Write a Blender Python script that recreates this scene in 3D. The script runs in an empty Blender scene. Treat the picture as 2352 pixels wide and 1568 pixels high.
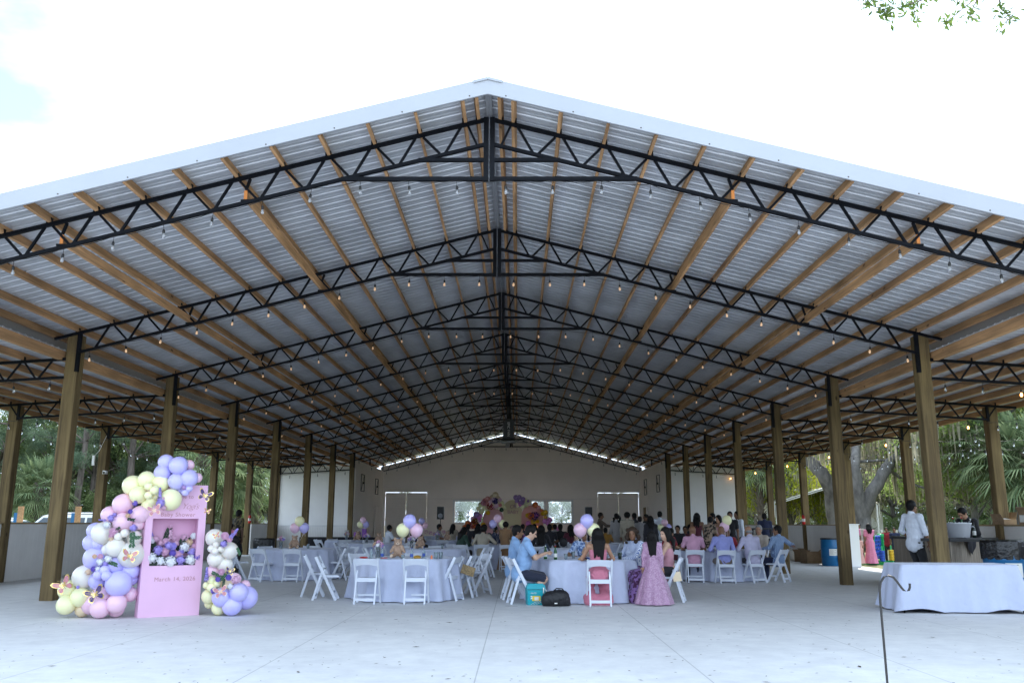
import bpy, bmesh, math, random
import numpy as np
from mathutils import Vector, Matrix, Euler
random.seed(7); np.random.seed(7)
sc = bpy.context.scene
C = sc.collection
R = math.radians
# ---------------------------------------------------------------- camera, sky, sun, exposure
CAMX, CAMH, YAW, PITCH, ROLL, FPX = 0.4186, 1.40, 0.0071, 0.2083, -0.0022, 1983.6
cam = bpy.data.cameras.new('camera'); cam_o = bpy.data.objects.new('camera', cam); C.objects.link(cam_o)
cam.sensor_width = 36; cam.lens = 36*FPX/2352; cam.clip_start = .05; cam.clip_end = 1500
cam_o.matrix_world = (Matrix.Translation((CAMX, 0, CAMH)) @ Matrix.Rotation(YAW, 4, 'Z') @
                      Matrix.Rotation(math.pi/2+PITCH, 4, 'X') @ Matrix.Rotation(-ROLL, 4, 'Z'))
sc.camera = cam_o
SUN_EL, SUN_AZ = R(48), R(22)       # azimuth measured from +Y (behind the pavilion) towards +X
w = bpy.data.worlds.new('World'); sc.world = w; w.use_nodes = True
nt = w.node_tree; nt.nodes.clear()
N = nt.nodes.new; L = nt.links.new
out = N('ShaderNodeOutputWorld'); sky = N('ShaderNodeTexSky'); sky.sky_type = 'NISHITA'; sky.sun_disc = False
sky.sun_elevation = SUN_EL; sky.sun_rotation = SUN_AZ; sky.air_density = 1.0; sky.dust_density = .8
b1 = N('ShaderNodeBackground'); b1.inputs[1].default_value = .12; L(sky.outputs[0], b1.inputs[0])
b2 = N('ShaderNodeBackground'); b2.inputs[0].default_value = (.67, .815, 1, 1); b2.inputs[1].default_value = 1.5
tc = N('ShaderNodeTexCoord'); mp = N('ShaderNodeMapping'); mp.inputs['Scale'].default_value = (1, 1, 2.2); mp.inputs['Location'].default_value = (.35, .1, .2)
L(tc.outputs['Generated'], mp.inputs[0])
nz = N('ShaderNodeTexNoise'); nz.inputs['Scale'].default_value = 2.0; nz.inputs['Detail'].default_value = 7; nz.inputs['Roughness'].default_value = .55
L(mp.outputs[0], nz.inputs['Vector'])
cr = N('ShaderNodeValToRGB'); cr.color_ramp.elements[0].position = .22; cr.color_ramp.elements[1].position = .42
cr.color_ramp.elements[0].color = (.22, .22, .22, 1)
acc = nz.outputs[0]
for px_, py_, r0, amt in ((-60, 10, .26, .24), (2290, 120, .07, .20), (2200, 190, .05, .16)):     # thinner cloud, blue showing through
    dv = (cam_o.matrix_world.to_3x3() @ Vector(((px_-1176)/FPX, (784-py_)/FPX, -1))).normalized()
    ds = N('ShaderNodeVectorMath'); ds.operation = 'DISTANCE'; ds.inputs[1].default_value = dv; L(tc.outputs['Generated'], ds.inputs[0])
    mr = N('ShaderNodeMapRange'); mr.interpolation_type = 'SMOOTHSTEP'; mr.inputs[1].default_value = 0; mr.inputs[2].default_value = r0; mr.inputs[3].default_value = -amt; mr.inputs[4].default_value = 0; L(ds.outputs['Value'], mr.inputs[0])
    ad = N('ShaderNodeMath'); L(acc, ad.inputs[0]); L(mr.outputs[0], ad.inputs[1]); acc = ad.outputs[0]
L(acc, cr.inputs[0])
sz = N('ShaderNodeSeparateXYZ'); L(tc.outputs['Generated'], sz.inputs[0])
g1 = N('ShaderNodeMapRange'); g1.inputs[1].default_value = 0; g1.inputs[2].default_value = .75; g1.inputs[3].default_value = 2.15; g1.inputs[4].default_value = 1.4; L(sz.outputs[2], g1.inputs[0]); L(g1.outputs[0], b2.inputs[1])
mx = N('ShaderNodeMixShader'); L(cr.outputs[0], mx.inputs[0]); L(b1.outputs[0], mx.inputs[1]); L(b2.outputs[0], mx.inputs[2]); L(mx.outputs[0], out.inputs[0])
sl = bpy.data.lights.new('sun', 'SUN'); sl.energy = 4.6; sl.angle = R(.6); sl.color = (1, .95, .86)
so = bpy.data.objects.new('sun', sl); C.objects.link(so)
sd = Vector((math.sin(SUN_AZ)*math.cos(SUN_EL), math.cos(SUN_AZ)*math.cos(SUN_EL), math.sin(SUN_EL)))
so.rotation_euler = sd.to_track_quat('Z', 'Y').to_euler()
vs = sc.view_settings; vs.view_transform = 'Standard'; vs.look = 'None'; vs.exposure = .8; vs.gamma = 1; vs.use_curve_mapping = False
sc.cycles.max_bounces = 8; sc.cycles.diffuse_bounces = 5; sc.cycles.glossy_bounces = 3; sc.cycles.transmission_bounces = 5
sc.cycles.transparent_max_bounces = 12; sc.cycles.caustics_reflective = False; sc.cycles.caustics_refractive = False
sc.cycles.use_denoising = True

# ---------------------------------------------------------------- unprojection (measured layout -> metres)
_Mr = cam_o.matrix_world.to_3x3()
def ray(px, py):
    return _Mr @ Vector(((px-1176)/FPX, (784-py)/FPX, -1))
def gp(px, py, z=0):
    r = ray(px, py); t = (z-CAMH)/r.z; return (CAMX+r.x*t, r.y*t)
def ay(px, py, y):
    r = ray(px, py); t = y/r.y; return (CAMX+r.x*t, CAMH+r.z*t)

# ---------------------------------------------------------------- materials
M = {}
def mat(name, col, rough=.7, metal=0, var=0, vscale=6, bump=0, bscale=40, spec=.5, stretch=None, col2=None, trans=0, alpha=1, emit=0, sheen=0, coat=0, detail=4, sss=0, ior=1.45):
    m = bpy.data.materials.new(name); m.use_nodes = True; M[name] = m
    n = m.node_tree; p = n.nodes['Principled BSDF']; N = n.nodes.new; L = n.links.new
    p.inputs['Base Color'].default_value = (*col, 1); p.inputs['Roughness'].default_value = rough; p.inputs['Metallic'].default_value = metal
    p.inputs['Specular IOR Level'].default_value = spec; p.inputs['Transmission Weight'].default_value = trans; p.inputs['IOR'].default_value = ior
    if sheen: p.inputs['Sheen Weight'].default_value = sheen
    if coat: p.inputs['Coat Weight'].default_value = coat
    if sss: p.inputs['Subsurface Weight'].default_value = sss; p.inputs['Subsurface Radius'].default_value = (.02, .012, .008); p.inputs['Subsurface Scale'].default_value = 1
    if emit: p.inputs['Emission Color'].default_value = (*col, 1); p.inputs['Emission Strength'].default_value = emit
    if var or bump:
        tc = N('ShaderNodeTexCoord'); v = tc.outputs['Object']
        if stretch:
            mp = N('ShaderNodeMapping'); mp.inputs['Scale'].default_value = stretch; L(v, mp.inputs[0]); v = mp.outputs[0]
        if var:
            nz = N('ShaderNodeTexNoise'); nz.inputs['Scale'].default_value = vscale; nz.inputs['Detail'].default_value = detail; nz.inputs['Roughness'].default_value = .6; L(v, nz.inputs['Vector'])
            c2 = col2 or tuple(max(0, c*(1-var)) for c in col); c1 = tuple(min(1, c*(1+var*.5)) for c in col) if not col2 else col
            r = N('ShaderNodeValToRGB'); r.color_ramp.elements[0].position = .32; r.color_ramp.elements[1].position = .68
            r.color_ramp.elements[0].color = (*c2, 1); r.color_ramp.elements[1].color = (*c1, 1)
            L(nz.outputs[0], r.inputs[0]); L(r.outputs[0], p.inputs['Base Color'])
        if bump:
            nb = N('ShaderNodeTexNoise'); nb.inputs['Scale'].default_value = bscale; nb.inputs['Detail'].default_value = 3; L(v, nb.inputs['Vector'])
            b = N('ShaderNodeBump'); b.inputs['Strength'].default_value = bump; b.inputs['Distance'].default_value = .06 if 'cloth_white' in name else .02
            L(nb.outputs[0], b.inputs['Height']); L(b.outputs[0], p.inputs['Normal'])
    return m
def wood(name, c1, c2, axis, ring=14, rough=.75, knots=True):
    """grain along one axis with random tone per board, dark knots"""
    m = bpy.data.materials.new(name); m.use_nodes = True; M[name] = m
    n = m.node_tree; p = n.nodes['Principled BSDF']; N = n.nodes.new; L = n.links.new
    p.inputs['Roughness'].default_value = rough; p.inputs['Specular IOR Level'].default_value = .25
    tc = N('ShaderNodeTexCoord'); oi = N('ShaderNodeObjectInfo')
    ad = N('ShaderNodeVectorMath'); ad.operation = 'ADD'; sca = N('ShaderNodeVectorMath'); sca.operation = 'SCALE'; sca.inputs['Scale'].default_value = 37
    cmb = N('ShaderNodeCombineXYZ')
    for i in range(3): L(oi.outputs['Random'], cmb.inputs[i])
    L(cmb.outputs[0], sca.inputs[0]); L(tc.outputs['Object'], ad.inputs[0]); L(sca.outputs[0], ad.inputs[1])
    mp = N('ShaderNodeMapping'); s = [ring, ring, ring]; s[axis] = ring*.05; mp.inputs['Scale'].default_value = s; L(ad.outputs[0], mp.inputs[0])
    nz = N('ShaderNodeTexNoise'); nz.inputs['Scale'].default_value = 1; nz.inputs['Detail'].default_value = 6; nz.inputs['Roughness'].default_value = .65; nz.inputs['Distortion'].default_value = .6; L(mp.outputs[0], nz.inputs['Vector'])
    r = N('ShaderNodeValToRGB'); r.color_ramp.elements[0].position = .3; r.color_ramp.elements[1].position = .7
    r.color_ramp.elements[0].color = (*c2, 1); r.color_ramp.elements[1].color = (*c1, 1); L(nz.outputs[0], r.inputs[0])
    # broad tone
    n2 = N('ShaderNodeTexNoise'); n2.inputs['Scale'].default_value = .8; n2.inputs['Detail'].default_value = 2; L(ad.outputs[0], n2.inputs['Vector'])
    mr = N('ShaderNodeMapRange'); mr.inputs[1].default_value = .3; mr.inputs[2].default_value = .7; mr.inputs[3].default_value = .68; mr.inputs[4].default_value = 1.25; L(n2.outputs[0], mr.inputs[0])
    hs = N('ShaderNodeVectorMath'); hs.operation = 'SCALE'; L(r.outputs[0], hs.inputs[0]); L(mr.outputs[0], hs.inputs['Scale'])
    last = hs.outputs[0]
    if knots:
        mk = N('ShaderNodeMapping'); k = [3.2, 3.2, 3.2]; k[axis] = 1.6; mk.inputs['Scale'].default_value = k; L(ad.outputs[0], mk.inputs[0])
        vo = N('ShaderNodeTexVoronoi'); vo.inputs['Scale'].default_value = 1; L(mk.outputs[0], vo.inputs['Vector'])
        kr = N('ShaderNodeValToRGB'); kr.color_ramp.elements[0].position = .05; kr.color_ramp.elements[1].position = .12
        kr.color_ramp.elements[0].color = (.25, .2, .18, 1); L(vo.outputs['Distance'], kr.inputs[0])
        mm = N('ShaderNodeVectorMath'); mm.operation = 'MULTIPLY'; L(last, mm.inputs[0]); L(kr.outputs[0], mm.inputs[1]); last = mm.outputs[0]
    L(last, p.inputs['Base Color'])
    b = N('ShaderNodeBump'); b.inputs['Strength'].default_value = .35; b.inputs['Distance'].default_value = .01; L(nz.outputs[0], b.inputs['Height']); L(b.outputs[0], p.inputs['Normal'])
    return m
wood('post_wood', (.21, .15, .066), (.07, .047, .024), 2)
wood('pine_wood', (.60, .345, .17), (.28, .165, .09), 1, 22)
wood('board_wood', (.36, .31, .25), (.18, .15, .12), 2, 18, knots=False)
mat('orange_paint', (.55, .20, .05), .7)
mat('steel_black', (.003, .004, .007), .5, .0, var=.4, vscale=9, spec=.15)
mat('galv', (.54, .56, .60), .50, .45, var=.22, vscale=.9)
mat('fascia', (.36, .38, .42), .4, .0, var=.05, vscale=.7)
mat('flash', (.30, .31, .33), .5, .3)
mat('white_wall', (.86, .85, .83), .8, var=.05, vscale=1.2)
mat('tan_wall', (.90, .83, .75), .85, var=.05, vscale=.8)
mat('grey_wall', (.72, .71, .69), .85, var=.06, vscale=1.5, bump=.1, bscale=20)
mat('trim_white', (.75, .75, .74), .6)
mat('trim_wood', (.30, .22, .12), .8)
mat('dark_line', (.10, .09, .08), .8)
_g = mat('glass', (.9, .95, .95), .05); _n = _g.node_tree; _n.nodes.clear(); _o = _n.nodes.new('ShaderNodeOutputMaterial'); _t = _n.nodes.new('ShaderNodeBsdfTransparent'); _s = _n.nodes.new('ShaderNodeBsdfGlossy'); _s.inputs['Roughness'].default_value = .05; _x = _n.nodes.new('ShaderNodeMixShader'); _x.inputs[0].default_value = .06
_n.links.new(_t.outputs[0], _x.inputs[1]); _n.links.new(_s.outputs[0], _x.inputs[2]); _n.links.new(_x.outputs[0], _o.inputs[0])
mat('black_plastic', (.012, .012, .013), .45)
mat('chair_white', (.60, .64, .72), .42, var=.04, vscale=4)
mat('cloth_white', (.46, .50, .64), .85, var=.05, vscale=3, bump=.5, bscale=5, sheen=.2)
mat('cloth_black', (.012, .012, .018), .8, var=.3, vscale=5)
mat('blue_drum', (.004, .11, .27), .38, var=.12, vscale=3)
mat('paper', (.70, .70, .66), .8)
mat('card', (.28, .19, .11), .85, var=.2, vscale=6)
mat('bag_black', (.008, .008, .009), .22, bump=.9, bscale=18)
mat('red_paint', (.45, .01, .01), .35)
mat('bulb_glass', (.8, .83, .87), .08, spec=.8, trans=.75)
mat('bulb_lit', (1, .42, .10), .3, emit=9)
mat('bulb_dim', (1, .62, .36), .3, emit=.10)
mat('bulb_black', (.012, .012, .013), .5)

def concrete():
    m = bpy.data.materials.new('concrete'); m.use_nodes = True; M['concrete'] = m
    n = m.node_tree; p = n.nodes['Principled BSDF']; N = n.nodes.new; L = n.links.new
    p.inputs['Roughness'].default_value = .62; p.inputs['Specular IOR Level'].default_value = .35
    tc = N('ShaderNodeTexCoord')
    a = N('ShaderNodeTexNoise'); a.inputs['Scale'].default_value = .35; a.inputs['Detail'].default_value = 8; a.inputs['Roughness'].default_value = .62; L(tc.outputs['Object'], a.inputs['Vector'])
    b = N('ShaderNodeTexNoise'); b.inputs['Scale'].default_value = 3.1; b.inputs['Detail'].default_value = 9; b.inputs['Roughness'].default_value = .72; L(tc.outputs['Object'], b.inputs['Vector'])
    ra = N('ShaderNodeValToRGB'); ra.color_ramp.elements[0].position = .3; ra.color_ramp.elements[1].position = .7
    ra.color_ramp.elements[0].color = (.60, .605, .61, 1); ra.color_ramp.elements[1].color = (.70, .705, .705, 1); L(a.outputs[0], ra.inputs[0])
    rb = N('ShaderNodeValToRGB'); rb.color_ramp.elements[0].position = .28; rb.color_ramp.elements[1].position = .62
    rb.color_ramp.elements[0].color = (.82, .82, .835, 1); rb.color_ramp.elements[1].color = (1, 1, 1, 1); L(b.outputs[0], rb.inputs[0])
    mm = N('ShaderNodeVectorMath'); mm.operation = 'MULTIPLY'; L(ra.outputs[0], mm.inputs[0]); L(rb.outputs[0], mm.inputs[1])
    # sparse small stains
    vo = N('ShaderNodeTexVoronoi'); vo.inputs['Scale'].default_value = 2.3; L(tc.outputs['Object'], vo.inputs['Vector'])
    vr = N('ShaderNodeValToRGB'); vr.color_ramp.elements[0].position = .03; vr.color_ramp.elements[1].position = .075; vr.color_ramp.elements[0].color = (.62, .62, .63, 1); L(vo.outputs['Distance'], vr.inputs[0])
    m2 = N('ShaderNodeVectorMath'); m2.operation = 'MULTIPLY'; L(mm.outputs[0], m2.inputs[0]); L(vr.outputs[0], m2.inputs[1])
    # sawn control joints: every 2.17 m across, every 4.88 m along
    sx = N('ShaderNodeSeparateXYZ'); L(tc.outputs['Object'], sx.inputs[0])
    last = m2.outputs[0]
    for ax, off, per, hw in ((0, 1.06, 2.17, .006), (1, .3, 4.877, .006)):
        s1 = N('ShaderNodeMath'); s1.operation = 'ADD'; s1.inputs[1].default_value = off; L(sx.outputs[ax], s1.inputs[0])
        s2 = N('ShaderNodeMath'); s2.operation = 'PINGPONG'; s2.inputs[1].default_value = per/2; L(s1.outputs[0], s2.inputs[0])
        s3 = N('ShaderNodeMapRange'); s3.inputs[1].default_value = per/2-hw*1.6 if ax == 0 else per/2-hw*1.2; s3.inputs[2].default_value = per/2-hw*.3; s3.inputs[3].default_value = 1; s3.inputs[4].default_value = .62; L(s2.outputs[0], s3.inputs[0])
        m3 = N('ShaderNodeVectorMath'); m3.operation = 'SCALE'; L(last, m3.inputs[0]); L(s3.outputs[0], m3.inputs['Scale']); last = m3.outputs[0]
    L(last, p.inputs['Base Color'])
    bp = N('ShaderNodeBump'); bp.inputs['Strength'].default_value = .12; bp.inputs['Distance'].default_value = .01; L(b.outputs[0], bp.inputs['Height']); L(bp.outputs[0], p.inputs['Normal'])
    rr = N('ShaderNodeMapRange'); rr.inputs[3].default_value = .45; rr.inputs[4].default_value = .8; L(a.outputs[0], rr.inputs[0]); L(rr.outputs[0], p.inputs['Roughness'])
concrete()

# ---------------------------------------------------------------- mesh helpers
class MB:
    """collects shapes for ONE mesh object"""
    def __init__(s): s.v = []; s.f = []; s.mi = []; s.mats = []; s.sm = []
    def _m(s, m):
        if m is None: return 0
        if m not in s.mats: s.mats.append(m)
        return s.mats.index(m)
    def add(s, verts, faces, m=None, smooth=False):
        o = len(s.v); s.v += [tuple(v) for v in verts]; k = s._m(m)
        for f in faces: s.f.append(tuple(i+o for i in f)); s.mi.append(k); s.sm.append(smooth)
        return s
    def box(s, c, d, m=None, rot=None, taper=1):
        x, y, z = (d[0]/2, d[1]/2, d[2]/2); t = taper
        vs = [(-x, -y, -z), (x, -y, -z), (x, y, -z), (-x, y, -z), (-x*t, -y*t, z), (x*t, -y*t, z), (x*t, y*t, z), (-x*t, y*t, z)]
        if rot is not None:
            q = Euler(rot).to_matrix() if not isinstance(rot, Matrix) else rot
            vs = [q @ Vector(v) for v in vs]
        vs = [(v[0]+c[0], v[1]+c[1], v[2]+c[2]) for v in vs]
        return s.add(vs, [(0, 3, 2, 1), (4, 5, 6, 7), (0, 1, 5, 4), (1, 2, 6, 5), (2, 3, 7, 6), (3, 0, 4, 7)], m)
    def bar(s, a, b, wd, h, m=None, up=(0, 0, 1)):
        """rectangular bar from a to b, wd across, h along up"""
        a = Vector(a); b = Vector(b); d = (b-a).normalized(); u = Vector(up); sd = d.cross(u)
        if sd.length < 1e-4: sd = d.cross(Vector((0, 1, 0)))
        sd.normalize(); u = sd.cross(d)
        vs = []
        for p in (a, b):
            for i, j in ((-1, -1), (1, -1), (1, 1), (-1, 1)): vs.append(p+sd*(i*wd/2)+u*(j*h/2))
        return s.add(vs, [(3, 2, 1, 0), (4, 5, 6, 7), (0, 1, 5, 4), (1, 2, 6, 5), (2, 3, 7, 6), (3, 0, 4, 7)], m)
    def tube(s, pts, r, n=8, m=None, cap=True, smooth=True):
        pts = [Vector(p) for p in pts]; rs = r if hasattr(r, '__len__') else [r]*len(pts)
        vs = []; fs = []; ref = None
        for i, p in enumerate(pts):
            d = (pts[min(i+1, len(pts)-1)]-pts[max(i-1, 0)]).normalized()
            if ref is None: ref = Vector((0, 0, 1)) if abs(d.z) < .9 else Vector((1, 0, 0))
            a = d.cross(ref).normalized(); b = d.cross(a).normalized(); ref = -b.cross(d) if False else ref
            for k in range(n):
                t = 2*math.pi*k/n; vs.append(p+(a*math.cos(t)+b*math.sin(t))*rs[i])
        for i in range(len(pts)-1):
            for k in range(n):
                k2 = (k+1) % n; fs.append((i*n+k, (i+1)*n+k, (i+1)*n+k2, i*n+k2))
        if cap: fs.append(tuple(range(n))); fs.append(tuple(reversed(range((len(pts)-1)*n, len(pts)*n))))
        return s.add(vs, fs, m, smooth)
    def lathe(s, prof, n=24, c=(0, 0, 0), m=None, smooth=True, capb=True, capt=True, fn=None):
        vs = []; fs = []
        for i, (r, z) in enumerate(prof):
            for k in range(n):
                t = 2*math.pi*k/n; rr = r*(fn(t, i/(len(prof)-1)) if fn else 1)
                vs.append((c[0]+rr*math.cos(t), c[1]+rr*math.sin(t), c[2]+z))
        for i in range(len(prof)-1):
            for k in range(n):
                k2 = (k+1) % n; fs.append((i*n+k, i*n+k2, (i+1)*n+k2, (i+1)*n+k))
        if capb: fs.append(tuple(reversed(range(n))))
        if capt: fs.append(tuple(range((len(prof)-1)*n, len(prof)*n)))
        return s.add(vs, fs, m, smooth)
    def ball(s, c, r, m=None, nu=14, nv=9, rot=None):
        r = r if hasattr(r, '__len__') else (r, r, r); vs = []; fs = []
        q = Euler(rot).to_matrix() if rot is not None else None
        for j in range(1, nv):
            p = math.pi*j/nv
            for k in range(nu):
                t = 2*math.pi*k/nu; vs.append(Vector((math.sin(p)*math.cos(t)*r[0], math.sin(p)*math.sin(t)*r[1], math.cos(p)*r[2])))
        vs += [Vector((0, 0, r[2])), Vector((0, 0, -r[2]))]; T = len(vs)-2
        for j in range(nv-2):
            for k in range(nu):
                k2 = (k+1) % nu; fs.append((j*nu+k, (j+1)*nu+k, (j+1)*nu+k2, j*nu+k2))
        for k in range(nu):
            k2 = (k+1) % nu; fs.append((T, k, k2)); fs.append((T+1, (nv-2)*nu+k2, (nv-2)*nu+k))
        if q: vs = [q @ v for v in vs]
        return s.add([(v.x+c[0], v.y+c[1], v.z+c[2]) for v in vs], fs, m, True)
    def prism(s, poly, y0, y1, m=None, ax='y'):
        """extrude a polygon given in (x,z) along y (or (x,y) along z when ax='z')"""
        n = len(poly)
        if ax == 'y': vs = [(x, y0, z) for x, z in poly]+[(x, y1, z) for x, z in poly]
        elif ax == 'x': vs = [(y0, x, z) for x, z in poly]+[(y1, x, z) for x, z in poly]
        else: vs = [(x, y, y0) for x, y in poly]+[(x, y, y1) for x, y in poly]
        fs = [tuple(range(n)), tuple(reversed(range(n, 2*n)))]+[(i, i+n, (i+1) % n+n, (i+1) % n) for i in range(n)]
        return s.add(vs, fs, m)
    def xf(s, mx, start=0):
        s.v[start:] = [tuple(mx @ Vector(v)) for v in s.v[start:]]; return s
    def build(s, name, m=None, parent=None, loc=None, rz=0):
        me = bpy.data.meshes.new(name); me.from_pydata(s.v, [], s.f)
        mats = s.mats or ([m] if m is not None else [])
        for k in mats: me.materials.append(M[k])
        if len(s.mats) > 1: me.polygons.foreach_set('material_index', s.mi)
        me.polygons.foreach_set('use_smooth', s.sm); me.update()
        o = bpy.data.objects.new(name, me); C.objects.link(o)
        if parent: o.parent = parent
        if loc is not None: o.location = loc
        if rz: o.rotation_euler.z = rz
        return o
KIDS = {}
def tag(o, label=None, cat=None, group=None, kind=None):
    if label: o['label'] = label
    if cat: o['category'] = cat
    if group: o['group'] = group
    if kind: o['kind'] = kind
    return o
def thing(name, label, cat, loc=(0, 0, 0), rz=0, group=None, s=None):
    o = bpy.data.objects.new(name, None); C.objects.link(o); o.location = loc; o.rotation_euler.z = rz; o.empty_display_size = .1
    if s: o.scale = (s, s, s)
    return tag(o, label, cat, group)
def ktree(o):
    if o.name not in KIDS: KIDS[o.name] = [(c, list(c.children)) for c in o.children]
    return KIDS[o.name]
def dup(src, loc, rz=0, label=None, group=None, s=None, colour=None):
    r = src.copy(); C.objects.link(r); r.location = loc; r.rotation_euler.z = rz
    if s: r.scale = (s, s, s)
    if label: r['label'] = label
    if group: r['group'] = group
    for ch, gs in ktree(src):
        c = ch.copy(); C.objects.link(c); c.parent = r
        for g in gs:
            d = g.copy(); C.objects.link(d); d.parent = c
    return r
def text(name, body, size, m, parent, loc, rot, ext=.001, shear=0, space=1, bold=0):
    cu = bpy.data.curves.new(name, 'FONT'); cu.body = body; cu.size = size; cu.align_x = 'CENTER'; cu.align_y = 'CENTER'; cu.extrude = ext; cu.shear = shear; cu.space_character = space; cu.offset = bold
    o = bpy.data.objects.new(name, cu); C.objects.link(o)
    dg = bpy.context.evaluated_depsgraph_get(); me = bpy.data.meshes.new_from_object(o.evaluated_get(dg))
    bpy.data.objects.remove(o); me.materials.clear(); me.materials.append(M[m])
    o = bpy.data.objects.new(name, me); C.objects.link(o); o.parent = parent; o.location = loc; o.rotation_euler = rot
    return o
# ================================================================ PAVILION
Y0, S, W, W2, ZA, SL = 11.64, 4.853, 8.29, 12.16, 7.19, .258
NB = 9
YF, YB = 10.94, Y0+NB*S+1.6
def TY(k): return Y0+k*S
def zt(x): return ZA-SL*abs(x)                   # underside of purlins = top of the truss chord
pav = thing('event_pavilion', 'large open sided pavilion with corrugated metal roof, black trusses and wooden posts', 'pavilion', (0, 0, 0))
# ground and floor
g = MB(); g.add([(-600, -120, -.12), (600, -120, -.12), (600, 900, -.12), (-600, 900, -.12)], [(0, 1, 2, 3)])
M_g = mat('ground_grass', (.11, .15, .045), .95, var=.5, vscale=1.3, col2=(.16, .13, .06), detail=9, bump=.5, bscale=12)
tag(g.build('ground', 'ground_grass'), kind='structure')
f = MB(); f.add([(-12.3, -30, 0), (12.3, -30, 0), (12.3, 57.5, 0), (-12.3, 57.5, 0)], [(0, 1, 2, 3)])
f.add([(-12.3, -30, -.13), (12.3, -30, -.13), (12.3, 57.5, -.13), (-12.3, 57.5, -.13)], [(3, 2, 1, 0)])
f.add([(-12.3, 57.5, 0), (12.3, 57.5, 0), (12.3, 57.5, -.13), (-12.3, 57.5, -.13)], [(0, 1, 2, 3)])
f.add([(12.3, -30, 0), (12.3, -30, -.13), (12.3, 57.5, -.13), (12.3, 57.5, 0)], [(0, 1, 2, 3)])
f.add([(-12.3, -30, 0), (-12.3, 57.5, 0), (-12.3, 57.5, -.13), (-12.3, -30, -.13)], [(0, 1, 2, 3)])
tag(f.build('floor', 'concrete'), kind='structure')
# ribbed roof sheets
def ribs(y0, y1, A, B, name, up=1):
    """ribbed sheet from eave point A=(x,z) to B=(x,z), ribs running along the slope"""
    prof = []; y = y0; P = .2286
    while y < y1:
        prof += [(y, 0), (y+.085, 0), (y+.093, .006), (y+.101, 0), (y+.150, 0), (y+.163, .016), (y+.193, .016), (y+.206, 0)]; y += P
    prof = [(min(a, y1), b) for a, b in prof]+[(y1, 0)]
    n = len(prof); vs = []; t = .004
    NS = 2
    for i in range(NS):
        u = i/(NS-1); x = A[0]+(B[0]-A[0])*u; z = A[1]+(B[1]-A[1])*u
        vs += [(x, a, z+b) for a, b in prof]
    for i in range(NS):
        u = i/(NS-1); x = A[0]+(B[0]-A[0])*u; z = A[1]+(B[1]-A[1])*u
        vs += [(x, a, z+b+t) for a, b in prof]
    fs = []
    for k in range(n-1):
        fs.append((k, k+1, n+k+1, n+k)); fs.append((2*n+k, 3*n+k, 3*n+k+1, 2*n+k+1))
        fs.append((k, 2*n+k, 2*n+k+1, k+1)); fs.append((n+k, n+k+1, 3*n+k+1, 3*n+k))
    return MB().add(vs, fs).build(name, 'galv', pav)
PH = .14                                            # purlin depth
for s in (-1, 1):
    xe = s*8.78
    ribs(YF, YB, (xe, zt(xe)+PH), (s*.02, zt(0)+PH), 'roof_panel')
    ribs(TY(.25), YB, (s*12.95, 4.555-.065*(12.95-8.44)+PH), (s*8.42, 4.555+PH), 'lean_to_roof_panel')
# ridge cap, flashing, fascia
m = MB(); m.prism([(-.045, zt(.1)+PH-.02), (0, zt(0)+PH-.02), (.045, zt(.1)+PH-.02), (.045, zt(.1)+PH-.05), (0, zt(0)+PH-.06), (-.045, zt(.1)+PH-.05)], YF+.01, YB, 'flash')
m.prism([(-.25, zt(.25)+PH+.03), (0, zt(0)+PH+.045), (.25, zt(.25)+PH+.03), (.25, zt(.25)+PH+.026), (0, zt(0)+PH+.04), (-.25, zt(.25)+PH+.026)], YF+.002, YB, 'fascia')
m.build('ridge_cap', parent=pav)
for s in (-1, 1):
    m = MB(); a, b = 0.0, 9.0
    top = .155; bot = -.085
    poly = [(s*a, zt(a)+PH+top-.06), (s*b, zt(b)+PH+top-.06), (s*b, zt(b)+PH+bot-.06), (s*a, zt(a)+PH+bot-.06)]
    if s > 0: poly = poly[::-1]
    m.prism(poly, YF-.03, YF+.0, 'fascia')
    # drip edge and screws
    for i in range(10):
        x = .25+i*.92; m.tube([(s*x, YF-.034, zt(x)+PH-.115), (s*x, YF-.028, zt(x)+PH-.115)], .011, 6, 'dark_line')
    m.build('fascia', parent=pav)
# little cap where the two fascia boards meet
m = MB()
for s in (-1, 1):
    m.bar((0, YF-.045, zt(0)+PH+.080), (s*.20, YF-.045, zt(.2)+PH+.080), .010, .035, 'fascia', up=(0, 0, 1))
m.build('fascia_cap', parent=pav)
# purlins
pxs = [.17, .36]+[.36+.655*i for i in range(1, 13)]
for s in (-1, 1):
    for x in pxs+[8.68]:
        MB().box((s*x, (YF+YB)/2+.02, zt(x)+PH/2-.001), (.045, YB-YF-.05, PH-.004), rot=(0, s*math.atan(SL), 0)).build('purlin', 'pine_wood', pav)
    for i in range(8):
        x = 8.62+i*.61
        MB().box((s*x, (TY(.3)+YB)/2, 4.555-.065*(x-8.44)+PH/2-.001), (.045, YB-TY(.3), PH-.004)).build('lean_to_purlin', 'pine_wood', pav)
    # doubled header beam beside the inner posts, metal flashing above it
    MB().box((s*8.50, (TY(.3)+YB)/2, 4.60), (.09, YB-TY(.3), .18)).build('header_beam', 'pine_wood', pav)
    MB().box((s*8.80, (TY(.0)+YB)/2, 4.90), (.02, YB-TY(.0), .26)).build('gutter_flashing', 'flash', pav)
    for xb in (3.48, 6.05):
        zb = zt(xb)-.42+.12
        MB().box((s*xb, (TY(0)+YB)/2, zb), (.045, YB-TY(0), .14)).build('brace_board', 'pine_wood', pav)
        MB().box((s*xb, TY(0)-.006, zb), (.047, .012, .14)).build('brace_end', 'orange_paint', pav)
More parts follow.
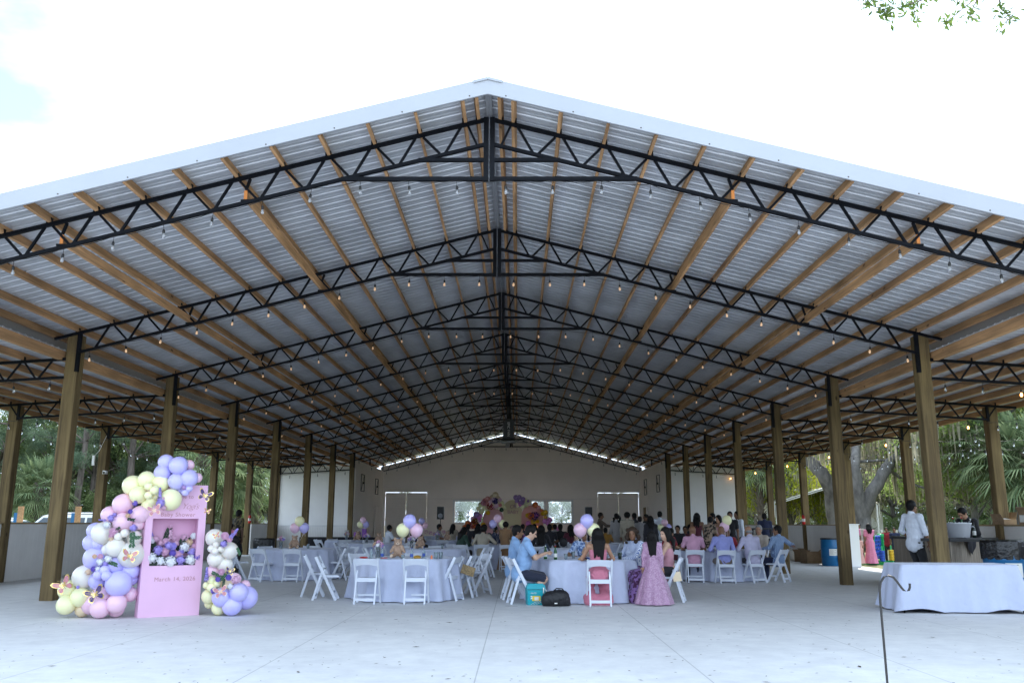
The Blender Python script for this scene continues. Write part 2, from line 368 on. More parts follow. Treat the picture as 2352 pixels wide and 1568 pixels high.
# trusses
def main_truss():
    m = MB(); t = .055
    for s in (-1, 1):
        m.bar((s*.03, 0, ZA-.027), (s*8.66, 0, zt(8.66)-.027), t, .052)
        m.bar((s*.06, 0, ZA-.42), (s*8.19, 0, zt(8.19)-.42), t, .046)
        m.bar((s*.06, 0, ZA-.66), (s*1.02, 0, ZA-.66), t, .05)
        m.bar((s*.06, 0, ZA-.95), (s*2.12, 0, ZA-.95), t, .055)
        m.bar((s*8.165, 0, 5.06), (s*8.165, 0, 4.28), .075, .05, up=(0, 1, 0))
        nodes = [.36+.655*i for i in range(0, 13)]
        for i, x in enumerate(nodes):
            xo = x+.28                                   # bottom node, outboard
            if x+.30 < 8.0:
                m.bar((s*(x+.05), 0, zt(x)-.05), (s*(xo), 0, zt(xo)-.40), .034, .034)
                if i+1 < len(nodes) and nodes[i+1] < 8.2: m.bar((s*(nodes[i+1]-.06), 0, zt(nodes[i+1])-.05), (s*(xo+.07), 0, zt(xo)-.40), .034, .034)
            if i == 0: m.bar((s*.31, 0, zt(.31)-.05), (s*.17, 0, zt(.17)-.40), .03, .03)
            m.box((s*x, 0, zt(x)+.035), (.075, .05, .08))
        m.box((s*.17, 0, zt(.17)+.03), (.06, .05, .07))
        for xb in (3.48, 6.05):
            m.bar((s*(xb-.05), 0, zt(xb)-.05), (s*xb, 0, zt(xb)-.22), .035, .035); m.box((s*xb, 0, zt(xb)-.385), (.12, .06, .03))
    m.bar((-.045, 0, ZA), (-.045, 0, ZA-.985), .07, .06, up=(0, 1, 0)); m.bar((.045, 0, ZA), (.045, 0, ZA-.985), .07, .06, up=(0, 1, 0))
    return m
def lean_truss():
    m = MB()
    def zl(x): return 4.555-.065*(x-8.44)
    m.bar((8.40, 0, zl(8.4)-.03), (12.75, 0, zl(12.75)-.03), .05, .055)
    m.bar((8.40, 0, zl(8.4)-.39), (12.06, 0, zl(12.06)-.37), .05, .05)
    m.bar((12.03, 0, zl(12.03)), (12.03, 0, zl(12.03)-.42), .06, .05, up=(0, 1, 0))
    n = [8.62+.61*i for i in range(7)]
    for i, x in enumerate(n):
        m.box((x, 0, zl(x)+.03), (.07, .05, .07))
        if i < 6 and x < 11.8:
            xo = x+.27
            m.bar((x+.04, 0, zl(x)-.05), (xo, 0, zl(xo)-.37), .03, .03)
            m.bar((n[i+1]-.04, 0, zl(n[i+1])-.05), (xo+.07, 0, zl(xo)-.37), .03, .03)
    return m
tm = None; lm = None
for k in range(NB+1):
    if tm is None: tm = main_truss().build('truss', 'steel_black', pav)
    else:
        o = tm.copy(); C.objects.link(o); o.parent = pav
        o.location = (0, TY(k), 0)
    tm.location = (0, TY(0), 0)
    if k >= 1 and k < 9:
        for s in (-1, 1):
            if lm is None: lm = lean_truss().build('lean_to_truss', 'steel_black', pav); o = lm
            else: o = lm.copy(); C.objects.link(o); o.parent = pav
            o.location = (0, TY(k), 0); o.scale = (s, 1, 1)
# posts
def post(x, y, z0, z1):
    m = MB(); h = .125; z = z0; n = 6; vs = []; c = .012
    for i in range(n+1):
        zz = z0+(z1-z0)*i/n
        vs += [(-h+c, -h, zz), (h-c, -h, zz), (h, -h+c, zz), (h, h-c, zz), (h-c, h, zz), (-h+c, h, zz), (-h, h-c, zz), (-h, -h+c, zz)]
    fs = [tuple(reversed(range(8))), tuple(range(n*8, n*8+8))]
    for i in range(n):
        for k in range(8): fs.append((i*8+k, i*8+(k+1) % 8, (i+1)*8+(k+1) % 8, (i+1)*8+k))
    m.add(vs, fs); o = m.build('post', 'post_wood', pav, (x, y, 0)); return o
for k in range(0, NB+1):
    for s in (-1, 1):
        if k < 8: post(s*W, TY(k)+.13 if k else TY(k)+.13, 0, 5.02 if True else 0)
        if k < 8 and k >= 1: post(s*W2, TY(k)+.13, 0, 4.27)
# ---- back gable and the two closed rooms at the rear
end = thing('end_building', 'pale end building with gable wall, barn doors and windows behind the pavilion', 'building', (0, 0, 0))
YE = TY(9)+.05
def wall_holes(m, x0, x1, z0, z1, y, holes, t=.1, mt='tan_wall'):
    """wall in xz plane with rectangular holes (hx0,hx1,hz0,hz1)"""
    xs = sorted({x0, x1, *[h[0] for h in holes], *[h[1] for h in holes]})
    for a, b in zip(xs, xs[1:]):
        cx = (a+b)/2; hs = sorted([h for h in holes if h[0] < cx < h[1]], key=lambda h: h[2]); z = z0
        for h in hs:
            if h[2] > z: m.box((cx, y, (z+h[2])/2), (b-a, t, h[2]-z), mt)
            z = h[3]
        if z1 > z: m.box((cx, y, (z+z1)/2), (b-a, t, z1-z), mt)
gz = 3.9
wins = [(-3.55, -1.15, 1.5, 2.80), (1.3, 2.05, 1.5, 2.8), (2.35, 3.78, 1.5, 2.80)]
doors = [(-7.95, -5.32, 0, 3.36), (5.45, 8.03, 0, 3.36)]
m = MB(); wall_holes(m, -8.3, 8.3, 0, gz, YE, wins+doors)
m.prism([(-8.3, gz), (8.3, gz), (8.3, 4.94), (0, 4.94+SL*8.3), (-8.3, 4.94)], YE-.05, YE+.05, 'tan_wall')
o = m.build('gable_wall', parent=end)
m = MB()
for z in (2.98, 5.35): m.box((0, YE-.055, z), (15.4 if z < 4 else 8, .012, .03), 'tan_wall')
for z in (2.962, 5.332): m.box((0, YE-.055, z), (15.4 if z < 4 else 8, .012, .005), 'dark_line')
m.build('wall_batten', parent=end)
for (a, b, c, d) in wins:
    fr = MB()
    for x in (a-.06, b+.06): fr.box((x, YE-.065, (c+d)/2), (.12, .06, d-c+.24), 'trim_white')
    for z in (c-.06, d+.06): fr.box(((a+b)/2, YE-.067, z), (b-a, .06, .12), 'trim_white')
    w_ = fr.build('window', parent=end)
    MB().box(((a+b)/2, YE+.02, (c+d)/2), (b-a-.002, .006, d-c-.002)).build('pane', 'glass', w_)
for (a, b, c, d) in doors:
    for q in (0, 1):
        x0 = a+.014 if q == 0 else (a+b)/2+.010; x1 = (a+b)/2-.010 if q == 0 else b-.014
        m = MB(); n = 7; wd = (x1-x0)/n
        for i in range(n): m.box((x0+wd*(i+.5), YE+.01, d/2), (wd-.008, .03, d-.05), 'tan_wall')
        m.box(((x0+x1)/2, YE+.04, d/2), (x1-x0, .02, d-.05), 'tan_wall')
        for z in (.2, d/2, d-.22): m.box(((x0+x1)/2, YE-.02, z), (x1-x0, .025, .14), 'tan_wall')
        xa, xb = (x0+.05, x1-.05) if q == 0 else (x1-.05, x0+.05)
        m.bar((xa, YE-.024, d/2+.1), (xb, YE-.024, d-.3), .025, .10, 'tan_wall')
        m.build('barn_door', parent=end)
# side rooms
YR = TY(7)+.15
for s in (-1, 1):
    m = MB(); xo = 12.25
    m.box((s*(8.17+xo)/2, YR, 2.5), (xo-8.17, .1, 3.7), 'white_wall')
    m.box((s*(8.17+xo)/2, YR-.012, .65), (xo-8.17, .1, 1.3), 'white_wall')
    for i in range(46):                               # beadboard wainscot
        m.box((s*(8.2+i*(xo-8.2)/46), YR-.064, .62), (.012, .006, 1.24), 'grey_wall')
    m.box((s*(8.17+xo)/2, YR-.075, 1.30), (xo-8.17, .03, .07), 'trim_white')
    m.build('room_front_wall', parent=end)
    m = MB(); m.box((s*8.17, (YR+.05+YE)/2, 2.35), (.1, YE-YR-.05, 4.7), 'tan_wall')
    m.build('room_side_wall', parent=end)
    m = MB(); m.box((s*xo, (YR+YE)/2, 2.1), (.1, YE-YR, 4.2), 'white_wall'); m.build('room_outer_wall', parent=end)
    m = MB(); m.box((s*8.02, YR+6.9, 1.2), (.05, 1.05, 2.4), 'tan_wall' if s < 0 else 'trim_wood'); 
    for yy in (YR+6.33, YR+7.47): m.box((s*8.04, yy, 1.22), (.06, .09, 2.46), 'tan_wall')
    m.build('room_door', parent=end)
    for yy in (YR+2.2, YR+7.0):
        m = MB()
        for dz in (-.45, .45): m.box((s*8.10, yy, 3.6+dz), (.03, 1.0, .03), 'dark_line')
        for dy in (-.5, .5): m.box((s*8.10, yy+dy, 3.6), (.03, .03, .93), 'dark_line')
        m.ball((s*8.08, yy, 3.6), .06, 'dark_line', 8, 6)
        m.bar((s*8.10, yy-.4, 3.2), (s*8.10, yy+.4, 4.0), .02, .02, 'dark_line')
        m.build('wall_hatch', parent=end)
# ---- low side walls with a wooden cap
def low_wall(x, y0, y1, label, cap=True):
    t = thing('low_wall', label, 'wall', (x, (y0+y1)/2, 0)); L_ = y1-y0
    m = MB(); m.box((0, 0, .69), (.12, L_, 1.38))
    n = int(L_/.2)
    for i in range(n): m.box((-.0605 if x > 0 else .0605, -L_/2+(i+.5)*L_/n, .69), (.003, .010, 1.37))
    m.build('wall_panel', 'grey_wall', t); MB().box((0, 0, 1.40), (.22, L_+.02, .04)).build('wall_cap', 'trim_wood', t); return t
low_wall(-W2-.02, TY(.3), TY(5.6), 'long low grey siding wall with wooden cap along the left side')
low_wall(-W2-.02, TY(6.15), TY(7), 'short far low grey wall beside the white room on the left')
low_wall(W2+.02, TY(.8), TY(3.05), 'low grey wall with wooden cap behind the bar on the right')
low_wall(W2+.02, TY(4.05), TY(7), 'low grey wall right of the white room, before the large oak')
ec = thing('wall_end_post', 'white boxed wall end with a small hatch beside the side opening', 'wall end', (W2-.18, TY(4.0), 0))
MB().box((.1, 0, .70), (.45, .3, 1.40)).build('casing', 'trim_white', ec); MB().box((-.28, -.02, .35), (.30, .16, .42), rot=(0, 0, 0)).build('side_box', 'flash', ec)
MB().box((.1, 0, 1.42), (.5, .36, .035)).build('cap', 'trim_white', ec)
# ---- string lights
def bulb_parts():
    s = MB(); s.tube([(0, 0, 0), (0, 0, -.10)], .004, 5); s.lathe([(.012, -.16), (.022, -.155), (.022, -.12), (.017, -.10), (.006, -.09)], 10)
    so_ = s.build('socket', 'bulb_black')
    b = MB(); b.lathe([(.002, -.245), (.018, -.238), (.026, -.22), (.026, -.20), (.018, -.175), (.012, -.158)], 10)
    return so_, b
so0, b0 = bulb_parts(); bg = b0.build('bulb', 'bulb_glass'); bl = b0.build('bulb', 'bulb_lit'); bd = b0.build('bulb', 'bulb_dim')
protos = [so0, bg, bl, bd]
def string(label, pts, state, group='string lights hung under the trusses', sag=.03, grp=True):
    t = thing('string_light', label, 'string lights', pts[0], 0, group)
    o = Vector(pts[0]); w_ = MB()
    for a, b in zip(pts, pts[1:]):
        a = Vector(a)-o; b = Vector(b)-o; mid = (a+b)/2-Vector((0, 0, sag)); w_.tube([a, a*.5+mid*.5-Vector((0, 0, sag*.25)), mid, b*.5+mid*.5-Vector((0, 0, sag*.25)), b], .0055, 5, 'bulb_black')
    w_.build('wire', parent=t)
    for i, p in enumerate(pts):
        st = state(i) if callable(state) else state
        src = {0: bg, 1: bl, 2: bd}[st]
        q = src.copy(); C.objects.link(q); q.parent = t; q.location = Vector(p)-o; q.rotation_euler = (random.uniform(-.1, .1), random.uniform(-.12, .12), 0); q.scale = (.88,)*3
        e = so0.copy(); C.objects.link(e); e.parent = q
    return t
ORD = ['first', 'second', 'third', 'fourth', 'fifth', 'sixth', 'seventh', 'eighth', 'ninth', 'tenth']
def zb(x):
    x = abs(x); return max(zt(x)-.45, -9) if x > 2.12 else ZA-.98
for k in range(NB+1):
    xs = [-8.05+.69*i+(.12 if k % 2 else 0) for i in range(24)]; xs = [x for x in xs if abs(x) < 8.2]
    string('string of small bulbs under the %s roof truss counted from the front' % ORD[k], [(x, TY(k)-.045, zb(x)-.01) for x in xs], 0 if k in (0,) or k > 4 else 2)
    if k in range(1, 8):
        for s in (-1, 1):
            xs = [8.62+.72*i for i in range(6)]
            lit = (lambda i, kk=k: 1 if i == (2 if kk == 1 else 4) else 0) if s > 0 else 0
            string('bulb string under the %s side truss of the %s aisle' % (ORD[k-1], 'left' if s < 0 else 'right'), [(s*x, TY(k)-.045, 4.555-.065*(x-8.44)-.43) for x in xs], lit, 'string lights under the side trusses')
for s in (-1, 1):
    for r_, (xo, dz) in enumerate(((12.9, 0),) if s < 0 else ((12.9, 0), (15.4, .05), (18.2, .25))):
        pts = [(s*(xo+.25*math.sin(i*.9+r_)), TY(1)+i*.95, 4.05+dz-.22*math.sin(math.pi*((i % 6)/6))) for i in range(26)]
        string('outdoor bulb string %s the %s eave' % (['along', 'swagged beyond', 'farthest out from'][r_], 'left' if s < 0 else 'right'), pts, 0, 'outdoor string lights', .05)
for o in protos: bpy.data.objects.remove(o)
# poles that carry the outer strings
for s, ys in ((1, (19, 34)), (-1, (30,))):
    pass
# ---- ceiling fan
fan = thing('ceiling_fan', 'big black ceiling fan hanging under the ridge near the back', 'ceiling fan', (-.02, TY(6)-.6, 5.2))
m = MB(); m.tube([(0, 0, 2.1), (0, 0, 1.0)], .09, 10); m.box((0, 0, .9), (.34, .34, .1)); m.build('drop_pole', 'black_plastic', fan)
m = MB(); m.box((0, 0, .48), (.50, .42, .82)); m.lathe([(.30, 0), (.32, .05), (.2, .1)], 16); mo = m.build('motor_box', 'black_plastic', fan)
text('lettering', 'EPIC FAN', .16, 'trim_white', mo, (0, -.215, .5), (math.pi/2, math.pi/2, 0))
MB().lathe([(.34, -.12), (.36, -.06), (.25, 0)], 18).build('hub', 'flash', fan)
for i in range(5):
    a = R(20+72*i); m = MB(); d = Vector((math.cos(a), math.sin(a), 0)); m.bar(d*.3+Vector((0, 0, -.06)), d*2.55+Vector((0, 0, -.10)), .2, .03)
    m.build('blade', 'flash', fan)
# ================================================================ TREES AND YARD
def leafmat(name, c1, c2, trans=.35):
    m = bpy.data.materials.new(name); m.use_nodes = True; M[name] = m
    n = m.node_tree; N = n.nodes.new; L = n.links.new; n.nodes.clear()
    o = N('ShaderNodeOutputMaterial'); d = N('ShaderNodeBsdfDiffuse'); t = N('ShaderNodeBsdfTranslucent'); mx = N('ShaderNodeMixShader'); mx.inputs[0].default_value = trans
    tc = N('ShaderNodeTexCoord'); nz = N('ShaderNodeTexNoise'); nz.inputs['Scale'].default_value = .9; nz.inputs['Detail'].default_value = 5; L(tc.outputs['Object'], nz.inputs['Vector'])
    gi = N('ShaderNodeNewGeometry'); ad = N('ShaderNodeMath'); ad.operation = 'MULTIPLY_ADD'; ad.inputs[1].default_value = .3; L(gi.outputs['Random Per Island'], ad.inputs[0]); L(nz.outputs[0], ad.inputs[2])
    r = N('ShaderNodeValToRGB'); r.color_ramp.elements[0].position = .45; r.color_ramp.elements[1].position = .8
    r.color_ramp.elements[0].color = (*c1, 1); r.color_ramp.elements[1].color = (*c2, 1); L(ad.outputs[0], r.inputs[0])
    L(r.outputs[0], d.inputs[0]); L(r.outputs[0], t.inputs[0]); L(d.outputs[0], mx.inputs[1]); L(t.outputs[0], mx.inputs[2]); L(mx.outputs[0], o.inputs[0])
leafmat('leaf_dark', (.075, .125, .07), (.19, .26, .13))
leafmat('leaf_mid', (.11, .165, .065), (.27, .34, .15))
leafmat('leaf_yellow', (.24, .30, .03), (.55, .56, .08), .55)
leafmat('leaf_pine', (.075, .12, .08), (.18, .24, .15), .35)
leafmat('leaf_palm', (.10, .16, .085), (.30, .36, .19), .35)
leafmat('leaf_oak', (.17, .27, .07), (.36, .46, .14), .5)
leafmat('moss', (.20, .19, .13), (.40, .37, .27), .35)
mat('bark', (.15, .125, .10), .95, var=.55, vscale=6, bump=1, bscale=9, stretch=(1, 1, .35))
mat('bark_grey', (.16, .15, .14), .95, var=.5, vscale=4, bump=1, bscale=7, stretch=(1, 1, .4))
mat('bark_pine', (.14, .115, .10), .95, var=.5, vscale=7, bump=1, bscale=12, stretch=(1, 1, .25))
rng = np.random.default_rng(5)
def leaves(pts, size, name, m, parent, flat=.0, aspect=.5, jitter=1):
    """one small diamond leaf per point"""
    n = len(pts); sz = size*rng.uniform(.6, 1.3, (n, 1))
    a = rng.normal(size=(n, 3)); a[:, 2] *= (1-flat); a /= np.linalg.norm(a, axis=1, keepdims=True)
    b = rng.normal(size=(n, 3)); b -= a*(a*b).sum(1, keepdims=True); b /= np.linalg.norm(b, axis=1, keepdims=True)
    v = np.empty((n, 4, 3)); v[:, 0] = pts-a*sz/2; v[:, 1] = pts+b*sz*aspect/2; v[:, 2] = pts+a*sz/2; v[:, 3] = pts-b*sz*aspect/2
    return quads(v.reshape(-1, 3), n, name, m, parent)
def quads(v, n, name, m, parent):
    me = bpy.data.meshes.new(name); me.vertices.add(len(v)); me.vertices.foreach_set('co', v.astype(np.float32).ravel())
    me.loops.add(n*4); me.loops.foreach_set('vertex_index', np.arange(n*4, dtype=np.int32)); me.polygons.add(n)
    me.polygons.foreach_set('loop_start', np.arange(0, n*4, 4, dtype=np.int32)); me.polygons.foreach_set('loop_total', np.full(n, 4, dtype=np.int32))
    me.materials.append(M[m]); me.update(calc_edges=True); me.validate()
    o = bpy.data.objects.new(name, me); C.objects.link(o)
    if parent: o.parent = parent
    return o
def clumps(cs, rad, per, shell=.5):
    out = []
    for c, r in zip(cs, rad):
        k = int(per*r*r); d = rng.normal(size=(k, 3)); d /= np.linalg.norm(d, axis=1, keepdims=True)
        rr = r*(shell+(1-shell)*rng.random((k, 1)))**.8; out.append(np.array(c)+d*rr*np.array([1, 1, .72])*rng.uniform(.8, 1.15, (k, 1)))
    return np.concatenate(out)
def bent(a, b, n=6, w=.12):
    a = Vector(a); b = Vector(b); L_ = (b-a).length; off = Vector((0, 0, 0)); out = []
    for i in range(n+1):
        t = i/n; out.append(a.lerp(b, t)+off)
        off = off*.75+Vector((random.uniform(-w, w), random.uniform(-w, w), random.uniform(-w, w)*.5))*L_/n
    return out
def broadleaf(name, label, h, cr, leaf, lsize, nb=26, per=260, trunk_r=.22, bark='bark', moss=False, low=.25, group='trees around the yard'):
    t = thing(name, label, 'tree', (0, 0, 0), 0, group)
    m = MB(); tp = bent((0, 0, -.15), (random.uniform(-.5, .5), random.uniform(-.5, .5), h*.62), 8, .12)
    m.tube(tp, [trunk_r*(1.25 if i == 0 else 1)*(1-.085*i) for i in range(9)], 9)
    cs = []; rad = []
    for i in range(nb):
        u = random.random(); z = h*(low+(1-low)*u*.97); prof = math.sin(math.pi*min(1, .18+.82*u)**.9)**.7 if u < .95 else .35
        a = random.uniform(0, 6.283); r = cr*prof*math.sqrt(random.uniform(.25, 1)); p = Vector((r*math.cos(a), r*math.sin(a), z))
        k = tp[min(8, max(2, int(8*(z*.72)/(h*.62))))]; br = bent(k, p, 4, .12); m.tube(br, [trunk_r*.42*(1-.2*q) for q in range(5)], 5)
        cs.append(p); rad.append(cr*random.uniform(.28, .46))
    m.build('trunk', bark, t)
    leaves(clumps(cs, rad, per), lsize, 'crown', leaf, t)
    if moss:
        pts = clumps(cs, [r*.9 for r in rad], per*.10); n = len(pts); ln = rng.uniform(.2, .8, (n, 1)); v = np.empty((n, 4, 3)); o = rng.normal(size=(n, 3))*.04; o[:, 2] = 0
        v[:, 0] = pts-o; v[:, 1] = pts+o; v[:, 2] = pts+o*.3; v[:, 2, 2] -= ln[:, 0]; v[:, 3] = pts-o*.3; v[:, 3, 2] -= ln[:, 0]
        quads(v.reshape(-1, 3), n, 'moss', 'moss', t)
    return t
def pine(label, h, cr=2.6):
    t = thing('pine_tree', label, 'tree', (0, 0, 0), 0, 'tall pines beyond the car park'); m = MB()
    tp = bent((0, 0, -.15), (random.uniform(-.5, .5), 0, h), 10, .04); m.tube(tp, [.24*(1-.075*i) for i in range(11)], 8)
    cs = []; rad = []
    for i in range(38):
        u = random.random(); z = h*(.30+.70*u); a = random.uniform(0, 6.283); r = cr*(1.15-u)*random.uniform(.35, 1); p = Vector((r*math.cos(a), r*math.sin(a), z+.3))
        k = tp[min(10, int(z/h*10))]; m.tube(bent(k, p, 3, .1), [.06, .045, .03, .015], 5); cs.append(p); rad.append(random.uniform(.5, .95))
    m.build('trunk', 'bark_pine', t)
    leaves(clumps(cs, rad, 900, .15), .26, 'crown', 'leaf_pine', t, aspect=.13); return t
def palm(label, th, group='cabbage palms', fr=1.9, nf=52):
    t = thing('cabbage_palm', label, 'palm tree', (0, 0, 0), 0, group); m = MB()
    m.lathe([(.26, -.1), (.20, .3), (.17, th*.5), (.19, th)], 12)
    for i in range(int(th*26)):
        z = .1+i/26; a = i*2.4; rr = .20; d = Vector((math.cos(a), math.sin(a), 0)); m.bar(d*rr*.8+Vector((0, 0, z)), d*(rr+.15)+Vector((0, 0, z+.22)), .09, .025)
    m.build('trunk', 'bark', t)
    vs = []
    for i in range(nf):
        a = i*2.39996+random.uniform(-.2, .2); u = (i+.5)/nf; el = R(78-128*u**.9); st = fr*.62
        d = Vector((math.cos(a)*math.cos(el), math.sin(a)*math.cos(el), math.sin(el))); side = Vector((-math.sin(a), math.cos(a), 0)); up = side.cross(d)*-1
        base = Vector((0, 0, th)); tip = base+d*st-Vector((0, 0, .12*st)); nb = 34
        vs += [base-side*.015, base+side*.015, tip+side*.012, tip-side*.012]
        for k in range(nb):
            ph = R(-125+250*k/(nb-1)); L_ = fr*random.uniform(.5, .68)*(1-.25*abs(ph)/2.2); dd = d*math.cos(ph)+side*math.sin(ph)
            c1 = tip+dd*L_*.55; droop = Vector((0, 0, -L_*random.uniform(.16, .34))); c2 = tip+dd*L_+droop; nn = dd.cross(Vector((0, 0, 1)));
            if nn.length < .1: nn = side
            nn = nn.normalized()*.026
            vs += [tip-nn*.4, tip+nn*.4, c1+nn, c1-nn]; vs += [c1-nn, c1+nn, c2+nn*.15, c2-nn*.15]
    v = np.array([tuple(p) for p in vs]); quads(v, len(v)//4, 'crown', 'leaf_palm', t)
    # hanging dead skirt
    return t
pr = dict(
    dense=[broadleaf('broadleaf_tree', '', 11, 3.6, 'leaf_dark', .20, 30, 430, low=.05), broadleaf('broadleaf_tree', '', 10.5, 3.4, 'leaf_mid', .19, 30, 430, low=.05)],
    yellow=[broadleaf('oak_tree', '', 9, 3.8, 'leaf_yellow', .17, 26, 420, moss=True, bark='bark_grey', low=.30)],
    oak=[broadleaf('oak_tree', '', 12, 4.8, 'leaf_oak', .17, 34, 300, moss=True, bark='bark_grey', low=.28)],
    mossy=[broadleaf('oak_tree', '', 9.5, 4.0, 'moss', .15, 26, 250, moss=True, bark='bark_grey', low=.25)],
    pine=[pine('', 17), pine('', 14, 3.0)],
    palm=[palm('', 3.2), palm('', 4.6, nf=40)],
    bush=[broadleaf('bush', '', 3.6, 2.2, 'leaf_mid', .15, 22, 700, trunk_r=.07, low=.02)],
)
P0 = [o for v in pr.values() for o in v]
PSTN = ['farthest left', 'far left', 'left', 'left of centre', 'centre', 'right of centre', 'right', 'far right', 'farthest right']
NEAR = [(-9e9, 'beyond the left picture edge'), (-30, 'at the very left edge'), (25, 'behind the outermost left post'), (60, 'left of the thick front post'), (100, 'behind the thick front post'), (135, 'above the white vehicle'), (175, 'right of the blue marker stake'), (225, 'behind the second outer post'), (280, 'above the pink balloons'), (345, 'above the yellow balloons'), (400, 'behind the lilac balloons'), (450, 'right of the lilac balloons'), (500, 'left of the man in a cap'), (550, 'above the small barn'), (600, 'beside the left white room'), (700, 'behind the left barn door'), (1000, 'in the left window'), (1060, 'behind the left balloons of the backdrop'), (1120, 'behind the pink arch'), (1180, 'behind the yellow arch'), (1235, 'behind the coral arch'), (1280, 'in the right window'), (1325, 'behind the right speaker'), (1370, 'behind the right barn door'),
 (1600, 'beside the right white room'), (1735, 'left over the carport'), (1780, 'above the carport'), (1825, 'right over the carport'), (1870, 'behind the leaning oak'), (1915, 'right of the leaning oak'), (1960, 'behind the forked oak'), (2020, 'above the girl in pink'), (2060, 'above the man in white'), (2110, 'left of the thick right post'), (2165, 'right of the thick right post'), (2220, 'above the bartender'), (2275, 'behind the outer right post'), (2330, 'near the right edge'), (2390, 'beyond the right picture edge'), (2460, 'well beyond the right picture edge')]
USED = {}
def plant(kind, i, px, y, label, s=1, z=-.12, group=None, x=None):
    if group and 'palms on' not in group and 'sunlit' not in group:
        ph = [b for a, b in NEAR if px >= a][-1]; label = label+' '+ph; n = USED.get(label, 0); USED[label] = n+1
        if n: label = label+', %s' % ('farther', 'farthest')[min(n, 2)-1]
    src = pr[kind][i % len(pr[kind])]
    xx = x if x is not None else ay(px, 1190, y)[0]
    o = dup(src, (xx, y, z), random.uniform(0, 6.28), label, group, s); return o
LG = 'forest trees left of the pavilion'; RG = 'trees right of the pavilion'
# left side: palms and feature trees, then the forest behind
plant('palm', 0, 85, 51, 'bushy cabbage palm behind the white pick-up, between the two leftmost posts', 1.12, group='palms on the left')
plant('palm', 1, 455, 47, 'cabbage palm rising right behind the lilac balloons of the arch', 1.15, group='palms on the left')
plant('palm', 0, 520, 52, 'cabbage palm left of the small white barn roof', 1.35, group='palms on the left')
plant('palm', 1, 586, 56, 'palm crown just left of the white room, above the barn roof', 1.25, group='palms on the left')
plant('palm', 0, 300, 60, 'low palm showing between the second and third posts', 1.1, group='palms on the left')
dl = ['dense dark tree in the left forest', 'mid green tree in the left forest']
for i, (px, y) in enumerate([(-120, 62), (-20, 60), (60, 66), (150, 63), (215, 70), (270, 62), (330, 66), (400, 60), (450, 70), (510, 64), (560, 76), (610, 70), (20, 82), (200, 88), (360, 84), (520, 88)]):
    plant('dense', i, px, y, dl[i % 2], random.uniform(.85, 1.2), group=LG)
for i, (px, y) in enumerate([(0, 56), (110, 58), (172, 54), (205, 60), (290, 56), (350, 58), (262, 66), (420, 66)]):
    plant('pine', i, px, y, 'tall straight pine in the left forest', random.uniform(.9, 1.2), group='tall pines beyond the left car park')
for i, (px, y) in enumerate([(-40, 46), (30, 57), (140, 60), (230, 58), (340, 60), (500, 60), (560, 62), (612, 64)]):
    plant('bush', i, px, y, 'low green bush under the left forest', random.uniform(.8, 1.1), group='bushes under the left forest')
# behind the back windows
for i, (px, y) in enumerate([(1040, 74), (1080, 82), (1130, 76), (1190, 82), (1240, 76), (1290, 84), (1330, 76), (930, 80), (1420, 80), (985, 92), (1380, 92)]):
    plant('dense', i, px, y, 'tree behind the end building', .42, group='trees behind the back windows')
# right side
plant('yellow', 0, 1740, 66, 'sunlit yellow green oak over the carport, nearest the white room', 1.0, group='sunlit oaks')
plant('yellow', 0, 1820, 62, 'sunlit yellow green oak above the middle of the carport', 1.0, group='sunlit oaks')
for i, (px, y, s_) in enumerate([(1985, 74, 1.1), (2060, 66, 1), (2130, 70, 1.1), (2200, 60, 1.0), (2290, 64, 1.1), (2370, 58, 1.0), (2460, 52, 1)]):
    plant('mossy' if i % 2 else 'oak', 0, px, y, 'grey mossy oak in the right woods' if i % 2 else 'green oak hung with moss in the right woods', s_, group=RG)
for i, (px, y) in enumerate([(2330, 40), (2420, 44), (2240, 48)]):
    plant('oak', 0, px, y, 'fresh green oak over the right yard', 1.0, group='green oaks over the right yard')
for i, (px, y) in enumerate([(1690, 80), (1750, 78), (1800, 84), (1860, 76), (1900, 90), (1930, 76), (1980, 92), (2040, 88), (2100, 80), (2170, 84), (2240, 80), (2320, 78), (2400, 74), (2480, 70), (2130, 100), (2280, 100)]):
    plant('dense', i, px, y, 'dense tree at the back of the right woods', random.uniform(.75, 1.0), group='dense trees at the back of the right woods')
for i, (px, y) in enumerate([(1830, 72), (1880, 66), (2085, 64), (2160, 58), (2300, 54), (2380, 50), (1765, 76)]):
    plant('bush', i, px, y, 'leafy bush in the right woods', random.uniform(.6, .9), group='bushes under the right woods')
plant('palm', 1, 2288, 38, 'cabbage palm with booted trunk behind the bartender, beside the outer post', 1.05, group='palms on the right')
plant('palm', 0, 2385, 36, 'cabbage palm at the right edge, its fronds behind the outermost bulbs', 1.3, group='palms on the right')
plant('palm', 1, 1748, 60, 'palm behind the carport beside the white room', 1.25, group='palms on the right')
plant('palm', 0, 2208, 41, 'small young palm sprouting behind the bar and the thick post', .42, z=-.9, group='palms on the right')
for o in P0:
    for c in list(o.children):
        bpy.data.objects.remove(c)
    bpy.data.objects.remove(o)
KIDS.clear()
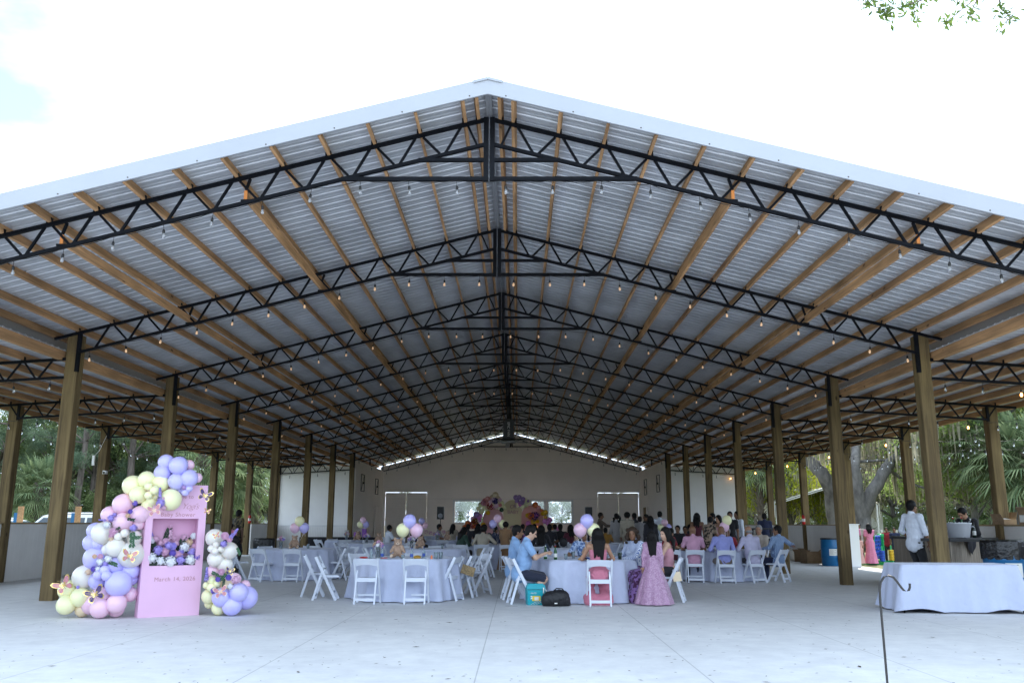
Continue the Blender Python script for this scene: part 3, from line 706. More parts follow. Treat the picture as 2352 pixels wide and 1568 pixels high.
# two big mossy live oaks near the side opening
def big_oak(label, y, limbs, crown, leaf='leaf_oak'):
    """limbs: list of point lists in picture pixels at depth y, with radii"""
    x0, _ = ay(limbs[0][0][0], 1200, y); t = thing('live_oak', label, 'tree', (x0, y, -.12), 0, 'live oaks by the side opening'); m = MB(); cs = []; rad = []
    for li in limbs:
        pts = []; rs = []
        for i, (px, py, r) in enumerate(li):
            x, z = ay(px, py, y); pts.append(Vector((x-x0, math.sin(i*1.7)*.3*(i > 0), z+.12))); rs.append(r*.48)
        fine = []; fr = []
        for i in range(len(pts)-1):
            for k in range(4):
                u = k/4; p = pts[i].lerp(pts[i+1], u); p += Vector((random.uniform(-1, 1), random.uniform(-1, 1), 0))*rs[i]*.12; fine.append(p); fr.append((rs[i]*(1-u)+rs[i+1]*u)*random.uniform(.93, 1.07))
        fine.append(pts[-1]); fr.append(rs[-1]); m.tube(fine, fr, 12)
    m.build('trunk', 'bark_grey', t)
    tw = MB(); 
    for px, py, r in crown:
        x, z = ay(px, py, y); p = Vector((x-x0, random.uniform(-2.5, 2.5), z+.12)); cs.append(p); rad.append(r)
        tw.tube(bent(pts[-1].lerp(p, .1), p, 5, .25), [.10, .085, .07, .05, .035, .02], 6)
    tw.build('branches', 'bark_grey', t)
    pts_ = clumps(cs, rad, 230, .3); leaves(pts_, .13, 'crown', leaf, t)
    p2 = clumps(cs, rad, 60, .3); n = len(p2); ln = rng.uniform(.3, 1.5, (n, 1)); v = np.empty((n, 4, 3)); o = rng.normal(size=(n, 3))*.035; o[:, 2] = 0
    v[:, 0] = p2-o; v[:, 1] = p2+o; v[:, 2] = p2+o*.2; v[:, 2, 2] -= ln[:, 0]; v[:, 3] = p2-o*.2; v[:, 3, 2] -= ln[:, 0]
    quads(v.reshape(-1, 3), n, 'moss', 'moss', t); return t
big_oak('thick grey live oak trunk leaning left between the posts, right of the carport', 44,
        [[(1932, 1235, 1.0), (1924, 1180, .88), (1908, 1125, .78), (1882, 1085, .70), (1858, 1052, .62), (1820, 1005, .5), (1780, 960, .4)], [(1915, 1235, .6), (1922, 1190, .5), (1918, 1140, .4)], [(1905, 1120, .3), (1940, 1080, .22), (1955, 1030, .2)]],
        [(1800, 960, 1.6), (1860, 960, 1.6), (1925, 985, 1.5), (1965, 1000, 1.5), (1890, 1000, 1.0), (1820, 1010, 1.1)], 'moss')
big_oak('forked live oak behind the girls in pink, one limb upright, one leaning right', 41,
        [[(1986, 1262, .74), (1982, 1190, .64), (1972, 1130, .52), (1960, 1075, .46), (1968, 1025, .42), (2000, 970, .3)], [(1988, 1262, .7), (1990, 1180, .64), (2002, 1128, .60), (2024, 1086, .56), (2048, 1060, .48), (2078, 1036, .38), (2120, 1010, .26)],
         [(2040, 1075, .18), (2085, 1105, .14), (2120, 1120, .11), (2150, 1115, .07)], [(1972, 1060, .16), (2040, 1055, .10), (2075, 1040, .06)]],
        [(2010, 960, 1.5), (2050, 1000, 1.4), (2095, 1020, 1.3), (2140, 1005, 1.5), (2180, 1040, 1.2), (2110, 965, 1.6), (2045, 1075, .7), (2200, 980, 1.6), (2030, 1025, 1.0)])
# ---- carport right rear
mat('tin_roof', (.60, .58, .52), .5, .2, var=.15, vscale=2)
cpt = thing('carport', 'open metal carport with pale ribbed roof beyond the right low wall', 'carport', (23.5, 62, -.12)); m = MB()
def vroof(m, hw, ln, ze, zr, step=.4):
    for s in (-1, 1):
        n = int(ln/step)
        for i in range(n):
            y0 = -ln/2+i*step
            m.add([(s*hw, y0, ze), (0, y0, zr), (0, y0+step*.5, zr+.04), (s*hw, y0+step*.5, ze+.04), (0, y0+step, zr), (s*hw, y0+step, ze)], [(0, 1, 2, 3), (3, 2, 4, 5)], 'tin_roof')
vroof(m, 3.3, 7, 2.9, 3.9); m.box((-3.32, 0, 2.45), (.04, 7, .9), 'tin_roof'); m.box((3.32, 0, 2.45), (.04, 7, .9), 'tin_roof')
m.build('roof', parent=cpt); m = MB()
for x in (-3.2, 3.2):
    for y in (-3.4, -1.1, 1.1, 3.4): m.box((x, y, 1.4), (.08, .08, 2.8), 'trim_white')
for y in (-3.4, 0, 3.4): m.bar((-3.2, y, 2.85), (0, y, 3.82), .06, .06, 'trim_white'); m.bar((3.2, y, 2.85), (0, y, 3.82), .06, .06, 'trim_white')
m.build('frame', parent=cpt)
cpt.rotation_euler.z = R(-5)
x_, _ = ay(1862, 1170, 58); cpt.location.x = x_+1.2; cpt.location.y = 61
hs = thing('farm_house', 'pale grey house wall glimpsed behind the leaning oak', 'house', (ay(1905, 1180, 76)[0], 76, -.12)); m = MB()
m.box((0, 0, 1.6), (7, 5, 3.2)); 
for i in range(14): m.box((0, -2.51, .1+i*.23), (7.02, .02, .02))
m.build('wall', 'white_wall', hs); m = MB(); m.prism([(-3.9, 3.2), (3.9, 3.2), (0, 4.8)], -2.9, 2.9, 'flash'); m.build('roof', parent=hs)
for x in (-1.6, 1.4): MB().box((x, -2.53, 1.7), (.9, .05, 1.2)).build('window', 'black_plastic', hs)
bn = thing('small_barn', 'small dark red barn with white metal roof beyond the left opening', 'barn', (ay(606, 1180, 66)[0], 66, -.12), R(8)); m = MB()
mat('barn_red', (.10, .035, .03), .9, var=.3); mat('white_metal', (.82, .84, .86), .4, .1)
m.box((0, 0, 1.0), (4.6, 4, 2.0)); m.build('wall', 'barn_red', bn); m = MB(); m.prism([(-3.0, 1.7), (-1.5, 2.5), (0, 3.1), (1.5, 2.5), (3.0, 1.7), (3.0, 1.62), (0, 3.0), (-3.0, 1.62)], -2.6, 2.6, 'white_metal'); m.build('roof', parent=bn)
m = MB(); m.add([(-3, -2.62, 1.55), (3, -2.62, 1.55), (2.2, -1, 2.7), (-2.2, -1, 2.7)], [(0, 1, 2, 3)], 'white_metal'); m.build('porch_roof', parent=bn)
for x in (-2.2, -1, .4, 1.8): MB().box((x, -2.5, .8), (.12, .12, 1.6)).build('porch_post', 'pine_wood', bn)
def wire_fence(label, a, b, h=1.25, n=9, mt='trim_wood'):
    a = Vector((*a, -.12)); b = Vector((*b, -.12)); t = thing('wire_fence', label, 'fence', a); d = b-a
    for i in range(n+1): MB().box(d*i/n+Vector((0, 0, h/2)), (.1, .1, h)).build('fence_post', mt, t)
    m = MB()
    for z in range(6): m.bar(Vector((0, 0, .15+z*h/6.2)), d+Vector((0, 0, .15+z*h/6.2)), .012, .012)
    k = int(d.length/.3)
    for i in range(k): m.bar(d*i/k+Vector((0, 0, .1)), d*i/k+Vector((0, 0, h*.97)), .008, .008)
    m.build('mesh', 'galv', t)
wire_fence('wire farm fence with wooden posts in front of the small barn', (ay(560, 1200, 55)[0], 55), (ay(640, 1200, 55)[0], 55), n=4)
wire_fence('wire fence with pale posts beyond the girls in pink', (ay(1960, 1200, 56)[0], 56), (ay(2400, 1200, 48)[0], 48), n=12, mt='trim_white')
# ---- parked cars beyond the left wall
mat('car_white', (.72, .74, .77), .25, .0, coat=.6); mat('car_glass', (.03, .05, .07), .08, spec=.8); mat('tyre', (.015, .015, .015), .8); mat('red_lamp', (.4, .01, .01), .3)
def car(label, loc, rz, suv=True):
    t = thing('parked_car', label, 'car', loc, rz, 'cars parked beyond the left wall'); H = 1.80 if suv else 1.45
    bd = [(-2.35, .35), (-2.4, .8), (-2.25, 1.0), (-1.2, 1.08), (2.25, 1.08), (2.38, .8), (2.35, .35)]
    m = MB(); m.prism(bd, -.93, .93); m.build('body', 'car_white', t)
    cab = [(-1.25, 1.08), (-.55, H-.06), (-.3, H), (1.85, H-.02), (2.05, H-.12), (2.25, 1.08)]
    m = MB(); 
    k = len(cab); vs = [(x, -.90+.16*(z-1.08)/(H-1.08), z) for x, z in cab]+[(x, .90-.16*(z-1.08)/(H-1.08), z) for x, z in cab]
    m.add(vs, [tuple(range(k)), tuple(reversed(range(k, 2*k)))]+[(i, i+k, (i+1) % k+k, (i+1) % k) for i in range(k)])
    m.build('cabin', 'car_white', t)
    for s in (-1, 1):
        for a, b in ((-.95, .1), (.18, 1.1), (1.18, 1.95)):
            zz = H-.14; q = [(a+(.0 if a > -.9 else -.12), 1.12), (b, 1.12), (b-(.0 if b < 1.5 else .12), zz), (a+(.0 if a > -.9 else .42), zz)]
            MB().add([(x, s*(.905-.16*(z-1.08)/(H-1.08)), z) for x, z in q], [(0, 1, 2, 3)] if s < 0 else [(3, 2, 1, 0)]).build('side_window', 'car_glass', t)
        for x in (-1.45, 1.45):
            w_ = MB(); w_.lathe([(.2, -.11), (.36, -.11), (.37, 0), (.36, .11), (.2, .11)], 18); w_.xf(Matrix.Translation((x, s*.85, .37)) @ Matrix.Rotation(math.pi/2, 4, 'X')); wo = w_.build('wheel', 'tyre', t)
            r = MB(); r.lathe([(.02, 0), (.21, .0)], 14); r.xf(Matrix.Translation((x, s*.975, .37)) @ Matrix.Rotation(math.pi/2, 4, 'X')); r.build('rim', 'galv', wo)
        MB().tube([(-.2, s*.62, H+.05), (1.8, s*.62, H+.05)], .02, 6).build('roof_rail', 'car_white', t)
        MB().box((2.36, s*.75, .95), (.06, .18, .25)).build('tail_light', 'red_lamp', t)
    ws = MB(); ws.add([(-1.23, -.8, 1.12), (-1.23, .8, 1.12), (-.60, .72, H-.08), (-.60, -.72, H-.08)], [(3, 2, 1, 0)]); ws.xf(Matrix.Translation((-.02, 0, .01))); ws.build('windscreen', 'car_glass', t)
    return t
car('white sport utility vehicle parked behind the left wall, right of the front left post', (ay(150, 1195, 36)[0], 36, -.04), R(4))
car('white car at the left edge, mostly hidden by the outermost post and the wall', (ay(10, 1195, 38)[0], 38, .12), R(180), False)
for px, k in ((46, 'left'), (178, 'right')):
    t = thing('marker_post', 'blue and wooden marker post, the %s one of two by the parked cars' % k, 'post', (ay(px, 1190, 33)[0], 33, -.12), 0, 'marker posts by the cars')
    MB().box((0, 0, 1.07), (.19, .09, 2.14)).build('wooden_stake', 'pine_wood', t); MB().box((-.17, .02, .95), (.13, .09, 1.9)).build('blue_stake', 'blue_drum', t)
# ---- overhanging branch at the top right
br = thing('overhanging_branch', 'leafy oak branch tips hanging into the top right of the sky', 'branch', (*[ay(2240, -40, 6.5)[0], 6.5], ay(2240, -40, 6.5)[1])); o = Vector(br.location)
leafmat('leaf_fresh', (.06, .10, .03), (.17, .24, .06), .5)
m = MB(); tips = []; Y_ = 6.5
def bp(px, py, dy=0): x, z = ay(px, py, Y_+dy); return Vector((x, Y_+dy, z))-o
tw = [[(2350, -160), (2270, -60), (2200, 0), (2165, 30), (2140, 48)], [(2350, -160), (2290, -40), (2255, 20), (2210, 40)], [(2330, -120), (2330, -20), (2345, 10), (2300, 62)], [(2340, -140), (2375, 0), (2378, 40), (2395, 60)][0:4], [(2330, -100), (2352, -10), (2330, 50)],
      [(2260, -60), (2220, -10), (2190, 5)], [(2270, -60), (2243, 5), (2240, 35)], [(2110, -60), (2115, -20), (2112, 12)], [(2350, -160), (2380, -20), (2310, 20)], [(2200, -60), (2180, -20), (2160, 10)], [(2240, -60), (2230, -20), (2220, 12)], [(2300, -60), (2290, -30), (2275, 2)]]
tw = [[(1176+(a-1176)*1.0-((2400-a)*.45+70 if a > 2150 else 95), b-20) for a, b in l] for l in tw]
for i, l in enumerate(tw):
    dy = random.uniform(-.25, .25); pts = [bp(a, b, dy) for a, b in l]; m.tube(pts, [.012-.009*k/(len(pts)-1) for k in range(len(pts))], 6); tips.append(pts[-1]); tips.append(pts[-2].lerp(pts[-1], .5)); tips.append(pts[-2])
    if i < 8: e = pts[-1]+Vector((random.uniform(-.1, .06), 0, -random.uniform(.03, .10))); m.tube([pts[-1], e], [.004, .002], 5); tips.append(e)
m.build('twigs', 'bark', br)
lv = []
for t_ in tips:
    for k in range(15):
        d = Vector((random.gauss(0, 1), random.gauss(0, .6), random.gauss(-.2, .9))).normalized(); n_ = d.cross(Vector((random.gauss(0, 1), random.gauss(0, 1), random.gauss(0, 1)))).normalized(); L_ = random.uniform(.04, .085); st = t_+Vector((random.gauss(0, .03), random.gauss(0, .03), random.gauss(0, .025)))
        lv += [st, st+d*L_*.5+n_*L_*.17, st+d*L_, st+d*L_*.5-n_*L_*.17]
quads(np.array([tuple(p) for p in lv]), len(lv)//4, 'leaves', 'leaf_fresh', br)
# ================================================================ SMOOTH-UNION MESHER (people, bears, bags)
def _sub(lo, hi, org, vx, shape):
    a = [max(0, int((lo[i]-org[i])/vx)) for i in range(3)]; b = [min(shape[i], int((hi[i]-org[i])/vx)+2) for i in range(3)]
    return a, b
def blob(prims, vx=.018, k=.03, cut=None):
    """prims: ('c',a,b,ra,rb[,k]) round cones, ('e',centre,radii,rot3x3 or None[,k]) ellipsoids, ('-e',...) subtracted. Returns verts, quads."""
    lo = np.full(3, 1e9); hi = np.full(3, -1e9); bx = []
    for p in prims:
        if p[0] == 'c':
            a = np.array(p[1], float); b = np.array(p[2], float); r = max(p[3], p[4]); l = np.minimum(a, b)-r; h = np.maximum(a, b)+r
        else:
            c = np.array(p[1], float); r = max(p[2]) if p[3] is not None else np.array(p[2], float); l = c-r; h = c+r
        bx.append((l, h))
        if p[0] != '-e': lo = np.minimum(lo, l); hi = np.maximum(hi, h)
    org = lo-2.5*vx; shape = np.ceil((hi-lo)/vx).astype(int)+6
    F = np.full(shape, .12, np.float32); ax = [org[i]+vx*np.arange(shape[i]) for i in range(3)]
    for p, (l, h) in zip(prims, bx):
        kk = p[-1] if len(p) > (5 if p[0] == 'c' else 4) else k
        a, b = _sub(l-kk-2*vx, h+kk+2*vx, org, vx, shape)
        if any(b[i] <= a[i] for i in range(3)): continue
        X, Y, Z = np.meshgrid(*[ax[i][a[i]:b[i]] for i in range(3)], indexing='ij')
        if p[0] == 'c':
            A = np.array(p[1], float); B = np.array(p[2], float); d = B-A; L2 = max(d@d, 1e-9)
            t = np.clip(((X-A[0])*d[0]+(Y-A[1])*d[1]+(Z-A[2])*d[2])/L2, 0, 1)
            D = np.sqrt((X-A[0]-t*d[0])**2+(Y-A[1]-t*d[1])**2+(Z-A[2]-t*d[2])**2)-(p[3]+t*(p[4]-p[3]))
        else:
            c = np.array(p[1], float); x = X-c[0]; y = Y-c[1]; z = Z-c[2]
            if p[3] is not None:
                q = np.array(p[3]); x, y, z = (q[0, 0]*x+q[1, 0]*y+q[2, 0]*z, q[0, 1]*x+q[1, 1]*y+q[2, 1]*z, q[0, 2]*x+q[1, 2]*y+q[2, 2]*z)
            r = p[2]; k0 = np.sqrt((x/r[0])**2+(y/r[1])**2+(z/r[2])**2); k1 = np.sqrt((x/r[0]**2)**2+(y/r[1]**2)**2+(z/r[2]**2)**2)+1e-6
            D = k0*(k0-1)/k1
        s = tuple(slice(a[i], b[i]) for i in range(3)); f = F[s]
        if p[0] == '-e': F[s] = np.maximum(f, -D)
        else:
            hh = np.clip(.5+.5*(f-D)/kk, 0, 1); F[s] = f*(1-hh)+D*hh-kk*hh*(1-hh)
    if cut: # list of (point, normal): keep the side the normal points away from
        X, Y, Z = np.meshgrid(*ax, indexing='ij')
        for c, n in cut: F = np.maximum(F, (X-c[0])*n[0]+(Y-c[1])*n[1]+(Z-c[2])*n[2])
    F[0] = F[-1] = .1; F[:, 0] = F[:, -1] = .1; F[:, :, 0] = F[:, :, -1] = .1
    ins = F < 0; nx, ny, nz = shape
    cs = np.zeros((nx-1, ny-1, nz-1), int)
    off = [(i, j, l) for i in (0, 1) for j in (0, 1) for l in (0, 1)]
    for (i, j, l) in off: cs += ins[i:nx-1+i, j:ny-1+j, l:nz-1+l]
    act = (cs > 0) & (cs < 8); idx = np.full(act.shape, -1); ci = np.argwhere(act); idx[act] = np.arange(len(ci))
    P = np.zeros((len(ci), 3)); cnt = np.zeros(len(ci))
    fv = {o: F[ci[:, 0]+o[0], ci[:, 1]+o[1], ci[:, 2]+o[2]] for o in off}
    for o in off:
        for d in range(3):
            if o[d] == 0:
                q = list(o); q[d] = 1; q = tuple(q); A = fv[o]; B = fv[q]; m = (A < 0) != (B < 0); t = A[m]/(A[m]-B[m])
                pt = np.tile(np.array(o, float), (m.sum(), 1)); pt[:, d] = t; P[m] += pt; cnt[m] += 1
    V = org+vx*(ci+P/cnt[:, None]); Q = []
    for d in range(3):
        e = (d+1) % 3; g = (d+2) % 3
        sl0 = [slice(None)]*3; sl1 = [slice(None)]*3; sl0[d] = slice(0, -1); sl1[d] = slice(1, None)
        A = ins[tuple(sl0)]; B = ins[tuple(sl1)]
        for flip in (0, 1):
            w_ = np.argwhere((A & ~B) if not flip else (~A & B)); w_ = w_[(w_[:, e] > 0) & (w_[:, g] > 0) & (w_[:, e] < shape[e]-1) & (w_[:, g] < shape[g]-1)]
            if not len(w_): continue
            c = [w_.copy() for _ in range(4)]; c[1][:, e] -= 1; c[2][:, e] -= 1; c[2][:, g] -= 1; c[3][:, g] -= 1
            ids = [idx[q[:, 0], q[:, 1], q[:, 2]] for q in c]
            qd = np.stack(ids, 1); Q.append(qd[:, ::-1] if flip else qd)
    return V, np.concatenate(Q)
def blob_obj(name, prims, m, parent=None, vx=.018, k=.03, extra=None, cut=None, wrinkle=0, loc=None):
    V, Q = blob(prims, vx, k, cut)
    if wrinkle:
        s = rng.uniform(0, 6, 3); V = V.copy(); f = np.sin(V[:, 2]*38+5*np.sin(V[:, 0]*14+s[0])+s[1])*np.sin(V[:, 0]*23+4*np.sin(V[:, 2]*11+s[2]))
        c = V.mean(0); d = V-c; d[:, 2] *= .2; d /= np.linalg.norm(d, axis=1, keepdims=True)+1e-6; V += d*(f*wrinkle)[:, None]
    verts = V.tolist(); faces = Q.tolist()
    if extra:
        o = len(verts); verts += [tuple(v) for v in extra.v]; faces += [tuple(i+o for i in f) for f in extra.f]
    me = bpy.data.meshes.new(name); me.from_pydata(verts, [], faces); me.polygons.foreach_set('use_smooth', [True]*len(faces)); me.materials.append(M[m]); me.update()
    o = bpy.data.objects.new(name, me); C.objects.link(o)
    if parent: o.parent = parent
    if loc: o.location = loc
    return o
# ---------------------------------------------------------------- people
SK = {'tan': (.38, .21, .13), 'brown': (.20, .10, .055), 'fair': (.50, .31, .22), 'dark': (.10, .05, .03)}
for k_, c_ in SK.items(): mat('skin_'+k_, c_, .55, var=.12, vscale=14, sss=.15)
mat('hair_black', (.006, .005, .005), .55, spec=.2, bump=.8, bscale=40, stretch=(3, 3, .5)); mat('hair_grey', (.22, .22, .22), .6, bump=.6, bscale=60); mat('hair_brown', (.035, .02, .012), .55, spec=.3, bump=.8, bscale=40, stretch=(3, 3, .5))
mat('eye', (.02, .015, .01), .2); mat('shoe', (.02, .018, .016), .5); mat('lips', (.30, .08, .07), .5); mat('shoe_white', (.6, .6, .6), .6)
def fab(name, col, pat=None, col2=None, sc=60, rough=.85, metal=0):
    if name in M: return name
    m = mat(name, col, rough, metal, var=.14, vscale=5, bump=.35, bscale=16, sheen=.15)
    if pat:
        n = m.node_tree; N = n.nodes.new; L = n.links.new; p = n.nodes['Principled BSDF']
        old = p.inputs['Base Color'].links[0].from_socket; tc = N('ShaderNodeTexCoord'); mx = N('ShaderNodeMix'); mx.data_type = 'RGBA'
        if pat in ('stripe', 'plaid'):
            w1 = N('ShaderNodeTexWave'); w1.inputs['Scale'].default_value = sc; w1.bands_direction = 'X'; L(tc.outputs['Object'], w1.inputs[0]); fac = w1.outputs[1]
            if pat == 'plaid':
                w2 = N('ShaderNodeTexWave'); w2.inputs['Scale'].default_value = sc; w2.bands_direction = 'Z'; L(tc.outputs['Object'], w2.inputs[0])
                a = N('ShaderNodeMath'); a.operation = 'MAXIMUM'; L(w1.outputs[1], a.inputs[0]); L(w2.outputs[1], a.inputs[1]); fac = a.outputs[0]
            r = N('ShaderNodeValToRGB'); r.color_ramp.elements[0].position = .55; r.color_ramp.elements[1].position = .7; L(fac, r.inputs[0]); fac = r.outputs[0]
        else:
            v = N('ShaderNodeTexVoronoi'); v.inputs['Scale'].default_value = sc; L(tc.outputs['Object'], v.inputs['Vector'])
            nz = N('ShaderNodeTexNoise'); nz.inputs['Scale'].default_value = sc*.25; L(tc.outputs['Object'], nz.inputs['Vector'])
            a = N('ShaderNodeMath'); a.operation = 'MULTIPLY_ADD'; a.inputs[1].default_value = .8; L(v.outputs['Color'], a.inputs[0]); L(nz.outputs[0], a.inputs[2])
            r = N('ShaderNodeValToRGB'); r.color_ramp.elements[0].position = .88; r.color_ramp.elements[1].position = .97; L(a.outputs[0], r.inputs[0]); fac = r.outputs[0]
            if pat == 'sequin': L(fac, p.inputs['Metallic']); p.inputs['Roughness'].default_value = .4
        L(fac, mx.inputs[0]); L(old, mx.inputs[6]); mx.inputs[7].default_value = (*col2, 1); L(mx.outputs[2], p.inputs['Base Color'])
    return name
V3 = Vector
def ik(a, b, l1, l2, pole):
    a = V3(a); b = V3(b); d = b-a; L_ = min(d.length, (l1+l2)*.998); dn = d.normalized(); b = a+dn*L_
    c = (l1*l1-l2*l2+L_*L_)/(2*L_); h = math.sqrt(max(0, l1*l1-c*c)); p = V3(pole); p = (p-dn*p.dot(dn)).normalized(); return a+dn*c+p*h, b
def person(label, x, y, face, H=1.72, sit=False, lean=4, turn=0, nod=0, hands=None, feet=None, skin='brown', hair='short', hmat='hair_black', top='fab_w', bottom='fab_k', sleeve='short', dress=None, fine=False, female=False, group=None, z=0, shoe='shoe', twist=0, seat_z=.45, belly=0, tuck=False, knees=None):
    t = thing('person', label, 'person', (x, y, z), R(face-90), group); s = H/1.75; vx = .0125 if fine else .02
    tr = Matrix.Rotation(R(twist), 3, 'Z') @ Matrix.Rotation(-R(lean), 3, 'X')
    hip = V3((0, 0, .93*s)) if not sit else V3((0, -.02, seat_z+.10*s))
    wf = .90 if female else 1
    def T(v): return hip+tr @ (V3(v)*s)
    sh = [T((sx*.185*wf, 0, .50)) for sx in (-1, 1)]; neck0 = T((0, -.005, .53)); hc = T((0, .025, .70)); hr = Matrix.Rotation(R(twist+turn), 3, 'Z') @ Matrix.Rotation(-R(lean*.5+nod), 3, 'X')
    def Hd(v): return hc+hr @ (V3(v)*s)
    hq = np.array(hr); tq = np.array(tr)
    b = []; c_ = lambda a, bb, ra, rb, k=.03: b.append(('c', tuple(a), tuple(bb), ra*s, rb*s, k))
    def e_(lst, cc, r, q, k=.03): lst.append(('e', tuple(cc), tuple(v*s for v in r), q, k))
    tor = []
    e_(tor, T((0, 0, .36)), (.165*wf, .108, .19), tq, .05); e_(tor, T((0, .01+belly*.4, .16)), (.145*wf+belly*.5, .105+belly, .17), tq, .05); e_(tor, T((0, -.01, 0)), (.165, .118, .13), tq, .05)
    tor.append(('c', tuple(sh[0]), tuple(sh[1]), .055*s, .055*s, .05))
    if female: [e_(tor, T((sx*.075, .085, .34)), (.06, .055, .06), tq, .03) for sx in (-1, 1)]
    b += tor
    c_(neck0, Hd((0, -.02, -.06)), .062*wf, .056*wf, .02)
    e_(b, Hd((0, -.008, .03)), (.078, .098, .098), hq, .01); e_(b, Hd((0, .018, -.045)), (.060, .070, .075), hq, .02); e_(b, Hd((0, .045, -.095)), (.030, .030, .024), hq, .02)
    c_(Hd((0, .088, .005)), Hd((0, .108, -.030)), .010, .017, .008); e_(b, Hd((0, .080, .032)), (.052, .016, .012), hq, .01)
    for sx in (-1, 1): e_(b, Hd((sx*.078, -.005, -.01)), (.010, .022, .032), hq, .006)
    if fine: b.append(('-e', tuple(Hd((.033, .098, .008))), (.016*s, .012*s, .010*s), hq)); b.append(('-e', tuple(Hd((-.033, .098, .008))), (.016*s, .012*s, .010*s), hq))
    # arms
    if hands is None: hands = [(-.24, .03, .74), (.24, .03, .74)] if not sit else [(-.16, .36, .76/s*1.0), (.16, .36, .76/s)]
    ex = MB(); arm = []
    for i, sx in enumerate((-1, 1)):
        hd = V3(hands[i])*s; el, wr = ik(sh[i], hd, .285*s, .255*s, (sx*.75, -.5, -.6)); arm.append((sh[i], el, wr))
        c_(sh[i], el, .050*wf, .040*wf); c_(el, wr, .041*wf, .027*wf); d = (wr-el).normalized()
        pn = d.cross(V3((sx, 0, 0))); pn = pn.normalized() if pn.length > .2 else V3((0, -1, 0)); side = d.cross(pn).normalized()
        pc = wr+d*.045*s; q = np.array(Matrix((side, d, pn)).transposed()); e_(b, pc, (.038, .052, .016), q, .012)
        if pn.z > 0: pn = -pn
        for f in range(4):
            r0 = wr+d*.085*s+side*(f-1.5)*.019*s; ln = (.036, .042, .040, .032)[f]*s; p1 = r0+(d+pn*.25).normalized()*ln; p2 = p1+(d*.7+pn*.8).normalized()*ln*.75; p3 = p2+(d*.3+pn).normalized()*ln*.55
            ex.tube([r0-d*.015*s, r0, p1, p2, p3], [.0085*s, .0088*s, .0082*s, .0075*s, .0055*s], 6)
        ts = side*(-sx if side.x*sx > 0 else sx)*1.0; th0 = wr+d*.025*s+ts*.03*s; th1 = th0+(ts*.7+d*.6+pn*.3).normalized()*.036*s; ex.tube([th0-ts*.015*s, th0, th1, th1+(d+ts*.2+pn*.5).normalized()*.028*s], [.011*s, .0115*s, .010*s, .007*s], 6)
    # legs
    hj = [hip+Matrix.Rotation(R(twist*.3), 3, 'Z') @ V3((sx*.09*s, 0, -.03*s)) for sx in (-1, 1)]; leg = []
    for i, sx in enumerate((-1, 1)):
        if feet: ft = V3(feet[i])*s
        elif sit: ft = V3((sx*.13, .44, .085))*1.0
        else: ft = V3((sx*.10, (.03, -.02)[i], .085))*s
        pole = (sx*.15, 1, .25) if sit else (sx*.05, 1, 0)
        if knees: pole = knees[i]
        kn, an = ik(hj[i], ft, .435*s, .415*s, pole); leg.append((hj[i], kn, an))
        c_(hj[i], kn, .088, .058, .04); c_(kn, an, .056, .036); e_(b, kn.lerp(an, .3)+V3((0, -.02, 0)), (.05, .05, .10), None, .03)
        c_(an+V3((0, -.03*s, -.04*s)), an+V3((0, .14*s, -.055*s)), .036, .028)
    body = blob_obj('body', b, 'skin_'+skin, t, vx, .03, extra=ex)
    # face
    if fine or not sit or True:
        for sx in (-1, 1): MB().ball(Hd((sx*.032, .083, .010)), (.013*s, .010*s, .008*s), nu=8, nv=6).build('eye', 'eye', t)
        MB().ball(Hd((0, .083, -.062)), (.024*s, .008*s, .007*s), nu=8, nv=6).build('mouth', 'lips', t)
    # hair
    h = []
    if hair != 'bald':
        g_ = .010 if hair == 'short' else .018
        e_(h, Hd((0, -.020, .040)), (.080+g_, .094+g_, .094+g_), hq, .02)
        if hair == 'short': e_(h, Hd((0, -.055, -.03)), (.072, .05, .06), hq, .02)
        if hair in ('long', 'vlong'):
            ln = .34 if hair == 'long' else .50
            for q_ in range(7):
                sx = (q_-3)/3; wx = random.uniform(-.015, .015); p0_ = Hd((sx*.06, -.05, .02)); p1_ = T((sx*.085+wx, -.115-.02*(1-abs(sx)), .58)); p2_ = T((sx*.075-wx, -.12-.015*(1-abs(sx)), .72-ln*random.uniform(.82, 1.05))); h.append(('c', tuple(p0_), tuple(p1_), .045*s, .036*s, .02)); h.append(('c', tuple(p1_), tuple(p2_), .036*s, .014*s, .014))
            for sx in (-1, 1): h.append(('c', tuple(Hd((sx*.075, -.01, .03))), tuple(T((sx*.105, -.02, .46))), .035*s, .03*s, .03))
        if hair == 'curly':
            for q_ in range(26):
                a = random.uniform(-2.6, 2.6)-math.pi/2; zz = random.uniform(-.19, .09); rr = .10+.03*(zz < 0); e_(h, Hd((rr*math.cos(a), rr*math.sin(a)*.9-.02, zz)), (random.uniform(.03, .045),)*3, None, .015)
        if hair == 'afro': e_(h, Hd((0, -.015, .045)), (.115, .118, .115), hq, .02)
        if hair == 'bun': e_(h, Hd((0, -.12, .05)), (.045, .045, .045), hq, .02); e_(h, Hd((0, -.055, -.03)), (.07, .05, .06), hq, .02)
        h.append(('-e', tuple(Hd((0, .105, -.035))), (.078*s, .085*s, .105*s), hq))
        blob_obj('hair', h, hmat, t, vx if fine else .018, .02)
    elif hmat == 'hair_grey':
        e_(h, Hd((0, -.045, -.01)), (.088, .075, .05), hq, .02); h.append(('-e', tuple(Hd((0, .08, .0))), (.2*s, .085*s, .2*s), hq)); blob_obj('hair', h, hmat, t, .016, .02)
    # clothing
    G_ = .014
    def infl(pr_, g): return [(p[0], p[1], p[2], p[3]+g, p[4]+g, p[5]) if p[0] == 'c' else (p[0], p[1], tuple(v+g for v in p[2]), p[3], p[4]) for p in pr_]
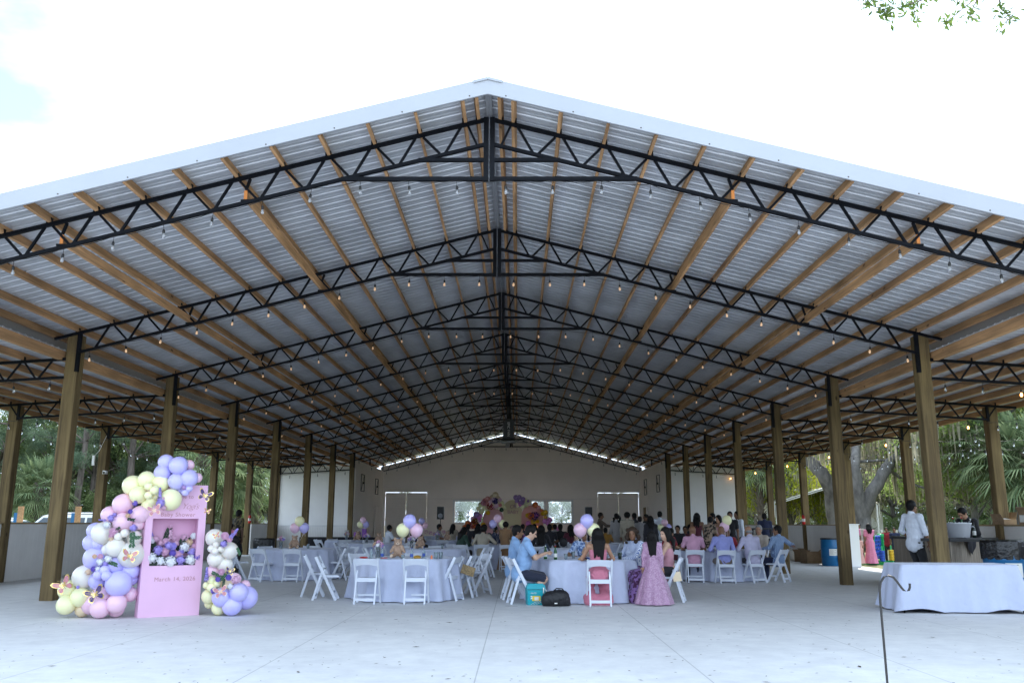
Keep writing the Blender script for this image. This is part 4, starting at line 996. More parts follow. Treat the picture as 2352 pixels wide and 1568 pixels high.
    if top:
        tp = infl(tor, G_); 
        if not tuck: e_(tp, T((0, -.005, -.05)), (.190, .146, .145), tq, .05)
        for i in (0, 1):
            A, B, Wr = arm[i]
            if sleeve == 'short': tp.append(('c', tuple(A), tuple(A.lerp(B, .66)), .064*s, .062*s, .03))
            elif sleeve == 'long': tp.append(('c', tuple(A), tuple(B), .064*s, .054*s, .03)); tp.append(('c', tuple(B), tuple(B.lerp(Wr, .93)), .054*s, .038*s, .03))
            elif sleeve == 'roll': tp.append(('c', tuple(A), tuple(B), .066*s, .056*s, .03)); tp.append(('c', tuple(B), tuple(B.lerp(Wr, .22)), .054*s, .052*s, .02))
        if sleeve != 'strap': tp.append(('c', tuple(neck0-V3((0, .005, .02))), tuple(neck0+(tr @ V3((0, -.01, .035)))*s), .075*s, .068*s, .02))
        cutp = [(tuple(T((0, 0, .43))), tuple(tr @ V3((0, 0, 1))))] if sleeve == 'strap' else None
        blob_obj('shirt' if not dress else 'bodice', tp, top, t, vx, .03, wrinkle=.005, cut=cutp)
        if sleeve == 'strap':
            m_ = MB()
            for sx in (-1, 1): m_.tube([T((sx*.09, .11, .40)), T((sx*.10, .03, .555)), T((sx*.09, -.10, .47)), T((sx*.08, -.118, .40))], .005*s, 5)
            m_.build('strap', top, t)
    if dress:
        if not sit:
            def fd(tt, u): return 1+(.07*math.sin(tt*9+1.3)+.05*math.sin(tt*16+.4))*(1-u)**.5
            flare = .46 if fine else .29
            MB().lathe([(flare*1.02*s, .02), (flare*s, .05*s), (flare*.86*s, .3*s), (flare*.66*s, .62*s), (.19*s, .90*s), (.150*s, 1.06*s)], 56 if fine else 30, fn=fd, capb=False, capt=False).build('skirt', dress, t)
        else:
            p_ = []
            for i, (A, B, Cc) in enumerate(leg): p_.append(('c', tuple(A), tuple(B), .12*s, .10*s, .10)); p_.append(('c', tuple(B), tuple(Cc+V3(((-1, 1)[i]*.03, 0, -.0))), .11*s, .12*s, .12))
            p_.append(('c', tuple(leg[0][1]), tuple(leg[1][1]), .08*s, .08*s, .1)); p_.append(('c', tuple(leg[0][2]), tuple(leg[1][2]), .09*s, .09*s, .1)); e_(p_, hip, (.19, .15, .12), None, .08)
            blob_obj('skirt', p_, dress, t, vx, .08, wrinkle=.010)
    elif bottom:
        p_ = []; e_(p_, hip+V3((0, -.005, -.02)), (.178, .132, .13), None, .05); short = bottom.endswith('shorts')
        for A, B, Cc in leg:
            p_.append(('c', tuple(A), tuple(A.lerp(B, .93)), .100*s, .084*s if short else .072*s, .04))
            if not short: p_.append(('c', tuple(B), tuple(B.lerp(Cc, .96)), .072*s, .060*s, .03))
        blob_obj('shorts' if short else 'trousers', p_, bottom, t, vx, .03, wrinkle=.005)
        for A, B, Cc in leg: blob_obj('shoe', [('c', tuple(Cc+V3((0, -.04*s, -.043*s))), tuple(Cc+V3((0, .16*s, -.052*s))), .044*s, .034*s)], shoe, t, .016)
    return t
# ================================================================ FURNITURE
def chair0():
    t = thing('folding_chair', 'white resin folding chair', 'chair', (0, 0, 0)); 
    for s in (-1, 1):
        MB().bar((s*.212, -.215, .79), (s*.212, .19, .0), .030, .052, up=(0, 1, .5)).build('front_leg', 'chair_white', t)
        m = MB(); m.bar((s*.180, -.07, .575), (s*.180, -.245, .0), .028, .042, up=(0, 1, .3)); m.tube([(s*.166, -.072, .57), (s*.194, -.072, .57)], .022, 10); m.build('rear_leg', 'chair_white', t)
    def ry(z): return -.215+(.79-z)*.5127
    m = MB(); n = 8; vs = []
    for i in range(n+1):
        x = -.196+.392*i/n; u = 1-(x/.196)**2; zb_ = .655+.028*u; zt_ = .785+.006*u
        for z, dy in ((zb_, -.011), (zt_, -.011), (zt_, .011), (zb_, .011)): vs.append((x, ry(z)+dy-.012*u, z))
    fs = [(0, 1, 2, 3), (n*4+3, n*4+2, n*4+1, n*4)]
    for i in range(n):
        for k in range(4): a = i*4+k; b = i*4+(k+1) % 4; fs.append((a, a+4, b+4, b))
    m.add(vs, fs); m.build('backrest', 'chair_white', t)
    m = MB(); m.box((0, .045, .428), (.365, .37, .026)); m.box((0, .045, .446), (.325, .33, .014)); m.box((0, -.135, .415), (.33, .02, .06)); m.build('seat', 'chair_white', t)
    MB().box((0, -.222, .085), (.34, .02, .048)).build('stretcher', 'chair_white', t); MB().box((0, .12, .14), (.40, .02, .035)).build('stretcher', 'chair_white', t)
    return t
CH = chair0(); first = [True]
TABLES = {}
def chair(x, y, face, label, group='white folding chairs'):
    """face: compass direction the sitter looks, degrees"""
    o = dup(CH, (x, y, 0), R(face-90), label, group)
    return o
def round_table(key, x, y, label, r=1.0):
    t = thing('covered_table', label, 'table', (x, y, 0), random.uniform(0, 6), 'round tables under white cloths')
    ph = [random.uniform(0, 6) for _ in range(3)]
    def fn(tt, u):
        w_ = max(0, 1-u)**.8 if u < .62 else 0
        return 1+w_*(.05*math.sin(9*tt+ph[0]+1.5*math.sin(2*tt+ph[2]))+.045*(1-2*abs(math.sin(8.5*tt+ph[1]+2*math.sin(tt+ph[0]))))+.02*math.sin(5*tt+ph[2]))
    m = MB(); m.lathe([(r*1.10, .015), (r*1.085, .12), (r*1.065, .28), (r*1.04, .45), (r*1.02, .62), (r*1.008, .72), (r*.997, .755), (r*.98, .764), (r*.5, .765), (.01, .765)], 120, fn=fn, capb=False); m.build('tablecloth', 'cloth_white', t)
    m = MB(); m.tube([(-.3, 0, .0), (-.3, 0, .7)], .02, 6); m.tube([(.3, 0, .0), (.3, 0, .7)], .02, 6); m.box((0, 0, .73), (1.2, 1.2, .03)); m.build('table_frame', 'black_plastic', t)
    TABLES[key] = (x, y); return t
round_table('t1', -1.74, 17.35, 'round table under white cloth, front one left of the aisle, cluttered with drinks', 1.0)
round_table('t2', -5.42, 23.35, 'round white cloth table behind the pink board, beside the second left posts', 1.02)
round_table('t3', 1.66, 17.12, 'round white cloth table in front right of the aisle, with green bottles', 1.0)
round_table('t4', -1.95, 23.6, 'empty round white cloth table directly behind the front left table', .96)
round_table('t8', 1.95, 23.9, 'round white cloth table directly behind the front right table', .96)
round_table('t7', 5.70, 23.35, 'round white table where the men in pale shirts sit', 1.0)
round_table('tc', -.35, 28.75, 'round white table of the pale cardigan and the check tunic', .95)
round_table('t6', -4.3, 29.6, 'round white table with bear, left of centre in the middle distance', .95)
round_table('t5', -6.3, 35.4, 'round white table by the black draped table on the left', .95)
round_table('t11', 2.9, 29.6, 'round white table with a black handbag hanging on its edge', .95)
round_table('t12', 7.0, 33.2, 'round white table right, where the patterned women stand', .95)
round_table('t13', -2.6, 35.6, 'far round white table left of the aisle, before the left speaker', .95)
round_table('t14', 1.2, 35.6, 'far round white table before the middle of the backdrop', .95)
round_table('t15', 4.9, 36.2, 'far round white table before the right speaker', .95)
round_table('t16', -4.8, 42, 'farthest round white table on the left, near the barn door', .95)
round_table('t17', 3.2, 42, 'farthest round white table on the right of the backdrop', .95)
# chairs: (table, x, y, face, label)
CL = [(-2.30, 16.17, 88, 'empty folding chair, back to us, left of the two before the front left table'), (-1.42, 16.2, 90, 'empty folding chair, back to us, right of the two before the front left table'),
 (-3.20, 17.0, 5, 'folding chair side on at the left of the front left table, the nearer of two'), (-3.62, 17.75, 12, 'folding chair side on at the left of the front left table, the farther of two'),
 (-.90, 16.95, 163, 'tilted looking folding chair right of the front left table, nearest the aisle'), (-.66, 17.65, 170, 'folding chair with the woven bag hung on its back'),
 (-.42, 18.45, 205, 'folding chair at the right rear of the front left table'), (-2.8, 18.5, -40, 'folding chair at the left rear of the front left table'), (-1.75, 18.72, -90, 'folding chair behind the front left table, facing us'),
 (-5.15, 22.05, 88, 'folding chair before the left rear table, back squarely to us'), (-5.95, 22.1, 68, 'folding chair before the left rear table, angled, near the small garland'), (-6.75, 22.75, 28, 'folding chair at the left end of the left rear table, by the wheels'),
 (-4.1, 22.9, 160, 'folding chair on the right of the left rear table'), (-4.2, 24.1, 215, 'folding chair at the right back of the left rear table'), (-6.4, 24.3, -40, 'folding chair at the left back of the left rear table'), (-5.4, 24.75, -90, 'folding chair behind the left rear table'),
 (-3.35, 22.9, 20, 'folding chair left of the second table, seen through the front chairs'), (-3.2, 24.3, -25, 'folding chair left back of the empty second table'), (-.62, 23.3, 170, 'folding chair facing left at the empty second table, nearer the aisle'), (-.5, 24.2, 195, 'folding chair facing left at the empty second table, farther one'), (-1.9, 25.0, -90, 'folding chair behind the empty second table'), (-2.7, 24.9, -70, 'folding chair at the back left of the empty second table'),
 (.50, 16.28, 12, 'folding chair under the man in light blue shirt and navy shorts'), (.36, 17.2, 8, 'folding chair under the second man in light blue, mostly hidden'), (1.86, 15.86, 90, 'folding chair, back to us, under the woman in the pink dress'),
 (3.28, 16.75, 165, 'folding chair right of the girl in lilac, with a cream purse'), (2.68, 16.9, 172, 'folding chair under the woman in blue stripes'), (1.9, 18.5, -95, 'folding chair behind the front right table under the person in blue'),
 (.85, 23.2, 25, 'folding chair left of the second right table, nearer one'), (1.15, 24.6, -40, 'folding chair left of the second right table, farther one'), (3.1, 23.2, 160, 'folding chair right of the second right table'), (2.2, 25.2, -100, 'folding chair behind the second right table'),
 (4.30, 22.38, 75, 'empty folding chair, back to us, left of the man in the pink shirt'), (4.82, 22.2, 84, 'folding chair under the bald man in the pink shirt'), (5.52, 21.98, 92, 'folding chair under the bald man in the lavender shirt'), (6.28, 22.2, 112, 'folding chair, angled, under the balding man in the pale white shirt'), (6.98, 22.55, 140, 'folding chair under the man in blue check who turns sideways'),
 (4.55, 24.1, -30, 'folding chair at the back left of the men\'s table'), (6.1, 24.75, -100, 'folding chair under the grey haired person in red'), (6.95, 24.2, 225, 'folding chair under the grey haired man in cream'),
 (.08, 27.15, 95, 'folding chair, back to us, behind the boy in the check tunic'), (-.68, 27.35, 85, 'folding chair under the pale cardigan'), (-1.55, 27.95, 35, 'folding chair under the dark haired woman leaning left of the cardigan'), (-1.2, 26.9, 60, 'folding chair, angled, left of the cardigan'), (.9, 28.7, 180, 'folding chair right of the check tunic table'), (-.7, 29.9, -90, 'folding chair beyond the check tunic table')]
for x, y, f_, l in CL: chair(x, y, f_, l)
wo = {'t6': 'the middle left bear table', 't5': 'the table by the black drape', 't11': 'the handbag table', 't12': 'the patterned women\'s table', 't13': 'the far table before the left speaker', 't14': 'the far table before the backdrop', 't15': 'the far table before the right speaker', 't16': 'the farthest left table', 't17': 'the farthest right table'}
sd8 = ['right', 'back right', 'back', 'back left', 'left', 'front left', 'front', 'front right']
for k_, nm in wo.items():
    tx, ty = TABLES[k_]
    for a in range(8):
        if k_ in ('t5', 't16', 't17') and a in (2, 1): continue
        an = a*45+random.uniform(-6, 6); d = 1.18; chair(tx+d*math.cos(R(an)), ty+d*math.sin(R(an)), an+180, 'folding chair at the %s of %s' % (sd8[a], nm), 'folding chairs at the far tables')
for c in list(CH.children): bpy.data.objects.remove(c)
bpy.data.objects.remove(CH)
# ---- rectangular table, front right
tb = thing('buffet_table', 'long rectangular table under a floor length white cloth, front right', 'table', (7.72, 15.15, 0), R(-3)); m = MB(); LX, LY, n = .92, .39, 56
rows = [(0, .765), (.01, .76), (.02, .70), (.045, .55), (.07, .36), (.10, .18), (.125, .02)]; per = []
def rp(u, e):
    """point on the rounded rectangle outline grown by e"""
    P_ = 2*(2*LX+2*LY); d = u*P_; cs = [(-LX, -LY, 1, 0, 2*LX), (LX, -LY, 0, 1, 2*LY), (LX, LY, -1, 0, 2*LX), (-LX, LY, 0, -1, 2*LY)]
    for cx, cy, dx, dy, L_ in cs:
        if d <= L_+1e-9: return (cx+dx*d+dy*e, cy+dy*d-dx*e, dx, dy, d/L_, L_)
        d -= L_
N_ = 220; vs = []
for j, (e, z) in enumerate(rows):
    for i in range(N_):
        x, y, dx, dy, f_, L_ = rp(i/N_, 0); w_ = j/6
        ed = min(f_, 1-f_)*L_; cor = math.exp(-(ed/.10)**2); nx_, ny_ = dy, -dx
        fold = w_*(.022*math.sin(i*.32+1)+.02*math.sin(i*.19+4)+.012*math.sin(i*.61)); g_ = e*(1+.5*cor)+fold*(1-.5*cor)
        sx = (-dx if f_ < .5 else dx)*cor*e*1.0; sy = (-dy if f_ < .5 else dy)*cor*e*1.0
        vs.append((x+nx_*g_+sx, y+ny_*g_+sy, max(.006, z+(.05*w_*max(0, math.sin(i*.11+.6)) if j == 6 else 0)-(0 if j else 0))))
fs = [(j*N_+i, j*N_+(i+1) % N_, (j+1)*N_+(i+1) % N_, (j+1)*N_+i) for j in range(6) for i in range(N_)]
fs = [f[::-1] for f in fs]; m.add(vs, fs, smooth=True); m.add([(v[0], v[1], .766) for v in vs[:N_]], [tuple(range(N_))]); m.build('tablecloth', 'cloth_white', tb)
for sx in (-1, 1):
    for sy in (-1, 1): MB().tube([(sx*.84, sy*.30, .72), (sx*.95, sy*.37-.05*(sy < 0), 0)], .015, 8).build('leg', 'black_plastic', tb)
MB().box((0, 0, .74), (1.78, .74, .03)).build('tabletop', 'black_plastic', tb)
# ---- shepherd hook close to the camera
hk = thing('shepherd_hook', 'black metal shepherd hook standing alone in the right foreground', 'garden hook', (2.43, 5.0, 0)); m = MB()
hp = [(.004, 0), (.002, .5), (0, 1.0), (.002, 1.05), (.012, 1.09), (.032, 1.117), (.058, 1.125), (.084, 1.115), (.104, 1.09), (.120, 1.065), (.134, 1.047), (.150, 1.040), (.164, 1.047), (.171, 1.062), (.172, 1.083)]
m.tube([(a, 0, b) for a, b in hp], .0065, 10); m.build('hooked_rod', 'black_plastic', hk); MB().tube([(-.1, 0, .004), (.14, 0, .004)], .006, 6).build('foot_bar', 'black_plastic', hk)
# ---- barrels
def barrel(label, x, y, bag=False, s=1, rz=0, lid=True):
    t = thing('barrel', label, 'barrel', (x, y, 0), rz, None, s); m = MB()
    m.lathe([(.27, 0), (.29, .03), (.295, .28), (.305, .30), (.295, .32), (.295, .58), (.305, .60), (.295, .62), (.29, .84), (.27, .88)], 32); m.build('drum', 'blue_drum', t)
    if bag:
        def fn(tt, u): return 1+.03*math.sin(13*tt)+.02*math.sin(29*tt+1)
        m = MB(); m.lathe([(.303, .60), (.308, .70), (.31, .86), (.30, .895), (.285, .90), (.26, .86), (.24, .74)], 60, fn=fn, capb=False, capt=False); m.build('bin_liner', 'bag_black', t)
    elif lid: m = MB(); m.lathe([(.30, .85), (.305, .88), (.28, .90)], 30); m.build('lid', 'black_plastic', t)
    m = MB(); 
    for i in range(7):
        a0 = R(-90-26+i*7.4); a1 = R(-90-26+(i+1)*7.4); r = .2975
        m.add([(r*math.cos(a0), r*math.sin(a0), .34), (r*math.cos(a1), r*math.sin(a1), .34), (r*math.cos(a1), r*math.sin(a1), .55), (r*math.cos(a0), r*math.sin(a0), .55)], [(0, 1, 2, 3)])
    lo_ = m.build('paper_label', 'paper', t); m = MB()
    for j in range(7):
        a0 = R(-90-20); a1 = R(-90+random.uniform(2, 20)); z = .37+j*.025; r = .299
        for q in range(4):
            b0 = a0+(a1-a0)*q/4; b1 = a0+(a1-a0)*(q+.8)/4; m.add([(r*math.cos(b0), r*math.sin(b0), z), (r*math.cos(b1), r*math.sin(b1), z), (r*math.cos(b1), r*math.sin(b1), z+.008), (r*math.cos(b0), r*math.sin(b0), z+.008)], [(0, 1, 2, 3)])
    m.build('print', 'dark_line', lo_); return t
barrel('blue plastic barrel with paper label by the right low wall', 11.4, (11.4-CAMX)/(ray(1909, 1290).x/ray(1909, 1290).y), s=1.06)
x_, y_ = gp(2310, 1378); barrel('big blue bin barrel with black liner behind the right end of the buffet table', x_+.24, y_+.35, True, 1.25, lid=False)
x_, y_ = gp(583, 1256, .9); barrel('lined blue bin barrel near the man in a cap on the left', -7.7, 28.3, True, 1.05, lid=False)
# ---- bar counter
x0, y0 = 9.62, 18.9; x1, y1 = ay(2052, 1228, 23.5)[0], 23.5; xe, ye = ay(2283, 1229, 20.6)[0], 20.6
bar = thing('bar_counter', 'bar counter clad in weathered boards with a black top, right side', 'bar', (x0, y0, 0))
def face(a, b, nb, nm):
    a = V3((*a, 0)); b = V3((*b, 0)); m = MB(); nrm = (b-a).cross(V3((0, 0, 1))).normalized()
    for i in range(nb):
        p = a.lerp(b, (i+.04)/nb); q = a.lerp(b, (i+.96)/nb); m.bar(p+V3((0, 0, .53)), q+V3((0, 0, .53)), .03, 1.06)
    m.build(nm, 'board_wood', bar)
f1 = (x1-x0, y1-y0); f2 = (xe-x0, ye-y0); face((0, 0), f1, 40, 'long_front'); face((0, 0), f2, 16, 'end_front'); 
m = MB(); inn = V3((.45, .45, 0)); mid = V3((0, 0, 0)); q1 = V3((*f1, 0)); q2 = V3((*f2, 0))
d1 = q1.normalized(); d2 = q2.normalized(); n1 = V3((d1.y, -d1.x, 0)); n2 = V3((-d2.y, d2.x, 0)); wv = .55
m.bar(q1*-.02+n1*wv/2+V3((0, 0, 1.09)), q1*1.02+n1*wv/2+V3((0, 0, 1.09)), wv+.1, .06); m.bar(q2*-.03+n2*wv/2+V3((0, 0, 1.092)), q2*1.04+n2*wv/2+V3((0, 0, 1.092)), wv+.1, .062); m.build('counter_top', 'black_plastic', bar)
face((q2.x, q2.y), (q2.x+n2.x*.5, q2.y+n2.y*.5), 4, 'end_panel')
def bw(u, v=.3, on=1): # point on the bar top: u along first (1) or second (2) counter
    q = (q1*u+n1*v) if on == 1 else (q2*u+n2*v); return (x0+q.x, y0+q.y, 1.121)
# ice bucket, towel, bottles, cups
bk = thing('ice_bucket', 'large galvanised ice bucket full of bottles on the bar corner', 'bucket', bw(.42, .22, 2)); def_ = MB()
def_.lathe([(.20, 0), (.215, .02), (.27, .31), (.285, .33), (.262, .33), (.20, .06)], 30, capt=True); def_.build('bucket', 'galv', bk); mat('ice', (.8, .85, .9), .3)
m = MB()
for s in (-1, 1): m.tube([(s*.275, -.05, .27), (s*.33, -.05, .23), (s*.33, .05, .23), (s*.275, .05, .27)], .008, 6)
m.build('handle', 'galv', bk)
m = MB()
for i in range(26): a = i*2.4; r = .2*math.sqrt(i/26); m.box((r*math.cos(a), r*math.sin(a), .30), (.06, .06, .05), rot=(i, i*2, 0))
m.build('ice', 'ice', bk)
mat('glass_green', (.02, .16, .03), .12, trans=.6, ior=1.4); mat('glass_dark', (.01, .02, .012), .12); mat('glass_clear', (.75, .85, .9), .08, trans=.85, ior=1.2); mat('foil_red', (.4, .01, .02), .4)
def bottle(label, loc, m_='glass_green', h=.25, r=.031, capm='foil_red', tilt=0, group=None, lab='paper'):
    t = thing('bottle', label, 'bottle', loc, 0, group); 
    if tilt: t.rotation_euler.y = R(tilt)
    MB().lathe([(r*.9, 0), (r, .01), (r, h*.55), (r*.75, h*.66), (r*.42, h*.80), (r*.40, h*.96)], 14).build('glass', m_, t)
    MB().lathe([(r*.45, h*.93), (r*.45, h), (r*.3, h*1.005)], 10).build('cap', capm, t)
    if lab: MB().lathe([(r*1.03, h*.18), (r*1.03, h*.45)], 14, capb=False, capt=False).build('bottle_label', lab, t)
    return t
for i, (u, mm, cm, la) in enumerate([(.38, 'glass_green', 'foil_red', 'green bottle with red foil leaning in the ice bucket, leftmost'), (.47, 'glass_green', 'foil_red', 'green bottle standing in the middle of the ice bucket'), (.56, 'glass_clear', 'paper', 'clear bottle neck leaning out of the ice bucket on the right')]):
    p = bw(u, .2, 2); bottle(la, (p[0], p[1], p[2]+.12), mm, .33, .035, cm, (-14, 4, 24)[i], 'bottles in the ice bucket')
bottle('tall dark wine bottle right of the ice bucket', bw(.70, .15, 2), 'glass_dark', .34, .038, 'black_plastic'); bottle('dark wine bottle behind the first, right of the ice bucket', bw(.66, .32, 2), 'glass_dark', .32, .038, 'foil_red')
tw_ = thing('towel', 'black towel draped over the bar corner under the ice bucket', 'towel', bw(.35, -.02, 2)); m = MB(); nn_ = 14; vs = []
for i in range(nn_+1):
    u = i/nn_; dpt = .06+.40*(1-abs(2*u-1.15)**1.3); 
    for j in range(7):
        v = j/6; q = d2*((u-.5)*.75*(1-.25*v))+V3((0, 0, .012-max(0, v-.15)*dpt))-n2*(.02*math.sin(i*1.1)*v+.0+(.055 if v > .15 else -.15)); vs.append(q)
fs = [(i*7+j, (i+1)*7+j, (i+1)*7+j+1, i*7+j+1) for i in range(nn_) for j in range(6)]; m.add(vs, fs, smooth=True); m.build('cloth', 'cloth_black', tw_)
mat('plastic_red', (.35, .01, .02), .3, spec=.6)
t = thing('drink_dispenser', 'dark red covered jar on the bar beside the man in white', 'jar', bw(.64, .15)); MB().lathe([(.09, 0), (.12, .05), (.13, .16), (.10, .20)], 18).build('jar', 'plastic_red', t); m = MB(); m.lathe([(.135, .20), (.13, .26), (.08, .35), (.02, .38)], 18); m.build('dome_lid', 'plastic_red', t)
for i, (u, v, la, mm) in enumerate([(.58, .12, 'clear plastic cup stack on the bar by the red jar', 'glass_clear'), (.53, .18, 'white paper cup stack on the bar', 'paper'), (.47, .12, 'small black caddy on the bar between cups and post', 'black_plastic'), (.36, .15, 'low tray of lemon slices on the bar next to the post', 'paper')]):
    t = thing('cup_stack' if i < 2 else ('bar_caddy' if i == 2 else 'tray'), la, ('cups', 'cups', 'caddy', 'tray')[i], bw(u, v)); 
    MB().lathe([(.035, 0), (.048, .22)] if i < 2 else ([(.05, 0), (.07, .14), (.09, .15)] if i == 2 else [(.12, 0), (.14, .04)]), 14).build('body', mm, t)
    if i < 2: MB().lathe([(.05, .215), (.052, .225), (.045, .225)], 14).build('rim', mm, t)
    if i == 2: MB().box((.03, 0, .2), (.02, .02, .12)).build('straws', 'black_plastic', t)
    if i == 3: MB().lathe([(.11, .04), (.1, .06), (.02, .07)], 12).build('lemon_slices', 'balloon_y' if 'balloon_y' in M else 'paper', t)
# boxes on the right wall
for lab, px, w_, h_, mm in (('cardboard box with raised flaps on the wall cap at far right', 2330, .42, .26, 'card'), ('low open carton with white sheets on the wall cap, left of the taller box', 2262, .50, .12, 'card')):
    x_ = W2+.02; yb = {2330: 20.3, 2262: 21.4}[px]; t = thing('cardboard_box', lab, 'box', (x_, yb, 1.421)); m = MB(); d_ = w_
    m.box((0, 0, .005), (.30, d_, .01)); 
    for s in (-1, 1): m.box((s*.15, 0, h_/2), (.008, d_, h_)); m.box((0, s*d_/2, h_/2), (.30, .008, h_))
    m.build('box_body', mm, t); MB().bar((-.15, 0, h_), (-.21, 0, h_+.13), d_*.95, .006).build('flap', mm, t); MB().bar((.15, 0, h_), (.20, 0, h_+.17), d_*.95, .006).build('flap', mm, t)
    if h_ < .2: MB().box((0, -.02, h_+.01), (.26, .40, .03), rot=(.1, .15, 0)).build('paper_sheet', 'paper', t)
    else: MB().box((-.157, .05, h_*.5), (.004, .22, .16)).build('shipping_label', 'paper', t)
# boxes and pails on the floor by the right wall
for i, (px, py, w_, h_, lab) in enumerate([(1868, 1283, .75, .42, 'open brown carton on the floor beside the blue barrel'), (1842, 1282, .45, .35, 'smaller dark carton on the floor near the low wall')]):
    x_ = 11.5; y_ = (x_-CAMX)/(ray(px, 1290).x/ray(px, 1290).y); t = thing('cardboard_box', lab, 'box', (x_, y_, 0), R(10+20*i)); m = MB()
    for s in (-1, 1): m.box((s*w_/2, 0, h_/2), (.01, w_*.7, h_)); m.box((0, s*w_*.35, h_/2), (w_, .01, h_))
    m.box((0, 0, .01), (w_, w_*.7, .01)); m.build('box_body', 'card', t)
    MB().bar((w_/2, 0, h_), (w_/2+.12, 0, h_+.08), w_*.7, .008).build('flap', 'card', t); MB().bar((-w_/2, 0, h_), (-w_/2-.1, 0, h_+.12), w_*.7, .008).build('flap', 'card', t)
for i, (px, py) in enumerate([(1806, 1280), (1822, 1279), (1792, 1281)]):
    x_ = 11.7-.25*i; y_ = (x_-CAMX)/(ray(px, 1290).x/ray(px, 1290).y); t = thing('pail', ('white pail, middle of three by the low wall', 'white pail with a rose gold lid by the low wall', 'dark pail just right of the third inner post')[i], 'pail', (x_, y_, 0), 0, 'pails on the floor'); MB().lathe([(.15, 0), (.18, .36), (.185, .37), (.17, .37)], 18).build('pail_body', ('paper', 'paper', 'black_plastic')[i], t)
    MB().tube([(.17*math.cos(a), 0, .36+.14*math.sin(a)) for a in [R(v) for v in range(0, 181, 20)]], .005, 5).build('handle', 'galv', t)
# fire extinguishers on posts
for k, (x_, y_, lab) in enumerate([(W2-.13, TY(5)+.02, 'red fire extinguisher on the outer post at the right low wall'), (-W2+.16, TY(6)+.0, 'red fire extinguisher on the outer post left of the small barn')]):
    t = thing('fire_extinguisher', lab, 'extinguisher', (x_, y_, 1.42), 0, 'fire extinguishers on posts', .8); MB().lathe([(.07, 0), (.08, .02), (.08, .38), (.05, .45), (.02, .47)], 16).build('cylinder', 'red_paint', t)
    m = MB(); m.box((0, 0, .51), (.03, .10, .06)); m.tube([(0, -.05, .5), (.02, -.10, .4), (.0, -.09, .15)], .012, 6); m.build('valve', 'black_plastic', t); MB().lathe([(.0815, .14), (.0815, .28)], 16, capb=False, capt=False).build('tag', 'paper', t)
# black drape table at the left white room, with gifts; speakers; dj stand
t = thing('draped_table', 'long table under a black floor cloth against the left white room', 'table', (-9.1, YR-1.3, 0)); MB().box((1.2, 0, .375), (5.2, .75, .75), taper=.99).build('black_cloth', 'cloth_black', t)
gm = [('gift_box', 'small purple gift box standing at the right of the black table', (.20, .05, .35), .9), ('gift_bag', 'white gift bag lying tilted on the black table', (.62, .62, .60), .0), ('gift_bag', 'purple wrapped gift bag on the black table', (.28, .10, .40), .55), ('carton', 'small white carton at the left of the black table', (.7, .7, .7), -.9)]
for i, (nm, lab, col, dx) in enumerate(gm):
    mn = 'gift%d' % i; mat(mn, col, .5); g_ = thing(nm, lab, 'gift', (-8.2+dx, YR-1.35, .751), R(20*i)); h_ = (.42, .34, .25, .16)[i]; MB().box((0, 0, h_/2), (.22+.1*(i == 2), .15, h_), rot=(0, .0, 0)).build('wrap', mn, g_)
    if nm == 'gift_bag': MB().tube([(-.05, 0, h_), (-.04, 0, h_+.1), (.04, 0, h_+.1), (.05, 0, h_)], .005, 5).build('handle', 'paper', g_)
    elif nm == 'gift_box': MB().box((0, 0, h_+.01), (.05, .16, .03)).build('bow', 'gift1' if 'gift1' in M else 'paper', g_)
    else: MB().box((0, 0, h_+.006), (.24, .17, .012)).build('lid', mn, g_)
for px, lab in ((1012, 'left'), (1352, 'right')):
    x_, _ = ay(px, 1180, 47); t = thing('speaker', 'black loudspeaker on a pole, %s of the balloon backdrop' % lab, 'loudspeaker', (x_, 47, 0), 0, 'loudspeakers on stands')
    m = MB(); m.box((0, 0, 1.98), (.36, .34, .66), taper=1); m.build('cabinet', 'black_plastic', t); m = MB(); m.lathe([(.13, 0), (.10, .02)], 16); m.xf(Matrix.Translation((0, -.173, 1.83)) @ Matrix.Rotation(math.pi/2, 4, 'X')); m.build('woofer', 'flash', t)
    m = MB(); m.tube([(0, 0, .4), (0, 0, 1.7)], .02, 8); 
    for a in (90, 210, 330): m.tube([(0, 0, .75), (.45*math.cos(R(a)), .45*math.sin(R(a)), .02)], .014, 6)
    m.build('stand', 'black_plastic', t)
# ================================================================ PEOPLE
fab('blue_polo', (.22, .36, .58)); fab('navy_shorts', (.012, .016, .035)); fab('blue_check', (.30, .42, .58), 'plaid', (.12, .18, .32), 14); fab('pink_dress', (.52, .17, .24)); fab('blue_stripe', (.62, .66, .74), 'stripe', (.06, .12, .34), 22)
fab('purple_sequin', (.24, .13, .34), 'spot', (.06, .015, .06), 26); fab('lilac_gown', (.33, .18, .29), 'spot', (.42, .26, .37), 70, .5); fab('pink_top', (.50, .25, .30)); fab('blue_floral', (.07, .14, .32), 'spot', (.4, .5, .7), 30)
fab('pink_shirt', (.50, .27, .38)); fab('lavender', (.26, .28, .58)); fab('pale_shirt', (.44, .42, .56)); fab('cream', (.44, .38, .32)); fab('red_top', (.28, .02, .03)); fab('white_shirt', (.62, .66, .74)); fab('black_cloth', (.010, .010, .013)); fab('khaki', (.20, .16, .12))
fab('dark_cloth', (.018, .018, .024)); fab('navy', (.015, .022, .06)); fab('tan_check', (.46, .27, .12), 'plaid', (.16, .09, .05), 9); fab('beige_knit', (.36, .32, .25)); fab('grey_top', (.28, .27, .27)); fab('maroon', (.09, .015, .03)); fab('mustard', (.26, .13, .02)); fab('brown_jkt', (.10, .07, .05))
